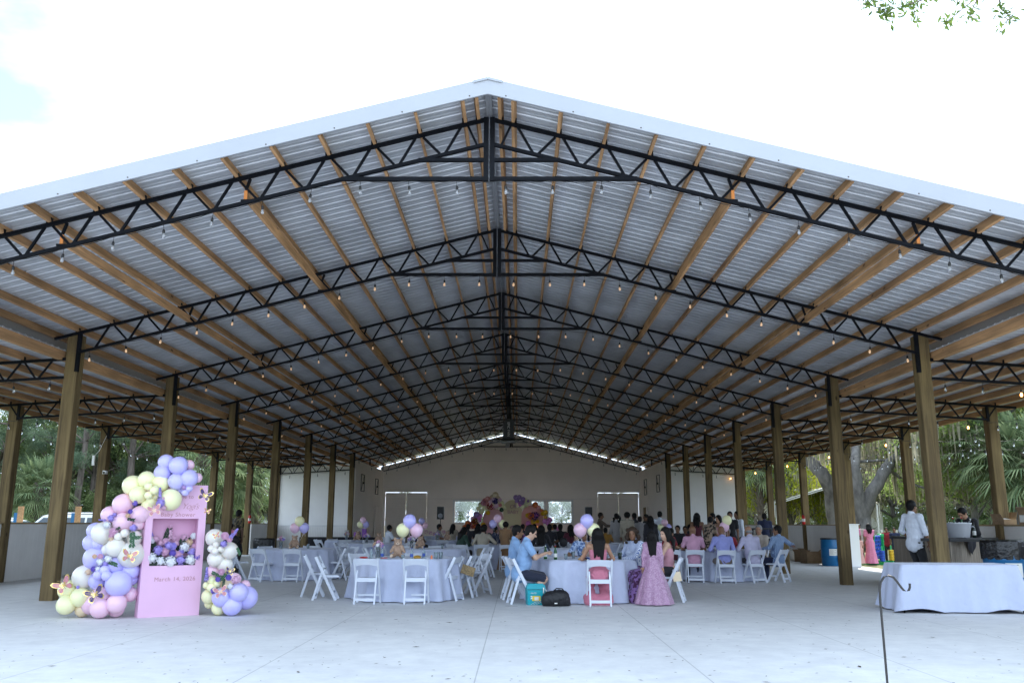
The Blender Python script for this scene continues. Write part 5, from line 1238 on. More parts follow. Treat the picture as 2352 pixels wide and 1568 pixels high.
fab('leopard', (.30, .22, .16), 'spot', (.02, .015, .012), 18); fab('child_pink', (.62, .20, .32)); fab('child_peach', (.62, .34, .30)); fab('purple_top', (.14, .05, .17)); fab('dk_green', (.02, .05, .035)); fab('camo', (.12, .09, .04), 'spot', (.02, .018, .01), 16)
def person_at(px, y, *a, **k): return None
pp = person
pp('man in light blue polo shirt and navy shorts, seated side on, looking at his phone', .48, 16.27, 4, 1.80, True, lean=14, nod=14, turn=-4, hands=[(.02, .40, .84), (.12, .42, .86)], feet=[(-.16, .20, .085), (.20, .16, .085)], skin='fair', hair='short', top='blue_polo', bottom='navy_shorts', sleeve='short', fine=True, belly=.03, hmat='hair_black')
pp('second man in light blue shirt, mostly hidden behind the man with the phone', .34, 17.22, 6, 1.76, True, lean=6, top='blue_polo', bottom='dark_cloth', skin='brown', fine=True)
pp('woman in pink strap dress with long black hair, seated with her back to us', 1.86, 15.93, 92, 1.66, True, lean=8, turn=8, hands=[(-.20, .38, .80), (.20, .38, .80)], feet=[(-.13, .08, .085), (.13, .08, .085)], skin='tan', hair='vlong', top='pink_dress', sleeve='strap', dress='pink_dress', female=True, fine=True)
pp('smiling woman in blue striped blouse and purple sequined skirt, curly dark hair', 2.66, 16.98, 200, 1.70, True, lean=6, twist=22, turn=30, skin='brown', hair='curly', hmat='hair_brown', top='blue_stripe', sleeve='long', dress='purple_sequin', female=True, fine=True, feet=[(-.50, .30, .085), (-.30, .42, .085)], knees=[(-1, .5, .25), (-.8, .7, .25)])
pp('girl in lilac sequined gown, standing with her back to us, very long dark hair', 2.85, 16.08, 82, 1.27, False, lean=0, hands=[(-.25, .03, .78), (.25, .04, .78)], skin='tan', hair='vlong', top='lilac_gown', sleeve='long', dress='lilac_gown', female=True, fine=True)
pp('seated woman in pink off shoulder top, half hidden behind the girl in lilac', 3.24, 16.82, 172, 1.68, True, lean=2, turn=40, skin='fair', hair='long', top='pink_top', sleeve='strap', dress='dark_cloth', female=True, fine=True)
pp('person in blue patterned top facing us behind the balloons of the front right table', 1.80, 18.42, -95, 1.70, True, lean=18, hands=[(-.25, .34, .80), (.22, .40, .80)], skin='brown', hair='long', top='blue_floral', bottom='dark_cloth', female=True)
# men's table
pp('bald man in pink short sleeved shirt, seated with his back to us', 4.82, 22.28, 82, 1.74, True, lean=5, turn=-35, skin='brown', hair='bald', top='pink_shirt', bottom='navy', fine=True, belly=.02)
pp('bald man in lavender shirt and khaki trousers, seated with his back to us', 5.52, 22.06, 92, 1.76, True, lean=10, nod=14, skin='brown', hair='bald', top='lavender', sleeve='long', bottom='khaki', fine=True, tuck=True, belly=.03)
pp('balding man in pale lilac shirt, back to us, between lavender and blue check', 6.28, 22.28, 106, 1.76, True, lean=10, skin='tan', hair='bald', hmat='hair_grey', top='pale_shirt', sleeve='long', bottom='dark_cloth', fine=True, belly=.03)
pp('man in blue checked shirt turned sideways with his arm over the chair back', 7.0, 22.62, 128, 1.76, True, lean=-4, turn=30, hands=[(-.30, .2, .80), (.16, -.38, .88)], skin='brown', hair='short', top='blue_check', sleeve='long', bottom='navy', fine=True, belly=.04)
pp('grey haired person in dark red top facing us across the men\'s table', 6.25, 24.65, -100, 1.62, True, lean=4, skin='brown', hair='short', hmat='hair_grey', top='red_top', sleeve='long', bottom='dark_cloth', female=True)
pp('grey haired man in cream shirt looking towards us over the men\'s table', 6.98, 24.12, 228, 1.78, True, lean=0, turn=15, skin='tan', hair='short', hmat='hair_grey', top='cream', sleeve='long', bottom='dark_cloth')
# standing group right rear
def at(px, y, *a, **k):
    lab = a[0]; return pp(lab, ay(px, 1190, y)[0], y, *a[1:], **k)
at(1600, 29.0, 'standing woman with long dark hair in dark maroon dress, behind the bald man in pink', 70, 1.76, hair='long', top='maroon', dress='maroon', female=True, sleeve='strap', skin='brown')
at(1622, 28.2, 'woman in leopard patterned dress bending over beside the yellow balloon', 45, 1.68, lean=20, hair='bun', top='leopard', dress='leopard', female=True, sleeve='short', skin='brown', hands=[(-.1, .42, .9), (.2, .4, .9)])
at(1640, 30.2, 'dark haired person in black standing behind the yellow balloon', 200, 1.78, hair='short', top='dark_cloth', bottom='dark_cloth', skin='brown')
at(1653, 29.6, 'woman in pink sleeveless top standing right of the yellow balloon', 210, 1.70, hair='long', top='pink_top', dress='dark_cloth', female=True, sleeve='strap', skin='tan')
at(1677, 30.6, 'man in black t-shirt standing left of the third inner post from the right', 255, 1.84, hair='short', top='black_cloth', bottom='dark_cloth', skin='brown')
at(1697, 31.2, 'man in white shirt standing half behind the inner post', 200, 1.86, hair='short', top='white_shirt', bottom='dark_cloth', skin='brown', sleeve='long')
at(1756, 33.0, 'man in blue grey shirt standing by the right low wall, back to us', 80, 1.82, hair='short', top='navy', bottom='dark_cloth', skin='brown', sleeve='long')
# standing group centre right
at(1376, 35.5, 'standing man in brown jacket pointing right, left of the standing group', 0, 1.86, hair='short', top='brown_jkt', sleeve='long', bottom='dark_cloth', skin='brown', hands=[(-.24, .03, .74), (.1, .5, 1.25)])
at(1416, 34.0, 'woman with shoulder length dark hair in pale grey dress, standing back to us', 80, 1.80, hair='curly', top='grey_top', dress='grey_top', female=True, sleeve='long', skin='brown')
at(1440, 33.6, 'person in cream jacket with thick dark hair, standing back to us', 75, 1.84, hair='afro', top='beige_knit', sleeve='long', bottom='beige_knit', skin='brown')
at(1459, 35.2, 'dark suited man standing right of the cream jacket', 120, 1.84, hair='short', top='dark_cloth', sleeve='long', bottom='dark_cloth', skin='brown')
at(1470, 34.2, 'person in grey shirt standing between the suited man and the dark haired women', 90, 1.70, hair='short', top='grey_top', sleeve='long', bottom='dark_cloth', skin='brown')
at(1487, 35.6, 'tall person in black far behind, before the right barn door edge', 200, 1.80, hair='short', top='dark_cloth', sleeve='long', bottom='dark_cloth', skin='brown')
at(1494, 28.6, 'woman with long black hair in black, standing behind the girl in lilac', 85, 1.66, hair='long', top='dark_cloth', dress='dark_cloth', female=True, sleeve='long', skin='brown')
at(1515, 34.4, 'man in white and blue checked shirt standing at the right of the standing group', 70, 1.90, hair='short', top='white_shirt', sleeve='long', bottom='navy', skin='brown')
# seated rows
at(1390, 32.4, 'boy in mustard shirt seated before the standing woman in grey', 80, 1.58, True, hair='short', top='mustard', bottom='dark_cloth', skin='brown')
at(1528, 25.6, 'woman in red top leaning forward right of the girl in lilac', 35, 1.66, True, lean=18, hair='bun', top='red_top', dress='maroon', female=True, skin='tan')
at(1556, 29.8, 'man in dark grey shirt seated before the right white room', 250, 1.74, True, hair='short', top='dark_cloth', bottom='dark_cloth', sleeve='long', skin='brown')
at(1573, 30.3, 'person with dark hair seated right of the man in dark grey', 255, 1.70, True, hair='short', top='maroon', bottom='dark_cloth', skin='brown')
pp('person in pale beige cardigan, seated back to us left of the check tunic', -.68, 27.42, 80, 1.72, True, lean=12, hair='afro', top='beige_knit', sleeve='long', bottom='dark_cloth', skin='brown', hands=[(-.2, .38, .8), (.35, .36, .82)])
pp('dark haired person in black seated just beyond the pale cardigan', -.72, 29.95, 100, 1.74, True, hair='afro', top='dark_cloth', sleeve='long', bottom='dark_cloth', skin='brown')
pp('boy in tan checked tunic with curly dark hair, standing behind a folding chair', .02, 27.75, 78, 1.46, False, lean=6, hair='afro', top='tan_check', sleeve='long', dress='tan_check', skin='brown', hands=[(-.2, .3, .95), (.2, .34, .95)])
pp('woman with loose black hair in dark green, leaning over left of the pale cardigan', -1.42, 28.0, 40, 1.66, True, lean=16, hair='long', top='dk_green', dress='dark_cloth', female=True, sleeve='long', skin='brown')
at(1136, 31.0, 'person in navy seated between the cardigan and the check tunic', 20, 1.66, True, hair='short', top='navy', bottom='dark_cloth', sleeve='long', skin='brown')
at(1007, 36.6, 'man in profile in pale shirt seated before the left speaker', 0, 1.80, True, hair='short', top='grey_top', bottom='dark_cloth', skin='brown')
at(957, 34.4, 'woman with long black hair seated left of the man in profile', 60, 1.74, True, hair='vlong', top='dark_cloth', dress='dark_cloth', female=True, skin='brown')
at(1075, 36.4, 'man seated far off, left of the pink arch of the backdrop', 80, 1.80, True, hair='short', top='dark_cloth', bottom='dark_cloth', skin='brown')
at(893, 34.0, 'person in white shirt behind the balloons of the front left table', 30, 1.72, True, hair='short', top='white_shirt', bottom='dark_cloth', skin='brown')
at(1219, 27.2, 'dark haired woman in purple seated just right of the man with the phone', 100, 1.72, True, hair='long', top='purple_top', dress='purple_sequin', female=True, skin='brown')
at(1243, 26.3, 'woman with very long black hair and black dress, back to us, beyond the green bottles', 85, 1.72, True, hair='vlong', top='black_cloth', dress='black_cloth', female=True, sleeve='long', skin='brown')
at(1262, 31.6, 'man in dark shirt seated below the glowing niche of the backdrop', 90, 1.80, True, hair='short', top='dark_cloth', bottom='dark_cloth', skin='brown')
at(1287, 32.6, 'dark haired person in black seated before the right window', 95, 1.82, True, hair='short', top='black_cloth', bottom='dark_cloth', sleeve='long', skin='brown')
at(1311, 31.4, 'woman with long dark hair in maroon seated left of the bear with balloons', 100, 1.76, True, hair='long', top='maroon', dress='maroon', female=True, skin='brown')
at(1331, 34.5, 'person with dark hair seated under the right speaker', 90, 1.80, True, hair='short', top='dark_cloth', bottom='dark_cloth', skin='brown')
at(1362, 30.5, 'woman facing us with dark hair, between speaker and standing man in brown', 260, 1.70, True, hair='long', top='purple_top', dress='dark_cloth', female=True, skin='brown')
for i, (px, y, hr_, tp_, lab) in enumerate([(1098, 38.6, 'long', 'dark_cloth', 'far dark haired guest seated under the left balloons of the backdrop'), (1160, 38.2, 'afro', 'navy', 'far guest in navy seated before the yellow arch'), (1200, 37.4, 'short', 'dark_cloth', 'far guest in black seated between the yellow and the right pink arch'), (1228, 36.8, 'long', 'maroon', 'far guest in maroon seated before the glowing niche'), (1275, 38.0, 'short', 'grey_top', 'far guest in grey seated before the right end of the backdrop'), (1345, 38.2, 'short', 'dark_cloth', 'far guest in black seated behind the lilac balloon'), (940, 40.5, 'short', 'brown_jkt', 'far guest in brown seated before the left barn door'), (1412, 39.5, 'long', 'dark_cloth', 'far guest in black seated before the right barn door'), (1584, 36.5, 'short', 'dark_cloth', 'far guest in black standing by the right room wall'), (1040, 40.0, 'long', 'beige_knit', 'far guest in beige seated before the left window')]):
    at(px, y, lab, random.choice([70, 90, 110]), 1.80, True, hair=hr_, top=tp_, bottom='dark_cloth', skin='brown')
# left, right and outside
at(545, 28.8, 'man in black cap and patterned brown shirt, standing by the barrel on the left', 60, 1.84, hair='short', top='camo', sleeve='short', bottom='dark_cloth', skin='dark')
at(531, 28.2, 'small child in pink, half hidden by the inner post on the left', 80, 1.40, hair='short', top='child_pink', bottom='dark_cloth', skin='brown')
pp('man in white shirt and black trousers standing at the bar, hand in pocket', 9.22, 19.7, 22, 1.93, lean=-2, turn=0, hands=[(-.22, .12, .98), (.26, .10, .90)], skin='brown', hair='short', top='white_shirt', sleeve='roll', bottom='black_cloth', fine=True, belly=.03)
pp('bartender in black leaning over the bar behind the ice bucket', 11.35, 21.2, 205, 1.90, lean=28, nod=22, hands=[(-.15, .50, 1.06), (.22, .48, 1.04)], skin='tan', hair='short', top='black_cloth', sleeve='long', bottom='black_cloth', fine=True)
xg, yg = gp(2009, 1290); pp('girl in long pink dress standing with her back to us in the side opening', xg, yg+.3, 85, 1.52, hair='long', top='child_pink', dress='child_pink', female=True, sleeve='short', skin='brown', hands=[(-.22, .05, .85), (.2, .3, .95)], z=-.08)
xg, yg = gp(1984, 1290); pp('toddler in peach dress at the edge of the side opening', xg, yg+.3, 60, 1.02, hair='short', hmat='hair_brown', top='child_peach', dress='child_peach', female=True, skin='tan', z=-.08)
for px, y, lab, c_ in ((2034, 36.8, 'child in red behind the giant game, left', 'red_top'), (2052, 36.3, 'child in dark shirt behind the giant game, right', 'navy'), (1961, 37.5, 'child with a pink bow peeking over the low wall by the oak', 'child_pink'), (1971, 37.8, 'second child peeking over the low wall, right of the pink bow', 'cream')):
    at(px, y, lab, 240, 1.42 if px > 2000 else 1.60, hair='short', top=c_, bottom='dark_cloth', skin='brown', z=-.12)
t = thing('phone', 'black phone in the hands of the man in the light blue polo', 'phone', (.97, 16.30, .99)); MB().box((0, 0, 0), (.075, .009, .15), rot=(.5, 0, R(-60))).build('case', 'black_plastic', t)
mat('screen', (.03, .05, .08), .1); MB().box((.0, 0, .0), (.066, .012, .138), rot=(.5, 0, R(-60))).build('screen', 'screen', t)
# ================================================================ DECORATIONS
def bmat(n, c): mat(n, c, .34, spec=.55, sss=.3, coat=.25)
for n_, c_ in dict(balloon_l=(.50, .47, .83), balloon_y=(.82, .80, .48), balloon_p=(.78, .52, .64), balloon_w=(.72, .68, .62), balloon_c=(.74, .60, .40), balloon_o=(.75, .20, .05), balloon_g=(.70, .42, .02), balloon_m=(.60, .20, .50), balloon_d=(.32, .20, .42), balloon_r=(.70, .30, .28)).items(): bmat(n_, c_)
mat('gold', (.80, .58, .22), .25, 1); mat('ribbon', (.75, .70, .70), .6); mat('wing_pink', (.55, .22, .28), .6); mat('wing_navy', (.05, .03, .16), .6); mat('wing_cream', (.8, .6, .42), .5)
mat('board_pink', (.70, .43, .60), .6, var=.04, vscale=2); mat('niche_pink', (.58, .31, .46), .7); mat('letter_rose', (.44, .22, .25), .5); mat('plush', (.46, .31, .22), .95, var=.25, vscale=40, bump=1, bscale=120); mat('plush_light', (.62, .48, .36), .95)
mat('petal_w', (.74, .75, .78), .7); mat('petal_l', (.34, .27, .66), .7); mat('petal_v', (.18, .12, .50), .7); mat('petal_p', (.62, .38, .52), .7); mat('petal_c', (.68, .50, .36), .7); mat('green_leaf', (.03, .09, .04), .6); mat('green_dark', (.02, .045, .025), .7)
def balloon_mesh(mb, c, r, m=None, dirn=(0, 0, -1), n=20):
    pr_ = []; k = 12
    for i in range(k+1):
        a = math.pi*i/k; z = math.cos(a); q = math.sin(a); z2 = z*1.0 if z > 0 else z*1.16; pr_.append((max(.001, q*(1 if z > 0 else 1-.10*z*z))*r, z2*r))
    pr_ = pr_[::-1]; pr_ = [(.03*r+.003, -1.27*r), (.05*r, -1.22*r), (.03*r, -1.18*r)]+pr_[1:]
    s0 = len(mb.v); mb.lathe(pr_, n, m=m, capb=True, capt=True); d = V3(dirn).normalized(); q = V3((0, 0, -1)).rotation_difference(d).to_matrix().to_4x4()
    mb.xf(Matrix.Translation(c) @ q, s0); return mb
Z8 = 3.5636
def z8(x, y, Y): return ay((x/Z8+100)/1.0629, (y/Z8+1090)/1.0629, Y)
def petals(mb, c, r, n, ps, m=None, flat=.4):
    for i in range(n):
        d = V3((random.gauss(0, 1), random.gauss(0, 1), random.gauss(0, 1))).normalized(); p = V3(c)+d*r*random.uniform(.75, 1); a = d.cross(V3((random.gauss(0, 1), random.gauss(0, 1), random.gauss(0, 1)))).normalized(); b = d.cross(a)
        mb.add([p-a*ps, p-b*ps*.9+d*ps*.2, p+a*ps, p+b*ps*.9+d*ps*.2], [(0, 1, 2, 3)], m)
def rose(mb, c, r, fd, m=None):
    fd = V3(fd).normalized(); ux = fd.cross(V3((0, 0, 1))).normalized(); uy = ux.cross(fd)
    for ring, (rr, h, k) in enumerate(((1, -.1, 6), (.78, .12, 5), (.52, .28, 5), (.28, .40, 4))):
        for i in range(k):
            a = 6.283*(i+.5*ring)/k; w_ = 6.283/k*.62; P_ = []
            for aa, q, hh in ((a-w_, rr*.55, h-.25), (a+w_, rr*.55, h-.25), (a+w_*.9, rr, h+.18), (a, rr*1.08, h+.24), (a-w_*.9, rr, h+.18)):
                P_.append(V3(c)+(ux*math.cos(aa)+uy*math.sin(aa))*q*r+fd*hh*r)
            mb.add(P_, [(0, 1, 2, 3, 4)], m)
    mb.ball(V3(c), (r*.5,)*3, m, 8, 6)
def flower(kind, c, r, col, parent, fd=(0.35, -.93, .15)):
    m = MB()
    if kind == 'rose': rose(m, c, r, fd); nm = 'rose'
    elif kind == 'hyd': m.ball(c, r*.7, None, 8, 6); petals(m, c, r, int(80+r*500), r*.20); nm = 'hydrangea'
    elif kind == 'spike':
        d = V3(fd).normalized(); nm = 'larkspur_spike'
        for i in range(8): petals(m, V3(c)+d*r*i*.26, r*.42*(1-.09*i), 16, r*.15)
    elif kind == 'leaf':
        nm = 'leaf_spray'; d = V3(fd).normalized(); s_ = d.cross(V3((0, -1, 0))).normalized(); m.tube([V3(c)-d*r, V3(c), V3(c)+d*r], .003, 4)
        for i in range(7):
            for q in (-1, 1):
                b_ = V3(c)+d*r*(-1+2*i/6.5); t_ = b_+(d*1.1+s_*q*.9+V3((0, random.uniform(-.3, .2), 0))).normalized()*r*random.uniform(.5, .75); nn = (t_-b_).cross(V3((random.uniform(-.4, .4), -1, random.uniform(-.4, .4)))).normalized()*r*.17; m.add([b_, b_.lerp(t_, .5)+nn, t_, b_.lerp(t_, .5)-nn], [(0, 1, 2, 3)])
    return m.build(nm, col, parent)
def butterfly(c, r, m1, m2, parent, rot=0, tilt=0, yaw=25):
    root = None; Rm = Matrix.Rotation(R(yaw), 3, 'Z') @ Matrix.Rotation(R(rot), 3, 'Y')
    up = [(0, 0), (.25, .45), (.75, .85), (1.05, .78), (1.0, .45), (.72, .12), (.30, -.02)]; lowp = [(0, 0), (.35, -.05), (.72, -.12), (.85, -.42), (.62, -.72), (.38, -.62), (.12, -.25)]
    m = MB()
    def pl(p, s, dy, sc_=1, ctr=(0, 0)):
        x, z = (p[0]-ctr[0])*sc_+ctr[0], (p[1]-ctr[1])*sc_+ctr[1]; fold = .35*abs(x); return V3(c)+Rm @ V3((s*x*.94, -fold+dy, z))*r
    for s in (-1, 1):
        for poly in (up, lowp):
            for dy in (0, .02): m.add([pl(p, s, dy) for p in poly], [tuple(range(len(poly)))] if (s > 0) == (dy == 0) else [tuple(reversed(range(len(poly))))])
    m.tube([V3(c)+Rm @ V3((0, -.03, .4))*r, V3(c)+Rm @ V3((0, -.03, -.4))*r], [.05*r, .03*r], 6)
    for s in (-1, 1): m.tube([V3(c)+Rm @ V3((0, -.03, .38))*r, V3(c)+Rm @ V3((s*.12, -.06, .62))*r, V3(c)+Rm @ V3((s*.25, -.08, .72))*r], .008*r+.001, 4)
    bo = m.build('butterfly', m1, parent); m = MB()
    for s in (-1, 1):
        for poly in (up, lowp):
            ct = (sum(p[0] for p in poly)/len(poly), sum(p[1] for p in poly)/len(poly)); n = len(poly)
            for i in range(1, n-1): # cells fanning out from the body, gold veins between
                a, b = poly[i], poly[i+1]; cc = ((a[0]+b[0])/3, (a[1]+b[1])/3); tri = [(a[0]*.28, a[1]*.28), (a[0]*.9, a[1]*.9), (b[0]*.9, b[1]*.9), (b[0]*.28, b[1]*.28)]
                P_ = [pl(p, s, -.03, .84, cc) for p in tri]; m.add(P_, [(0, 1, 2, 3)] if s > 0 else [(3, 2, 1, 0)])
    m.build('wing_pattern', m2, bo)
# ---- display board
BX, BY, BA = -5.335, 13.60, R(33); bw_, bh_, bt_ = .90, 2.0, .26
bd = thing('display_board', 'tall pink party welcome board with a flower niche and the date', 'sign', (BX, BY, 0), BA)
m = MB(); u0, u1, v0, v1 = .115*bw_, .875*bw_, .76, 1.475
for a, b, c, d in ((0, u0, 0, bh_), (u1, bw_, 0, bh_), (u0, u1, 0, v0), (u0, u1, v1, bh_)): m.box(((a+b)/2, .02, (c+d)/2), (b-a, .04, d-c), 'board_pink')
for x in (.015, bw_-.015): m.box((x, bt_/2+.02, bh_/2), (.03, bt_-.04, bh_), 'board_pink')
m.box((bw_/2, bt_/2+.02, bh_-.015), (bw_-.06, bt_-.04, .03), 'board_pink'); m.build('board', parent=bd)
m = MB(); dp = .20
m.box(((u0+u1)/2, dp, (v0+v1)/2), (u1-u0+.02, .01, v1-v0+.02)); m.box((u0-.005, dp/2+.02, (v0+v1)/2), (.01, dp-.04, v1-v0)); m.box((u1+.005, dp/2+.02, (v0+v1)/2), (.01, dp-.04, v1-v0)); m.box(((u0+u1)/2, dp/2+.02, v0-.005), (u1-u0, dp-.04, .01)); m.box(((u0+u1)/2, dp/2+.02, v1+.005), (u1-u0, dp-.04, .01)); m.build('niche', 'niche_pink', bd)
hp_ = math.pi/2
text('lettering', 'Welcome to', .085, 'letter_rose', bd, (.46, -.002, 1.815), (hp_, 0, 0), .001, 0, 1.05)
text('lettering', "Yogi's", .135, 'letter_rose', bd, (.64, -.002, 1.665), (hp_, 0, 0), .001, .45, .85, -.002)
text('lettering', 'Baby Shower', .090, 'letter_rose', bd, (.47, -.002, 1.535), (hp_, 0, 0), .001, 0, 1.1)
text('lettering', 'March 14, 2026', .088, 'letter_rose', bd, (.50, -.002, .555), (hp_, 0, 0), .001, 0, 1.1)
# flowers in the niche
fl = thing('flower_arrangement', 'mass of white, lilac and pink flowers in the niche of the pink board', 'flowers', (0, 0, 0))
def nf(x, y, dy=0): # point in the niche plane from the picture
    best = None; Yd = 13.8
    for _ in range(6):
        X, Z = z8(x, y, Yd); u = ((X-BX)*math.cos(BA)+(Yd-BY)*math.sin(BA)); Yd = BY+u*math.sin(BA)+(.06+dy)*math.cos(BA)
    X, Z = z8(x, y, Yd); return V3((X, Yd, Z))
for k_, x, y, r, c in [('hyd', 965, 970, .085, 'petal_w'), ('hyd', 1040, 995, .075, 'petal_w'), ('hyd', 1125, 1000, .095, 'petal_w'), ('hyd', 1215, 985, .080, 'petal_l'), ('hyd', 1300, 985, .090, 'petal_w'), ('hyd', 1358, 960, .06, 'petal_v'),
    ('hyd', 1250, 870, .08, 'petal_w'), ('hyd', 1020, 900, .08, 'petal_l'), ('hyd', 1040, 840, .05, 'petal_p'), ('hyd', 1000, 800, .055, 'petal_p'), ('hyd', 1180, 840, .05, 'petal_p'), ('hyd', 1310, 915, .07, 'petal_l'), ('hyd', 1110, 860, .07, 'petal_l'),
    ('rose', 1085, 825, .055, 'petal_p'), ('rose', 1075, 910, .062, 'petal_p'), ('rose', 1145, 865, .06, 'petal_l'), ('rose', 1145, 925, .05, 'petal_v'), ('rose', 1195, 938, .06, 'petal_p'), ('rose', 1290, 830, .055, 'petal_c'), ('rose', 1335, 865, .045, 'petal_p'), ('rose', 1330, 775, .05, 'petal_w'), ('rose', 965, 810, .055, 'petal_w'), ('rose', 1250, 785, .055, 'petal_p'), ('rose', 1155, 790, .04, 'petal_p'), ('rose', 1300, 895, .04, 'petal_c'), ('rose', 1225, 905, .045, 'petal_l')]:
    flower(k_, nf(x, y, -.02 if y > 940 else (.03 if y > 850 else .07)), r, c, fl)
flower('spike', nf(1120, 800, .08), .11, 'petal_p', fl, (.05, 0, 1)); flower('spike', nf(980, 820, .08), .07, 'petal_l', fl, (-.3, 0, 1)); flower('spike', nf(1340, 900, .06), .06, 'petal_v', fl, (.2, 0, 1))
for x, y, d in ((965, 900, (0, 0, 1)), (985, 860, (-.4, 0, 1)), (1090, 780, (.3, 0, 1)), (1215, 850, (.4, 0, 1)), (1000, 940, (-1, 0, .2)), (1340, 930, (.5, 0, 1)), (1270, 860, (.1, 0, 1))): flower('leaf', nf(x, y, .09), .11, 'green_dark', fl, d)
m = MB(); m.box(((u0+u1)/2, .12, v0+.06), (u1-u0-.03, .12, .12)); m.xf(Matrix.Translation((BX, BY, 0)) @ Matrix.Rotation(BA, 4, 'Z')); m.build('foam_base', 'green_dark', fl)
# ---- garlands
def garland(name, lab, bl_, fls, bfs, Yf, loc):
    t = thing('balloon_garland', lab, 'balloon garland', loc, 0, None); o = V3(loc)
    for i, (x, y, r, c, dy) in enumerate(bl_):
        Y = Yf(x, y)+dy; X, Z = z8(x, y, Y); rr = r/Z8/1.0629*(Y/FPX)*1.01; Z = max(Z, rr*1.02)
        m = MB(); a = random.uniform(0, 6.28); balloon_mesh(m, V3((X, Y, Z))-o, rr, None, (math.cos(a)*.5, .8, math.sin(a)*.6)); m.build('balloon', 'balloon_'+c, t)
    for k_, x, y, r, c, *d in fls:
        Y = Yf(x, y)-.20; X, Z = z8(x, y, Y); flower(k_, V3((X, Y, Z))-o, r, c, t, d[0] if d else (.35, -.93, .15))
    for x, y, r, m1, m2, rot in bfs:
        Y = Yf(x, y)-.27; X, Z = z8(x, y, Y); butterfly(V3((X, Y, Z))-o, r*.64, m1, m2, t, rot)
    return t
L_ = [(1290, 160, 45, 'p', .14), (1360, 270, 42, 'p', .12), (1090, 135, 68, 'l', .02), (1195, 165, 78, 'l', -.05), (1060, 228, 74, 'l', 0), (1180, 300, 72, 'l', -.03), (1290, 275, 74, 'l', .0), (1205, 378, 45, 'l', .08), (1255, 395, 34, 'l', .02), (1290, 362, 30, 'l', 0), (1245, 355, 22, 'd', -.03),
 (800, 338, 88, 'y', .05), (920, 287, 74, 'y', 0), (1040, 318, 76, 'y', -.02), (850, 418, 76, 'y', -.03), (935, 345, 34, 'y', -.16), (985, 378, 36, 'y', -.17), (935, 422, 34, 'y', -.16), (1000, 425, 32, 'y', -.12), (1128, 460, 92, 'y', -.05), (930, 510, 56, 'y', .02), (960, 470, 45, 'y', -.02),
 (715, 500, 88, 'p', 0), (862, 590, 76, 'p', -.04), (600, 592, 74, 'p', .05), (710, 655, 80, 'p', -.05), (855, 668, 52, 'p', .05),
 (470, 730, 68, 'l', .08), (440, 835, 72, 'l', .04), (495, 845, 52, 'l', -.02), (538, 752, 94, 'w', -.04), (815, 795, 64, 'w', .04), (585, 893, 56, 'w', .0), (650, 877, 80, 'w', -.12), (785, 938, 110, 'w', -.02), (672, 782, 34, 'w', -.17), (728, 750, 36, 'w', -.16),
 (475, 970, 100, 'l', .03), (640, 1025, 88, 'l', -.02), (775, 1080, 78, 'l', .06), (790, 1150, 52, 'l', .12), (495, 1165, 76, 'l', -.03), (375, 1130, 96, 'w', .0), (675, 1190, 108, 'l', -.10), (555, 1072, 40, 'l', -.20), (497, 1117, 42, 'l', -.20), (570, 1122, 42, 'l', -.22),
 (232, 1245, 78, 'y', .02), (345, 1307, 82, 'y', -.02), (218, 1376, 78, 'y', -.06), (362, 1415, 62, 'c', .06), (775, 1282, 62, 'p', .10), (445, 1365, 90, 'p', .06), (530, 1298, 84, 'p', -.03), (512, 1440, 84, 'p', -.12), (657, 1362, 82, 'p', -.10), (650, 1432, 70, 'p', .04)]
FL = [('hyd', 1045, 490, .075, 'petal_l'), ('spike', 1035, 455, .09, 'petal_l', (.02, -.2, 1)), ('rose', 1080, 450, .035, 'petal_p'), ('hyd', 1070, 530, .04, 'petal_p'), ('hyd', 820, 492, .045, 'petal_v'), ('hyd', 610, 622, .055, 'petal_l'), ('hyd', 640, 590, .035, 'petal_l'), ('hyd', 575, 680, .06, 'petal_w'), ('spike', 560, 640, .05, 'petal_l', (-1, -.2, .1)), ('rose', 777, 563, .035, 'petal_v'), ('rose', 755, 600, .034, 'petal_c'), ('rose', 632, 738, .062, 'petal_p'), ('rose', 612, 775, .04, 'petal_p'), ('hyd', 805, 705, .06, 'petal_l'), ('hyd', 610, 803, .038, 'petal_c'),
 ('leaf', 795, 800, .11, 'green_leaf', (.1, -.2, -1)), ('leaf', 780, 632, .06, 'green_dark', (1, -.2, -.1)), ('leaf', 830, 790, .07, 'green_leaf', (1, -.2, .1)), ('leaf', 620, 1012, .08, 'green_leaf', (1, -.2, -.3)), ('leaf', 660, 715, .05, 'green_dark', (1, -.1, .4)),
 ('rose', 466, 952, .035, 'petal_c'), ('rose', 515, 955, .042, 'petal_p'), ('hyd', 585, 975, .06, 'petal_w'), ('hyd', 515, 1000, .06, 'petal_w'), ('rose', 457, 1062, .04, 'petal_v'), ('hyd', 495, 1062, .045, 'petal_w'), ('hyd', 412, 1088, .05, 'petal_c'), ('hyd', 560, 1020, .045, 'petal_l'), ('hyd', 320, 1222, .03, 'petal_l')]
BF = [(1425, 425, .17, 'gold', 'wing_navy', 20), (1445, 560, .08, 'gold', 'wing_pink', 10), (985, 555, .16, 'wing_cream', 'wing_pink', -15), (770, 950, .18, 'gold', 'wing_pink', 10), (195, 1205, .22, 'gold', 'wing_pink', -35), (470, 1285, .22, 'gold', 'wing_navy', -25)]
garland('g', 'large balloon garland of yellow, lilac, pink and white climbing over the pink board', L_, FL, BF, lambda x, y: 13.62 if y > 600 else (13.66 if x < 1000 else 13.74), (-6.0, 13.6, 0))
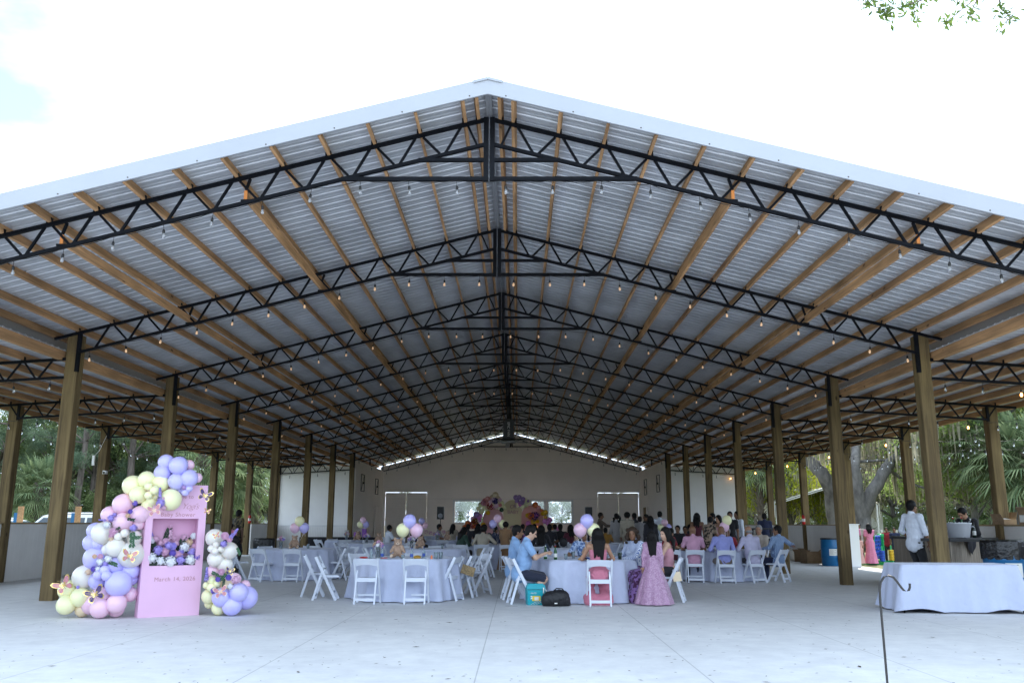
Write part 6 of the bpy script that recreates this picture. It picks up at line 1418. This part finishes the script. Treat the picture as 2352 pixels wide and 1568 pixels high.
L2 = [(1510, 792, 75, 'w', 0), (1640, 902, 72, 'w', 0), (1600, 1022, 66, 'w', .05), (1520, 975, 70, 'w', -.02), (1525, 850, 29, 'w', -.14), (1482, 886, 31, 'w', -.14), (1566, 890, 26, 'w', -.15), (1515, 907, 31, 'w', -.16), (1505, 1078, 56, 'p', .08), (1685, 1150, 52, 'p', .05), (1775, 1205, 45, 'p', .15),
 (1620, 1205, 62, 'c', .02), (1486, 1160, 35, 'y', -.1), (1440, 1205, 30, 'y', -.06), (1482, 1222, 38, 'y', -.14), (1532, 1190, 30, 'y', -.1), (1462, 1300, 62, 'y', 0), (1465, 1362, 42, 'y', .08), (1545, 1402, 58, 'y', .0), (1785, 1310, 96, 'l', .14), (1572, 1310, 80, 'l', -.10), (1720, 1266, 80, 'l', -.08), (1662, 1392, 82, 'l', -.06)]
F2 = [('rose', 1600, 775, .06, 'petal_p'), ('rose', 1640, 805, .045, 'petal_p'), ('spike', 1650, 790, .09, 'petal_l', (.8, -.1, 1)), ('hyd', 1590, 845, .055, 'petal_l'), ('leaf', 1718, 905, .06, 'green_leaf', (.5, -.1, -1)), ('spike', 1440, 1150, .09, 'petal_l', (0, -.1, 1)), ('leaf', 1530, 1110, .07, 'green_leaf', (-1, -.1, .4)), ('leaf', 1590, 1130, .07, 'green_leaf', (.6, -.1, .8)), ('rose', 1540, 1152, .04, 'petal_v'), ('rose', 1632, 1137, .045, 'petal_v'), ('rose', 1570, 1088, .05, 'petal_p'), ('hyd', 1700, 1155, .065, 'petal_p'), ('hyd', 1500, 1252, .05, 'petal_v'), ('hyd', 1645, 1215, .05, 'petal_w'), ('leaf', 1590, 1180, .06, 'green_dark', (0, -.1, -1))]
B2 = [(1525, 772, .09, 'gold', 'wing_pink', -20), (1640, 1082, .11, 'gold', 'wing_navy', 15), (1560, 1262, .17, 'wing_cream', 'wing_pink', -15)]
garland('g2', 'small balloon garland of white, yellow and lilac right of the pink board', L2, F2, B2, lambda x, y: 14.0, (-4.2, 14.0, 0))
# ---- table centrepieces
def bear0():
    t = thing('teddy_bear', '', 'teddy bear'); p = [('e', (0, 0, .13), (.085, .075, .10), None), ('e', (0, -.01, .27), (.075, .07, .068), None)]
    for s in (-1, 1): p += [('e', (s*.058, 0, .335), (.028, .016, .028), None, .01), ('c', (s*.07, -.01, .20), (s*.12, -.05, .11), .032, .028, .01), ('c', (s*.06, -.03, .05), (s*.10, -.13, .04), .04, .036, .015)]
    blob_obj('body', p, 'plush', t, .009, .015); MB().ball((0, -.075, .255), (.032, .025, .025), nu=10, nv=7).build('muzzle', 'plush_light', t); MB().ball((0, -.101, .262), (.011, .008, .008), nu=8, nv=6).build('nose', 'eye', t)
    for s in (-1, 1): MB().ball((s*.026, -.072, .288), .007, nu=8, nv=6).build('eye', 'eye', t); MB().ball((s*.105, -.165, .042), (.028, .008, .030), nu=10, nv=6).build('foot_pad', 'plush_light', t)
    return t
def bunch0():
    t = thing('balloon_bunch', '', 'balloons'); return t
def vase0():
    t = thing('flower_vase', '', 'flowers'); MB().lathe([(.04, 0), (.042, .01), (.04, .12), (.045, .15), (.038, .15), (.034, .02)], 16).build('glass_jar', 'glass_clear', t); m = MB()
    for i in range(8): a = i*.8; m.tube([(0, 0, .03), (.04*math.cos(a), .04*math.sin(a), .2)], .003, 4)
    m.build('stems', 'green_leaf', t)
    for i, c in enumerate(['petal_w', 'petal_p', 'petal_l', 'petal_w', 'petal_l', 'petal_c', 'petal_p']):
        a = i*1.05; r = 0 if i == 6 else .07; m = MB(); rose(m, V3((r*math.cos(a), r*math.sin(a), .215+.02*(i % 2)+(.05 if i == 6 else 0))), .042, (math.cos(a)*.6, math.sin(a)*.6-.4, .6)); petals(m, V3((r*math.cos(a), r*math.sin(a), .21)), .04, 14, .012); m.build('blossom', c, t)
    return t
B0 = bear0(); V0 = vase0()
def setp(key, wh, bear, flow, bal, cols=('l', 'y', 'p'), zb_=1.28, sp=.13, br=.13):
    x, y = TABLES[key]
    if bear: dup(B0, (x+bear[0], y+bear[1], .766), R(random.uniform(-15, 15)), 'tan teddy bear sitting on %s' % wh, 'teddy bears as centrepieces', s=bear[2] if len(bear) > 2 else 1.0)
    if flow: dup(V0, (x+flow[0], y+flow[1], .766), random.uniform(0, 6), 'glass jar of pastel flowers on %s' % wh, 'flower jars as centrepieces', s=1.1)
    if bal:
        t = thing('balloon_bunch', 'three pastel balloons tied upright over %s' % wh, 'balloons', (x+bal[0], y+bal[1], .80), 0, 'balloon bunches on tables'); m = MB()
        for i, (dx, dz) in enumerate(((0, .17), (-sp, 0), (sp, 0))):
            if cols[i] is None: continue
            if len(bal) > 2 and bal[2] == 'inv': dz = -dz+.1
            c = V3((dx, .03*i, zb_-.80+dz)); b_ = MB(); balloon_mesh(b_, c, br); b_.build('balloon', 'balloon_'+cols[i], t); m.tube([c-V3((0, 0, br*1.2)), (dx*.3, 0, (zb_-.8)*.35), (dx*.1, 0, 0)], .0022, 4)
            for q in (-1, 1): m.tube([c-V3((0, 0, br*1.25)), c+V3((q*.03, -.01, -br*1.25-.01)), c+V3((q*.035, -.01, -br*1.25-.06))], .004, 4)
        m.build('ribbon', 'ribbon', t)
setp('t1', 'the front left table', (-.14, -.35, 1.05), (-.52, -.35), (.04, -.1), ('l', 'y', 'p'), 1.29)
setp('t2', 'the left rear table', (.02, -.3, .95), (-.36, -.2), (.05, .0), ('y', 'p', 'l'), 1.30, .12)
setp('t3', 'the front right table', (.13, .15, .9), None, (.10, .05), ('l', 'p', 'y'), 1.30)
setp('t4', 'the empty second left table', (-.2, -.2, .95), (-.45, -.1), None)
setp('t8', 'the second right table', (.05, -.25, .95), (.4, .1), None)
setp('t7', 'the table of the men in pale shirts', None, (.35, .5), (.35, .45), ('y', 'p', None), 1.35, .07)
setp('tc', 'the check tunic table', (-.3, .1), (.3, .2), (.10, .3), ('p', 'l', 'y'), 1.42, .15)
setp('t5', 'the table by the black drape', (.35, -.2), (-.1, -.2), (.5, 0), ('p', 'y', 'l'), 1.38, .11)
setp('t6', 'the middle left table', (.1, -.2), (-.3, -.2), None)
setp('t11', 'the handbag table', (-.2, .1), (-.35, -.2), None)
setp('t12', 'the patterned women\'s table', (.2, .1), None, (-1.1, -.2), ('p', 'y', 'l'), 1.30, .14)
setp('t13', 'the far table before the left speaker', (.2, -.2), (-.2, -.2), (-.9, .3), ('l', 'y', 'p'), 1.35, .12)
setp('t14', 'the far table before the backdrop', (.2, -.2), (-.2, -.2), None)
setp('t15', 'the far table before the right speaker', (.2, -.2), (-.2, -.2), None)
setp('t17', 'the farthest right table', (0, -.1), (.3, -.2), None)
for pz in (B0, V0):
    for c in list(pz.children): bpy.data.objects.remove(c)
    bpy.data.objects.remove(pz)
# bottles, cups and wrappers
mat('cap_blue', (.02, .06, .30), .4); mat('snack', (.55, .30, .03), .5, var=.6, vscale=60)
x, y = TABLES['t3']
def p3(px, Y): return (ay(px, 1290, Y)[0], Y, .766)
bottle('green beer bottle nearest the phone on the front right table', p3(1253, 16.62), h=.245, r=.032, capm='paper', group='green bottles'); bottle('green beer bottle standing right of the first on the front right table', p3(1276, 16.40), h=.245, r=.032, capm='foil_red', group='green bottles')
mat('water', (.55, .68, .74), .08, trans=.7, ior=1.33)
for i, (px, Y, lab) in enumerate([(1300, 16.5, 'short clear cup on the front right table, left of the balloons strings'), (1317, 16.9, 'taller clear cup behind the short one on the front right table'), (1392, 16.6, 'clear cup on the front right table right of the woman in pink'), (1409, 16.5, 'clear cup next to the dark drink on the front right table')]):
    t = thing('cup', lab, 'cup', p3(px, Y), 0, 'cups on the front right table'); MB().lathe([(.028, 0), (.038, .10+.03*(i % 2)), (.035, .10+.03*(i % 2)), (.026, .006)], 14).build('cup_wall', 'water', t)
t = thing('cup', 'cup of dark cola by the striped blouse', 'cup', p3(1424, 16.55)); MB().lathe([(.03, 0), (.042, .12), (.02, .121)], 14).build('drink', 'glass_dark', t); MB().lathe([(.0425, .12), (.044, .135), (.04, .135)], 14, capb=False, capt=False).build('rim', 'water', t)
for i, (px, Y, lab) in enumerate([(1335, 16.3, 'small wrapped candy left of the woman in pink'), (1343, 16.35, 'dark candy wrapper beside the woman in pink'), (1349, 16.45, 'crumpled blue wrapper beside the woman in pink')]):
    t = thing('wrapper', lab, 'wrapper', p3(px, Y), 0, 'candy wrappers'); blob_obj('foil', [('e', (0, 0, .02), (.035, .025, .02), None), ('c', (-.05, 0, .01), (.05, 0, .015), .01, .01)], ('snack', 'black_plastic', 'cap_blue')[i], t, .008)
for i, (px, Y, lab, kind) in enumerate([(826+26, 16.7, 'clear water bottle without label left on the front left table', 'w'), (859+18, 16.75, 'blue capped water bottle left of the flower jar', 'w'), (945, 16.55, 'blue capped water bottle right of the bear, nearest', 'w'), (973, 16.9, 'blue capped water bottle at the right of the front left table', 'w')]):
    t = bottle(lab, p3(px, Y), 'water', .20, .031, 'cap_blue', group='water bottles', lab='cap_blue' if i else None)
for i, (px, Y, lab) in enumerate([(1001, 16.6, 'clear plastic cup at the right edge of the front left table'), (1012, 16.7, 'second clear plastic cup at the right edge of the front left table')]):
    t = thing('cup', lab, 'cup', p3(px, Y), 0, 'cups on the front left table'); MB().lathe([(.03, 0), (.043, .12), (.04, .12), (.028, .006)], 14).build('cup_wall', 'water', t)
for i, (px, Y, lab, c_) in enumerate([(835, 16.6, 'magazine like red and white snack packet left on the front left table', 'red_paint'), (882, 16.45, 'red card lying before the flower jar', 'red_paint'), (958, 16.75, 'yellow snack bag on the front left table', 'snack'), (991, 16.6, 'small red can like packet on the front left table', 'balloon_o'), (925, 16.5, 'white candle glass before the bear', 'paper')]):
    t = thing('snack_packet' if i < 4 else 'candle', lab, 'packet' if i < 4 else 'candle', p3(px, Y), R(20*i), 'clutter on the front left table')
    if i == 4: MB().lathe([(.03, 0), (.032, .08), (.028, .08)], 14).build('glass', 'water', t); MB().lathe([(.024, .005), (.024, .05), (.003, .055)], 12).build('wax', 'paper', t)
    else: blob_obj('packet', [('e', (0, 0, .02), (.08 if i < 3 else .02, .05 if i < 3 else .02, (.018, .008, .04, .05)[i]), None)], c_, t, .008)
# candle glasses on the other tables
for k_, wh in (('t2', 'the left rear table'), ('t4', 'the empty second left table'), ('t8', 'the second right table')):
    x, y = TABLES[k_]; t = thing('candle', 'candle in a clear glass on %s' % wh, 'candle', (x+.38, y-.3, .766), 0, 'table candles'); MB().lathe([(.035, 0), (.038, .12), (.034, .12)], 14).build('glass', 'water', t); MB().lathe([(.027, .005), (.027, .06), (.003, .065)], 12).build('wax', 'paper', t)
# ---- cooler, bags
mat('teal', (.0, .30, .36), .4); mat('teal_dark', (.0, .28, .34), .4); mat('label_y', (.7, .5, .05), .6)
cx, cy = gp(1232, 1389); co = thing('cooler', 'turquoise cooler with carton label on the floor beside the black bag', 'cooler', (cx-.02, cy+.14, 0), R(8))
MB().box((0, 0, .13), (.30, .25, .26), taper=1.06).build('tub', 'teal', co); m = MB(); m.box((0, 0, .305), (.335, .28, .07), taper=.95); m.box((0, 0, .35), (.29, .23, .03), taper=.9); lid = m.build('lid', 'teal', co); m = MB(); m.tube([(.171, -.09, .27), (.20, -.09, .22), (.20, .09, .22), (.171, .09, .27)], .010, 6); m.tube([(.13, -.142, .20), (.13, -.15, .30)], .012, 6); m.build('handle', 'paper', co)
MB().box((.0, -.134, .115), (.15, .008, .085)).build('carton_label', 'label_y', co); MB().box((.005, -.1385, .112), (.075, .006, .055)).build('label_photo', 'paper', co); text('lettering', '2', .07, 'trim_white', co, (-.085, -.142, .13), (hp_, 0, 0), .001, 0, 1, .003); text('lettering', 'IGLOO', .032, 'trim_white', co, (-.05, -.142, .205), (hp_, 0, 0), .001)
m = MB(); [m.bar((-.10+.05*i, -.131, .01), (.05+.05*i, -.139, .085), .003, .012, up=(0, -1, 0)) for i in range(3)]; m.build('stripe', 'trim_white', co)
bx_, by_ = gp(1273, 1393); bg_ = thing('duffel_bag', 'black soft bag slumped on the floor right of the cooler', 'bag', (bx_+.04, by_+.14, 0), R(5)); mat('nylon', (.010, .010, .012), .55, bump=.8, bscale=14)
blob_obj('bag_body', [('e', (-.06, 0, .13), (.20, .13, .13), None), ('e', (.08, 0, .15), (.16, .12, .13), None), ('c', (-.18, 0, .05), (.19, 0, .05), .065, .065)], 'nylon', bg_, .012, .08, wrinkle=.006, cut=[((0, 0, .004), (0, 0, -1))]); m = MB(); m.tube([(-.05, -.04, .26), (.0, -.06, .305), (.10, -.06, .30), (.15, -.05, .24)], .011, 6); m.build('handle', 'nylon', bg_)
MB().box((-.02, -.135, .06), (.05, .004, .018)).build('zip_tag', 'paper', bg_)
mat('wicker', (.42, .30, .16), .9, var=.6, vscale=45, bump=1, bscale=60)
t = thing('woven_bag', 'small woven straw bag hanging from a folding chair by the front left table', 'handbag', (-.55, 17.35, .52)); MB().box((0, 0, 0), (.26, .06, .17), rot=(0, R(18), 0)).build('pouch', 'wicker', t); MB().tube([(-.11, 0, .1), (-.07, .05, .26), (.05, .05, .26), (.10, 0, .03)], .004, 5).build('strap', 'ribbon', t)
t = thing('cream_purse', 'cream purse hanging from the chair right of the girl in lilac', 'handbag', (3.36, 16.55, .46)); MB().box((0, 0, 0), (.15, .05, .17), rot=(0, R(-8), 0)).build('pouch', 'balloon_c', t); MB().tube([(-.06, 0, .08), (-.03, .03, .28), (.04, .03, .28), (.06, 0, .08)], .004, 5).build('strap', 'gold', t)
t = thing('black_handbag', 'black handbag hanging at the edge of a white table in the middle distance', 'handbag', (ay(1294, 1240, 28.5)[0], 28.5, .72)); blob_obj('pouch', [('e', (0, 0, .12), (.13, .06, .15), None)], 'nylon', t, .015); MB().tube([(.11*math.cos(a), -.07, -.02+.13*math.sin(a)) for a in [R(v) for v in range(150, 391, 24)]], .010, 6).build('strap', 'nylon', t)
# ---- stroller by the left rear table
t = thing('stroller', 'black folding stroller behind the small garland, by the left rear table', 'stroller', (-7.15, 23.1, 0), R(20)); m = MB()
for s in (-1, 1): m.tube([(s*.24, -.35, .2), (s*.24, .1, .62), (s*.24, .35, 1.0)], .014, 6); m.tube([(s*.24, .35, .15), (s*.24, .0, .6), (s*.24, -.2, .85)], .014, 6)
m.tube([(-.24, .35, 1.0), (.24, .35, 1.0)], .014, 6); m.build('frame', 'black_plastic', t)
blob_obj('seat_fabric', [('c', (-.2, 0, .50), (.2, 0, .50), .10, .10), ('c', (-.18, .15, .85), (.18, .15, .85), .09, .09), ('e', (0, -.1, 1.0), (.27, .22, .14), None)], 'nylon', t, .025, .15)
for s in (-1, 1):
    for y_ in (-.38, .36):
        w_ = MB(); w_.lathe([(.09, -.02), (.13, -.02), (.14, 0), (.13, .02), (.09, .02)], 18); w_.xf(Matrix.Translation((s*.27, y_, .14)) @ Matrix.Rotation(hp_, 4, 'Y')); w_.build('wheel', 'tyre', t)
# ---- black cart / high chair by the right low wall
t = thing('equipment_cart', 'black high equipment cart in front of the man in blue grey', 'cart', (ay(1755, 1230, 31.8)[0], 31.8, 0)); m = MB()
for x_ in (-.33, .33):
    for y_ in (-.25, .25): m.box((x_, y_, .62), (.05, .05, 1.24))
m.box((0, 0, .25), (.7, .55, .04)); m.box((0, 0, 1.26), (.78, .6, .05)); m.build('frame', 'black_plastic', t); MB().box((0, -.02, .65), (.56, .45, .70)).build('amplifier_case', 'black_plastic', t); MB().box((0, -.25, .95), (.5, .02, .05)).build('front_rail', 'flash', t)
t = thing('patterned_tray', 'black and white patterned box standing before the equipment cart', 'box', (ay(1763, 1250, 31.2)[0], 31.2, 0)); mat('dots', (.6, .6, .6), .6); MB().box((0, 0, .3), (.5, .3, .6)).build('case', 'black_plastic', t); m = MB(); [m.box((-.2+.08*i, -.153, .46+.09*j), (.05, .006, .05)) for i in range(6) for j in range(2)]; m.build('dots', 'dots', t)
# ---- giant four in a row game
mat('toy_green', (.01, .30, .08), .4); mat('toy_red', (.55, .02, .02), .4); mat('toy_blue', (.02, .08, .45), .4); mat('toy_yellow', (.75, .45, .02), .4)
gx, gy = gp(2044, 1293); t = thing('garden_game', 'giant four in a row garden game with green frame on the grass', 'game', (gx+.45, gy+2.2, -.12), R(52))
for s in (-1, 1):
    m = MB(); m.box((s*.62, 0, .55), (.12, .20, 1.05), taper=1); m.box((s*.62, 0, .06), (.16, .85, .12)); m.tube([(s*.62, -.11, 1.08), (s*.62, .11, 1.08)], .10, 14); m.build('side_stand', 'toy_green', t)
m = MB()
for i in range(7):
    for j in range(6):
        m.lathe([(.045, -.03), (.082, -.03), (.082, .03), (.045, .03)], 12, smooth=True, capb=False, capt=False); n0 = len(m.v)-48; m.xf(Matrix.Translation((-.48+.16*i, 0, .28+.15*j)) @ Matrix.Rotation(hp_, 4, 'X'), n0)
m.build('grid', 'toy_blue', t)
for i in range(7):
    for j in range(6):
        if (i*3+j*5) % 7 < 4: q = MB(); q.lathe([(.070, -.012), (.070, .012)], 12); q.xf(Matrix.Translation((-.48+.16*i, 0, .28+.15*j)) @ Matrix.Rotation(hp_, 4, 'X')); q.build('disc', 'toy_red' if (i+j) % 3 else 'toy_yellow', t)
for s, mm in ((-1, 'toy_blue'), (1, 'toy_yellow')):
    MB().tube([(s*.62, -.36, .12), (s*.62, -.36, .72)], .03, 8).build('peg', 'toy_green', t); m = MB()
    for j in range(7): m.lathe([(.05, .13+.06*j), (.10, .135+.06*j), (.10, .18+.06*j), (.05, .185+.06*j)], 14, c=(s*.62, -.36, 0))
    m.build('spare_discs', mm, t)
# ---- party backdrop at the rear wall
YD = 51.5
bk = thing('party_backdrop', 'party backdrop of pink and yellow arches with balloons before the back windows', 'backdrop', (ay(1190, 1200, YD)[0], YD, 0)); o = V3(bk.location)
mat('arch_pink', (.66, .36, .36), .7); mat('arch_yellow', (.68, .58, .34), .7); mat('arch_coral', (.66, .32, .28), .7); mat('glow', (1, .45, .08), .5, emit=1.6)
def zz(x, y, Y): return ay((x/7.84+1130)/1.0629, (y/7.84+1180)/1.0629, Y)
def arch(xl, xr, yt, Y, mm, nm, hole=None):
    x0_, zt_ = zz(xl, yt, Y); x1_, _ = zz(xr, yt, Y); r = (x1_-x0_)/2; cx_ = (x0_+x1_)/2-o.x; zc = zt_-r; P_ = [(cx_-r, 0)]+[(cx_+r*math.cos(a), zc+r*math.sin(a)) for a in [math.pi-math.pi*i/20 for i in range(21)]]+[(cx_+r, 0)]
    m = MB(); P_ = P_[::-1]
    if hole:
        hr, hz = hole; H_ = [(cx_-hr, .5)]+[(cx_+hr*math.cos(a), hz+hr*math.sin(a)) for a in [math.pi-math.pi*i/20 for i in range(21)]]+[(cx_+hr, .5)]; H_ = H_[::-1]; n = len(P_)
        for dy in (0, .06):
            vs = [(x, Y-o.y+dy, z) for x, z in P_]+[(x, Y-o.y+dy, z) for x, z in H_]; m.add(vs, [(i, i+1, n+i+1, n+i) for i in range(n-1)]+[(n-1, 0, n, 2*n-1)])
        m.add([(x, Y-o.y+dy, z) for dy in (0, .06) for x, z in H_], [(i, i+1, n+i+1, n+i) for i in range(n-1)]); m.add([(x, Y-o.y+dy, z) for dy in (0, .06) for x, z in P_], [(i+1, i, n+i, n+i+1) for i in range(n-1)])
        m.build(nm, mm, bk); MB().box((cx_, Y-o.y+.25, .9), (hr*2+.2, .02, 1.8)).build('niche_back', 'arch_coral', bk); return cx_
    m.prism(P_, Y-o.y, Y-o.y+.06); m.build(nm, mm, bk); return cx_
arch(385, 775, 465, YD-.1, 'arch_pink', 'pink_arch'); cy_ = arch(775, 1130, 310, YD, 'arch_yellow', 'yellow_arch'); cp_ = arch(1120, 1540, 410, YD-.2, 'arch_coral', 'coral_arch', (.45, 1.15))
X, Z = zz(960, 545, YD); text('lettering', 'BABY', .28, 'letter_rose', bk, (X-o.x, -.06, Z), (hp_, 0, 0), .01)
X, Z = zz(955, 440, YD); text('lettering', 'Oh', .30, 'letter_rose', bk, (X-o.x, -.06, Z), (hp_, 0, 0), .01, .3)
lp = MB(); [lp.ball((cp_+random.uniform(-.3, .3), .05, random.uniform(.75, 1.3)), .035, None, 8, 6) for _ in range(14)]; lp.build('lamp_string', 'glow', bk)
for x, y, r, c in [(625, 215, 58, 'c'), (565, 262, 50, 'c'), (670, 290, 55, 'c'), (475, 290, 48, 'r'), (415, 325, 46, 'r'), (520, 340, 55, 'p'), (460, 390, 55, 'r'), (340, 400, 48, 'y'), (300, 480, 46, 'y'), (350, 530, 50, 'y'), (400, 460, 45, 'y'), (260, 590, 60, 'd'), (330, 620, 50, 'm'), (250, 660, 46, 'd'), (320, 700, 42, 'm'), (185, 660, 38, 'g'), (97, 760, 56, 'o'), (190, 740, 48, 'r'), (30, 830, 45, 'o'), (230, 800, 50, 'o'), (160, 830, 40, 'r'), (600, 400, 50, 'c'), (690, 390, 50, 'y'), (740, 370, 46, 'y'), (650, 450, 44, 'y'), (770, 430, 46, 'y'), (560, 440, 46, 'p'), (800, 470, 35, 'y'),
    (1015, 265, 52, 'd'), (1080, 260, 48, 'd'), (1150, 300, 50, 'd'), (1040, 340, 48, 'd'), (1095, 390, 50, 'm'), (1060, 420, 36, 'd'), (1195, 310, 38, 'y'), (1255, 350, 48, 'y'), (1210, 400, 50, 'y'), (1145, 445, 42, 'y'), (1385, 405, 58, 'o'), (1455, 460, 42, 'r'), (1510, 510, 34, 'o'), (1580, 550, 50, 'g'), (1530, 570, 42, 'g'), (1580, 640, 38, 'g'), (1660, 695, 55, 'm'), (1570, 715, 50, 'm'), (1625, 760, 42, 'm'), (1715, 790, 50, 'c'), (1800, 870, 42, 'm'), (1740, 850, 40, 'o'), (1300, 620, 70, 'o'), (1240, 610, 45, 'g'), (1400, 600, 50, 'm'), (1350, 730, 50, 'g'), (1430, 720, 38, 'g'), (1250, 760, 50, 'm')]+[(random.uniform(560, 800), random.uniform(300, 460), random.uniform(36, 50), random.choice('ypcr')) for _ in range(12)]+[(random.uniform(300, 520), random.uniform(360, 560), random.uniform(38, 50), random.choice('ypcg')) for _ in range(10)]+[(random.uniform(1020, 1280), random.uniform(290, 440), random.uniform(36, 48), random.choice('ymdc')) for _ in range(9)]+[(random.uniform(180, 420), random.uniform(640, 860), random.uniform(38, 50), random.choice('opmg')) for _ in range(12)]:
    Y = YD-.35+random.uniform(-.12, .12); X, Z = zz(x, y, Y); m = MB(); balloon_mesh(m, V3((X, Y, Z))-o, r/7.84/1.0629*Y/FPX, None, (0, 1, .2), 14); m.build('balloon', 'balloon_'+c, bk)
for x, y, r, c in [(390, 370, .16, 'wing_pink'), (520, 440, .2, 'red_top'), (620, 330, .18, 'wing_navy'), (740, 500, .12, 'green_leaf'), (1130, 360, .14, 'balloon_d'), (220, 780, .3, 'red_top'), (240, 720, .2, 'mustard'), (1370, 620, .3, 'wing_navy'), (560, 790, .22, 'petal_l'), (960, 860, .2, 'petal_p'), (1680, 830, .2, 'mustard')]:
    X, Z = zz(x, y, YD-.6); m = MB(); petals(m, V3((X, YD-.6, Z))-o, r, 90, .05); m.build('foliage_cluster', c, bk)
# gift/dessert tables with flowers before the backdrop
for px, lab, c_ in ((1020, 'dessert table with pink and white flowers left of the backdrop', 'cloth_white'), (1330, 'dessert table with flowers right of the backdrop', 'cloth_white')):
    t = thing('dessert_table', lab, 'table', (ay(px, 1200, 49)[0], 49, 0), 0, 'dessert tables'); MB().box((0, 0, .375), (2.2, .75, .75)).build('tablecloth', c_, t); m = MB(); [petals(m, V3((-1+.25*i, -.1, .85+random.uniform(0, .2))), .12, 30, .04) for i in range(9)]; m.build('flowers', 'petal_p', t)
# security camera on the left outer post
t = thing('security_camera', 'small white camera box on the left outer post behind the pink balloons', 'camera', (-W2+.16, TY(3)+.02, 2.9)); MB().box((0, -.06, 0), (.09, .16, .10)).build('housing', 'trim_white', t); MB().tube([(0, -.14, -.01), (0, -.16, -.01)], .03, 10).build('lens', 'black_plastic', t)
t = thing('power_box', 'white outlet box with cable hanging beside the left outer post', 'outlet box', (-W2-.05, TY(3)-.10, 3.25)); MB().box((-.15, 0, 0), (.07, .06, .30)).build('box', 'trim_white', t); MB().tube([(.15, .05, .75), (.0, 0, .3), (-.12, 0, .15)], .006, 5).build('cable', 'trim_white', t)
# floor drain and fallen leaves
t = thing('floor_drain', 'small dark slot drain in the concrete on the centre joint', 'drain', (*gp(1175, 1391), .001)); MB().box((0, 0, .001), (.20, .035, .004)).build('grate', 'dark_line', t); MB().box((0, 0, .0005), (.23, .06, .002)).build('frame', 'flash', t)
mat('leaf_litter', (.07, .05, .03), .9, var=.5, vscale=3)
n = 700; pts = np.empty((n, 3)); pts[:, 0] = rng.uniform(-7, 8, n)+np.where(rng.random(n) < .5, rng.uniform(0, 3, n), 0); pts[:, 1] = 8+8.5*rng.random(n)**1.3; pts[:, 2] = .006
a = rng.uniform(0, 6.28, n); L0 = rng.uniform(.008, .028, n)*np.where(rng.random(n) < .06, 2, 1); W0 = L0*rng.uniform(.2, .45, n); dx = np.stack([np.cos(a), np.sin(a), np.zeros(n)], 1); dy = np.stack([-np.sin(a), np.cos(a), np.zeros(n)], 1)
v = np.empty((n, 4, 3)); v[:, 0] = pts-dx*L0[:, None]; v[:, 1] = pts-dy*W0[:, None]; v[:, 2] = pts+dx*L0[:, None]; v[:, 3] = pts+dy*W0[:, None]; v[:, 1, 2] += .002; tag(quads(v.reshape(-1, 3), n, 'leaf_litter', 'leaf_litter', None), kind='stuff')
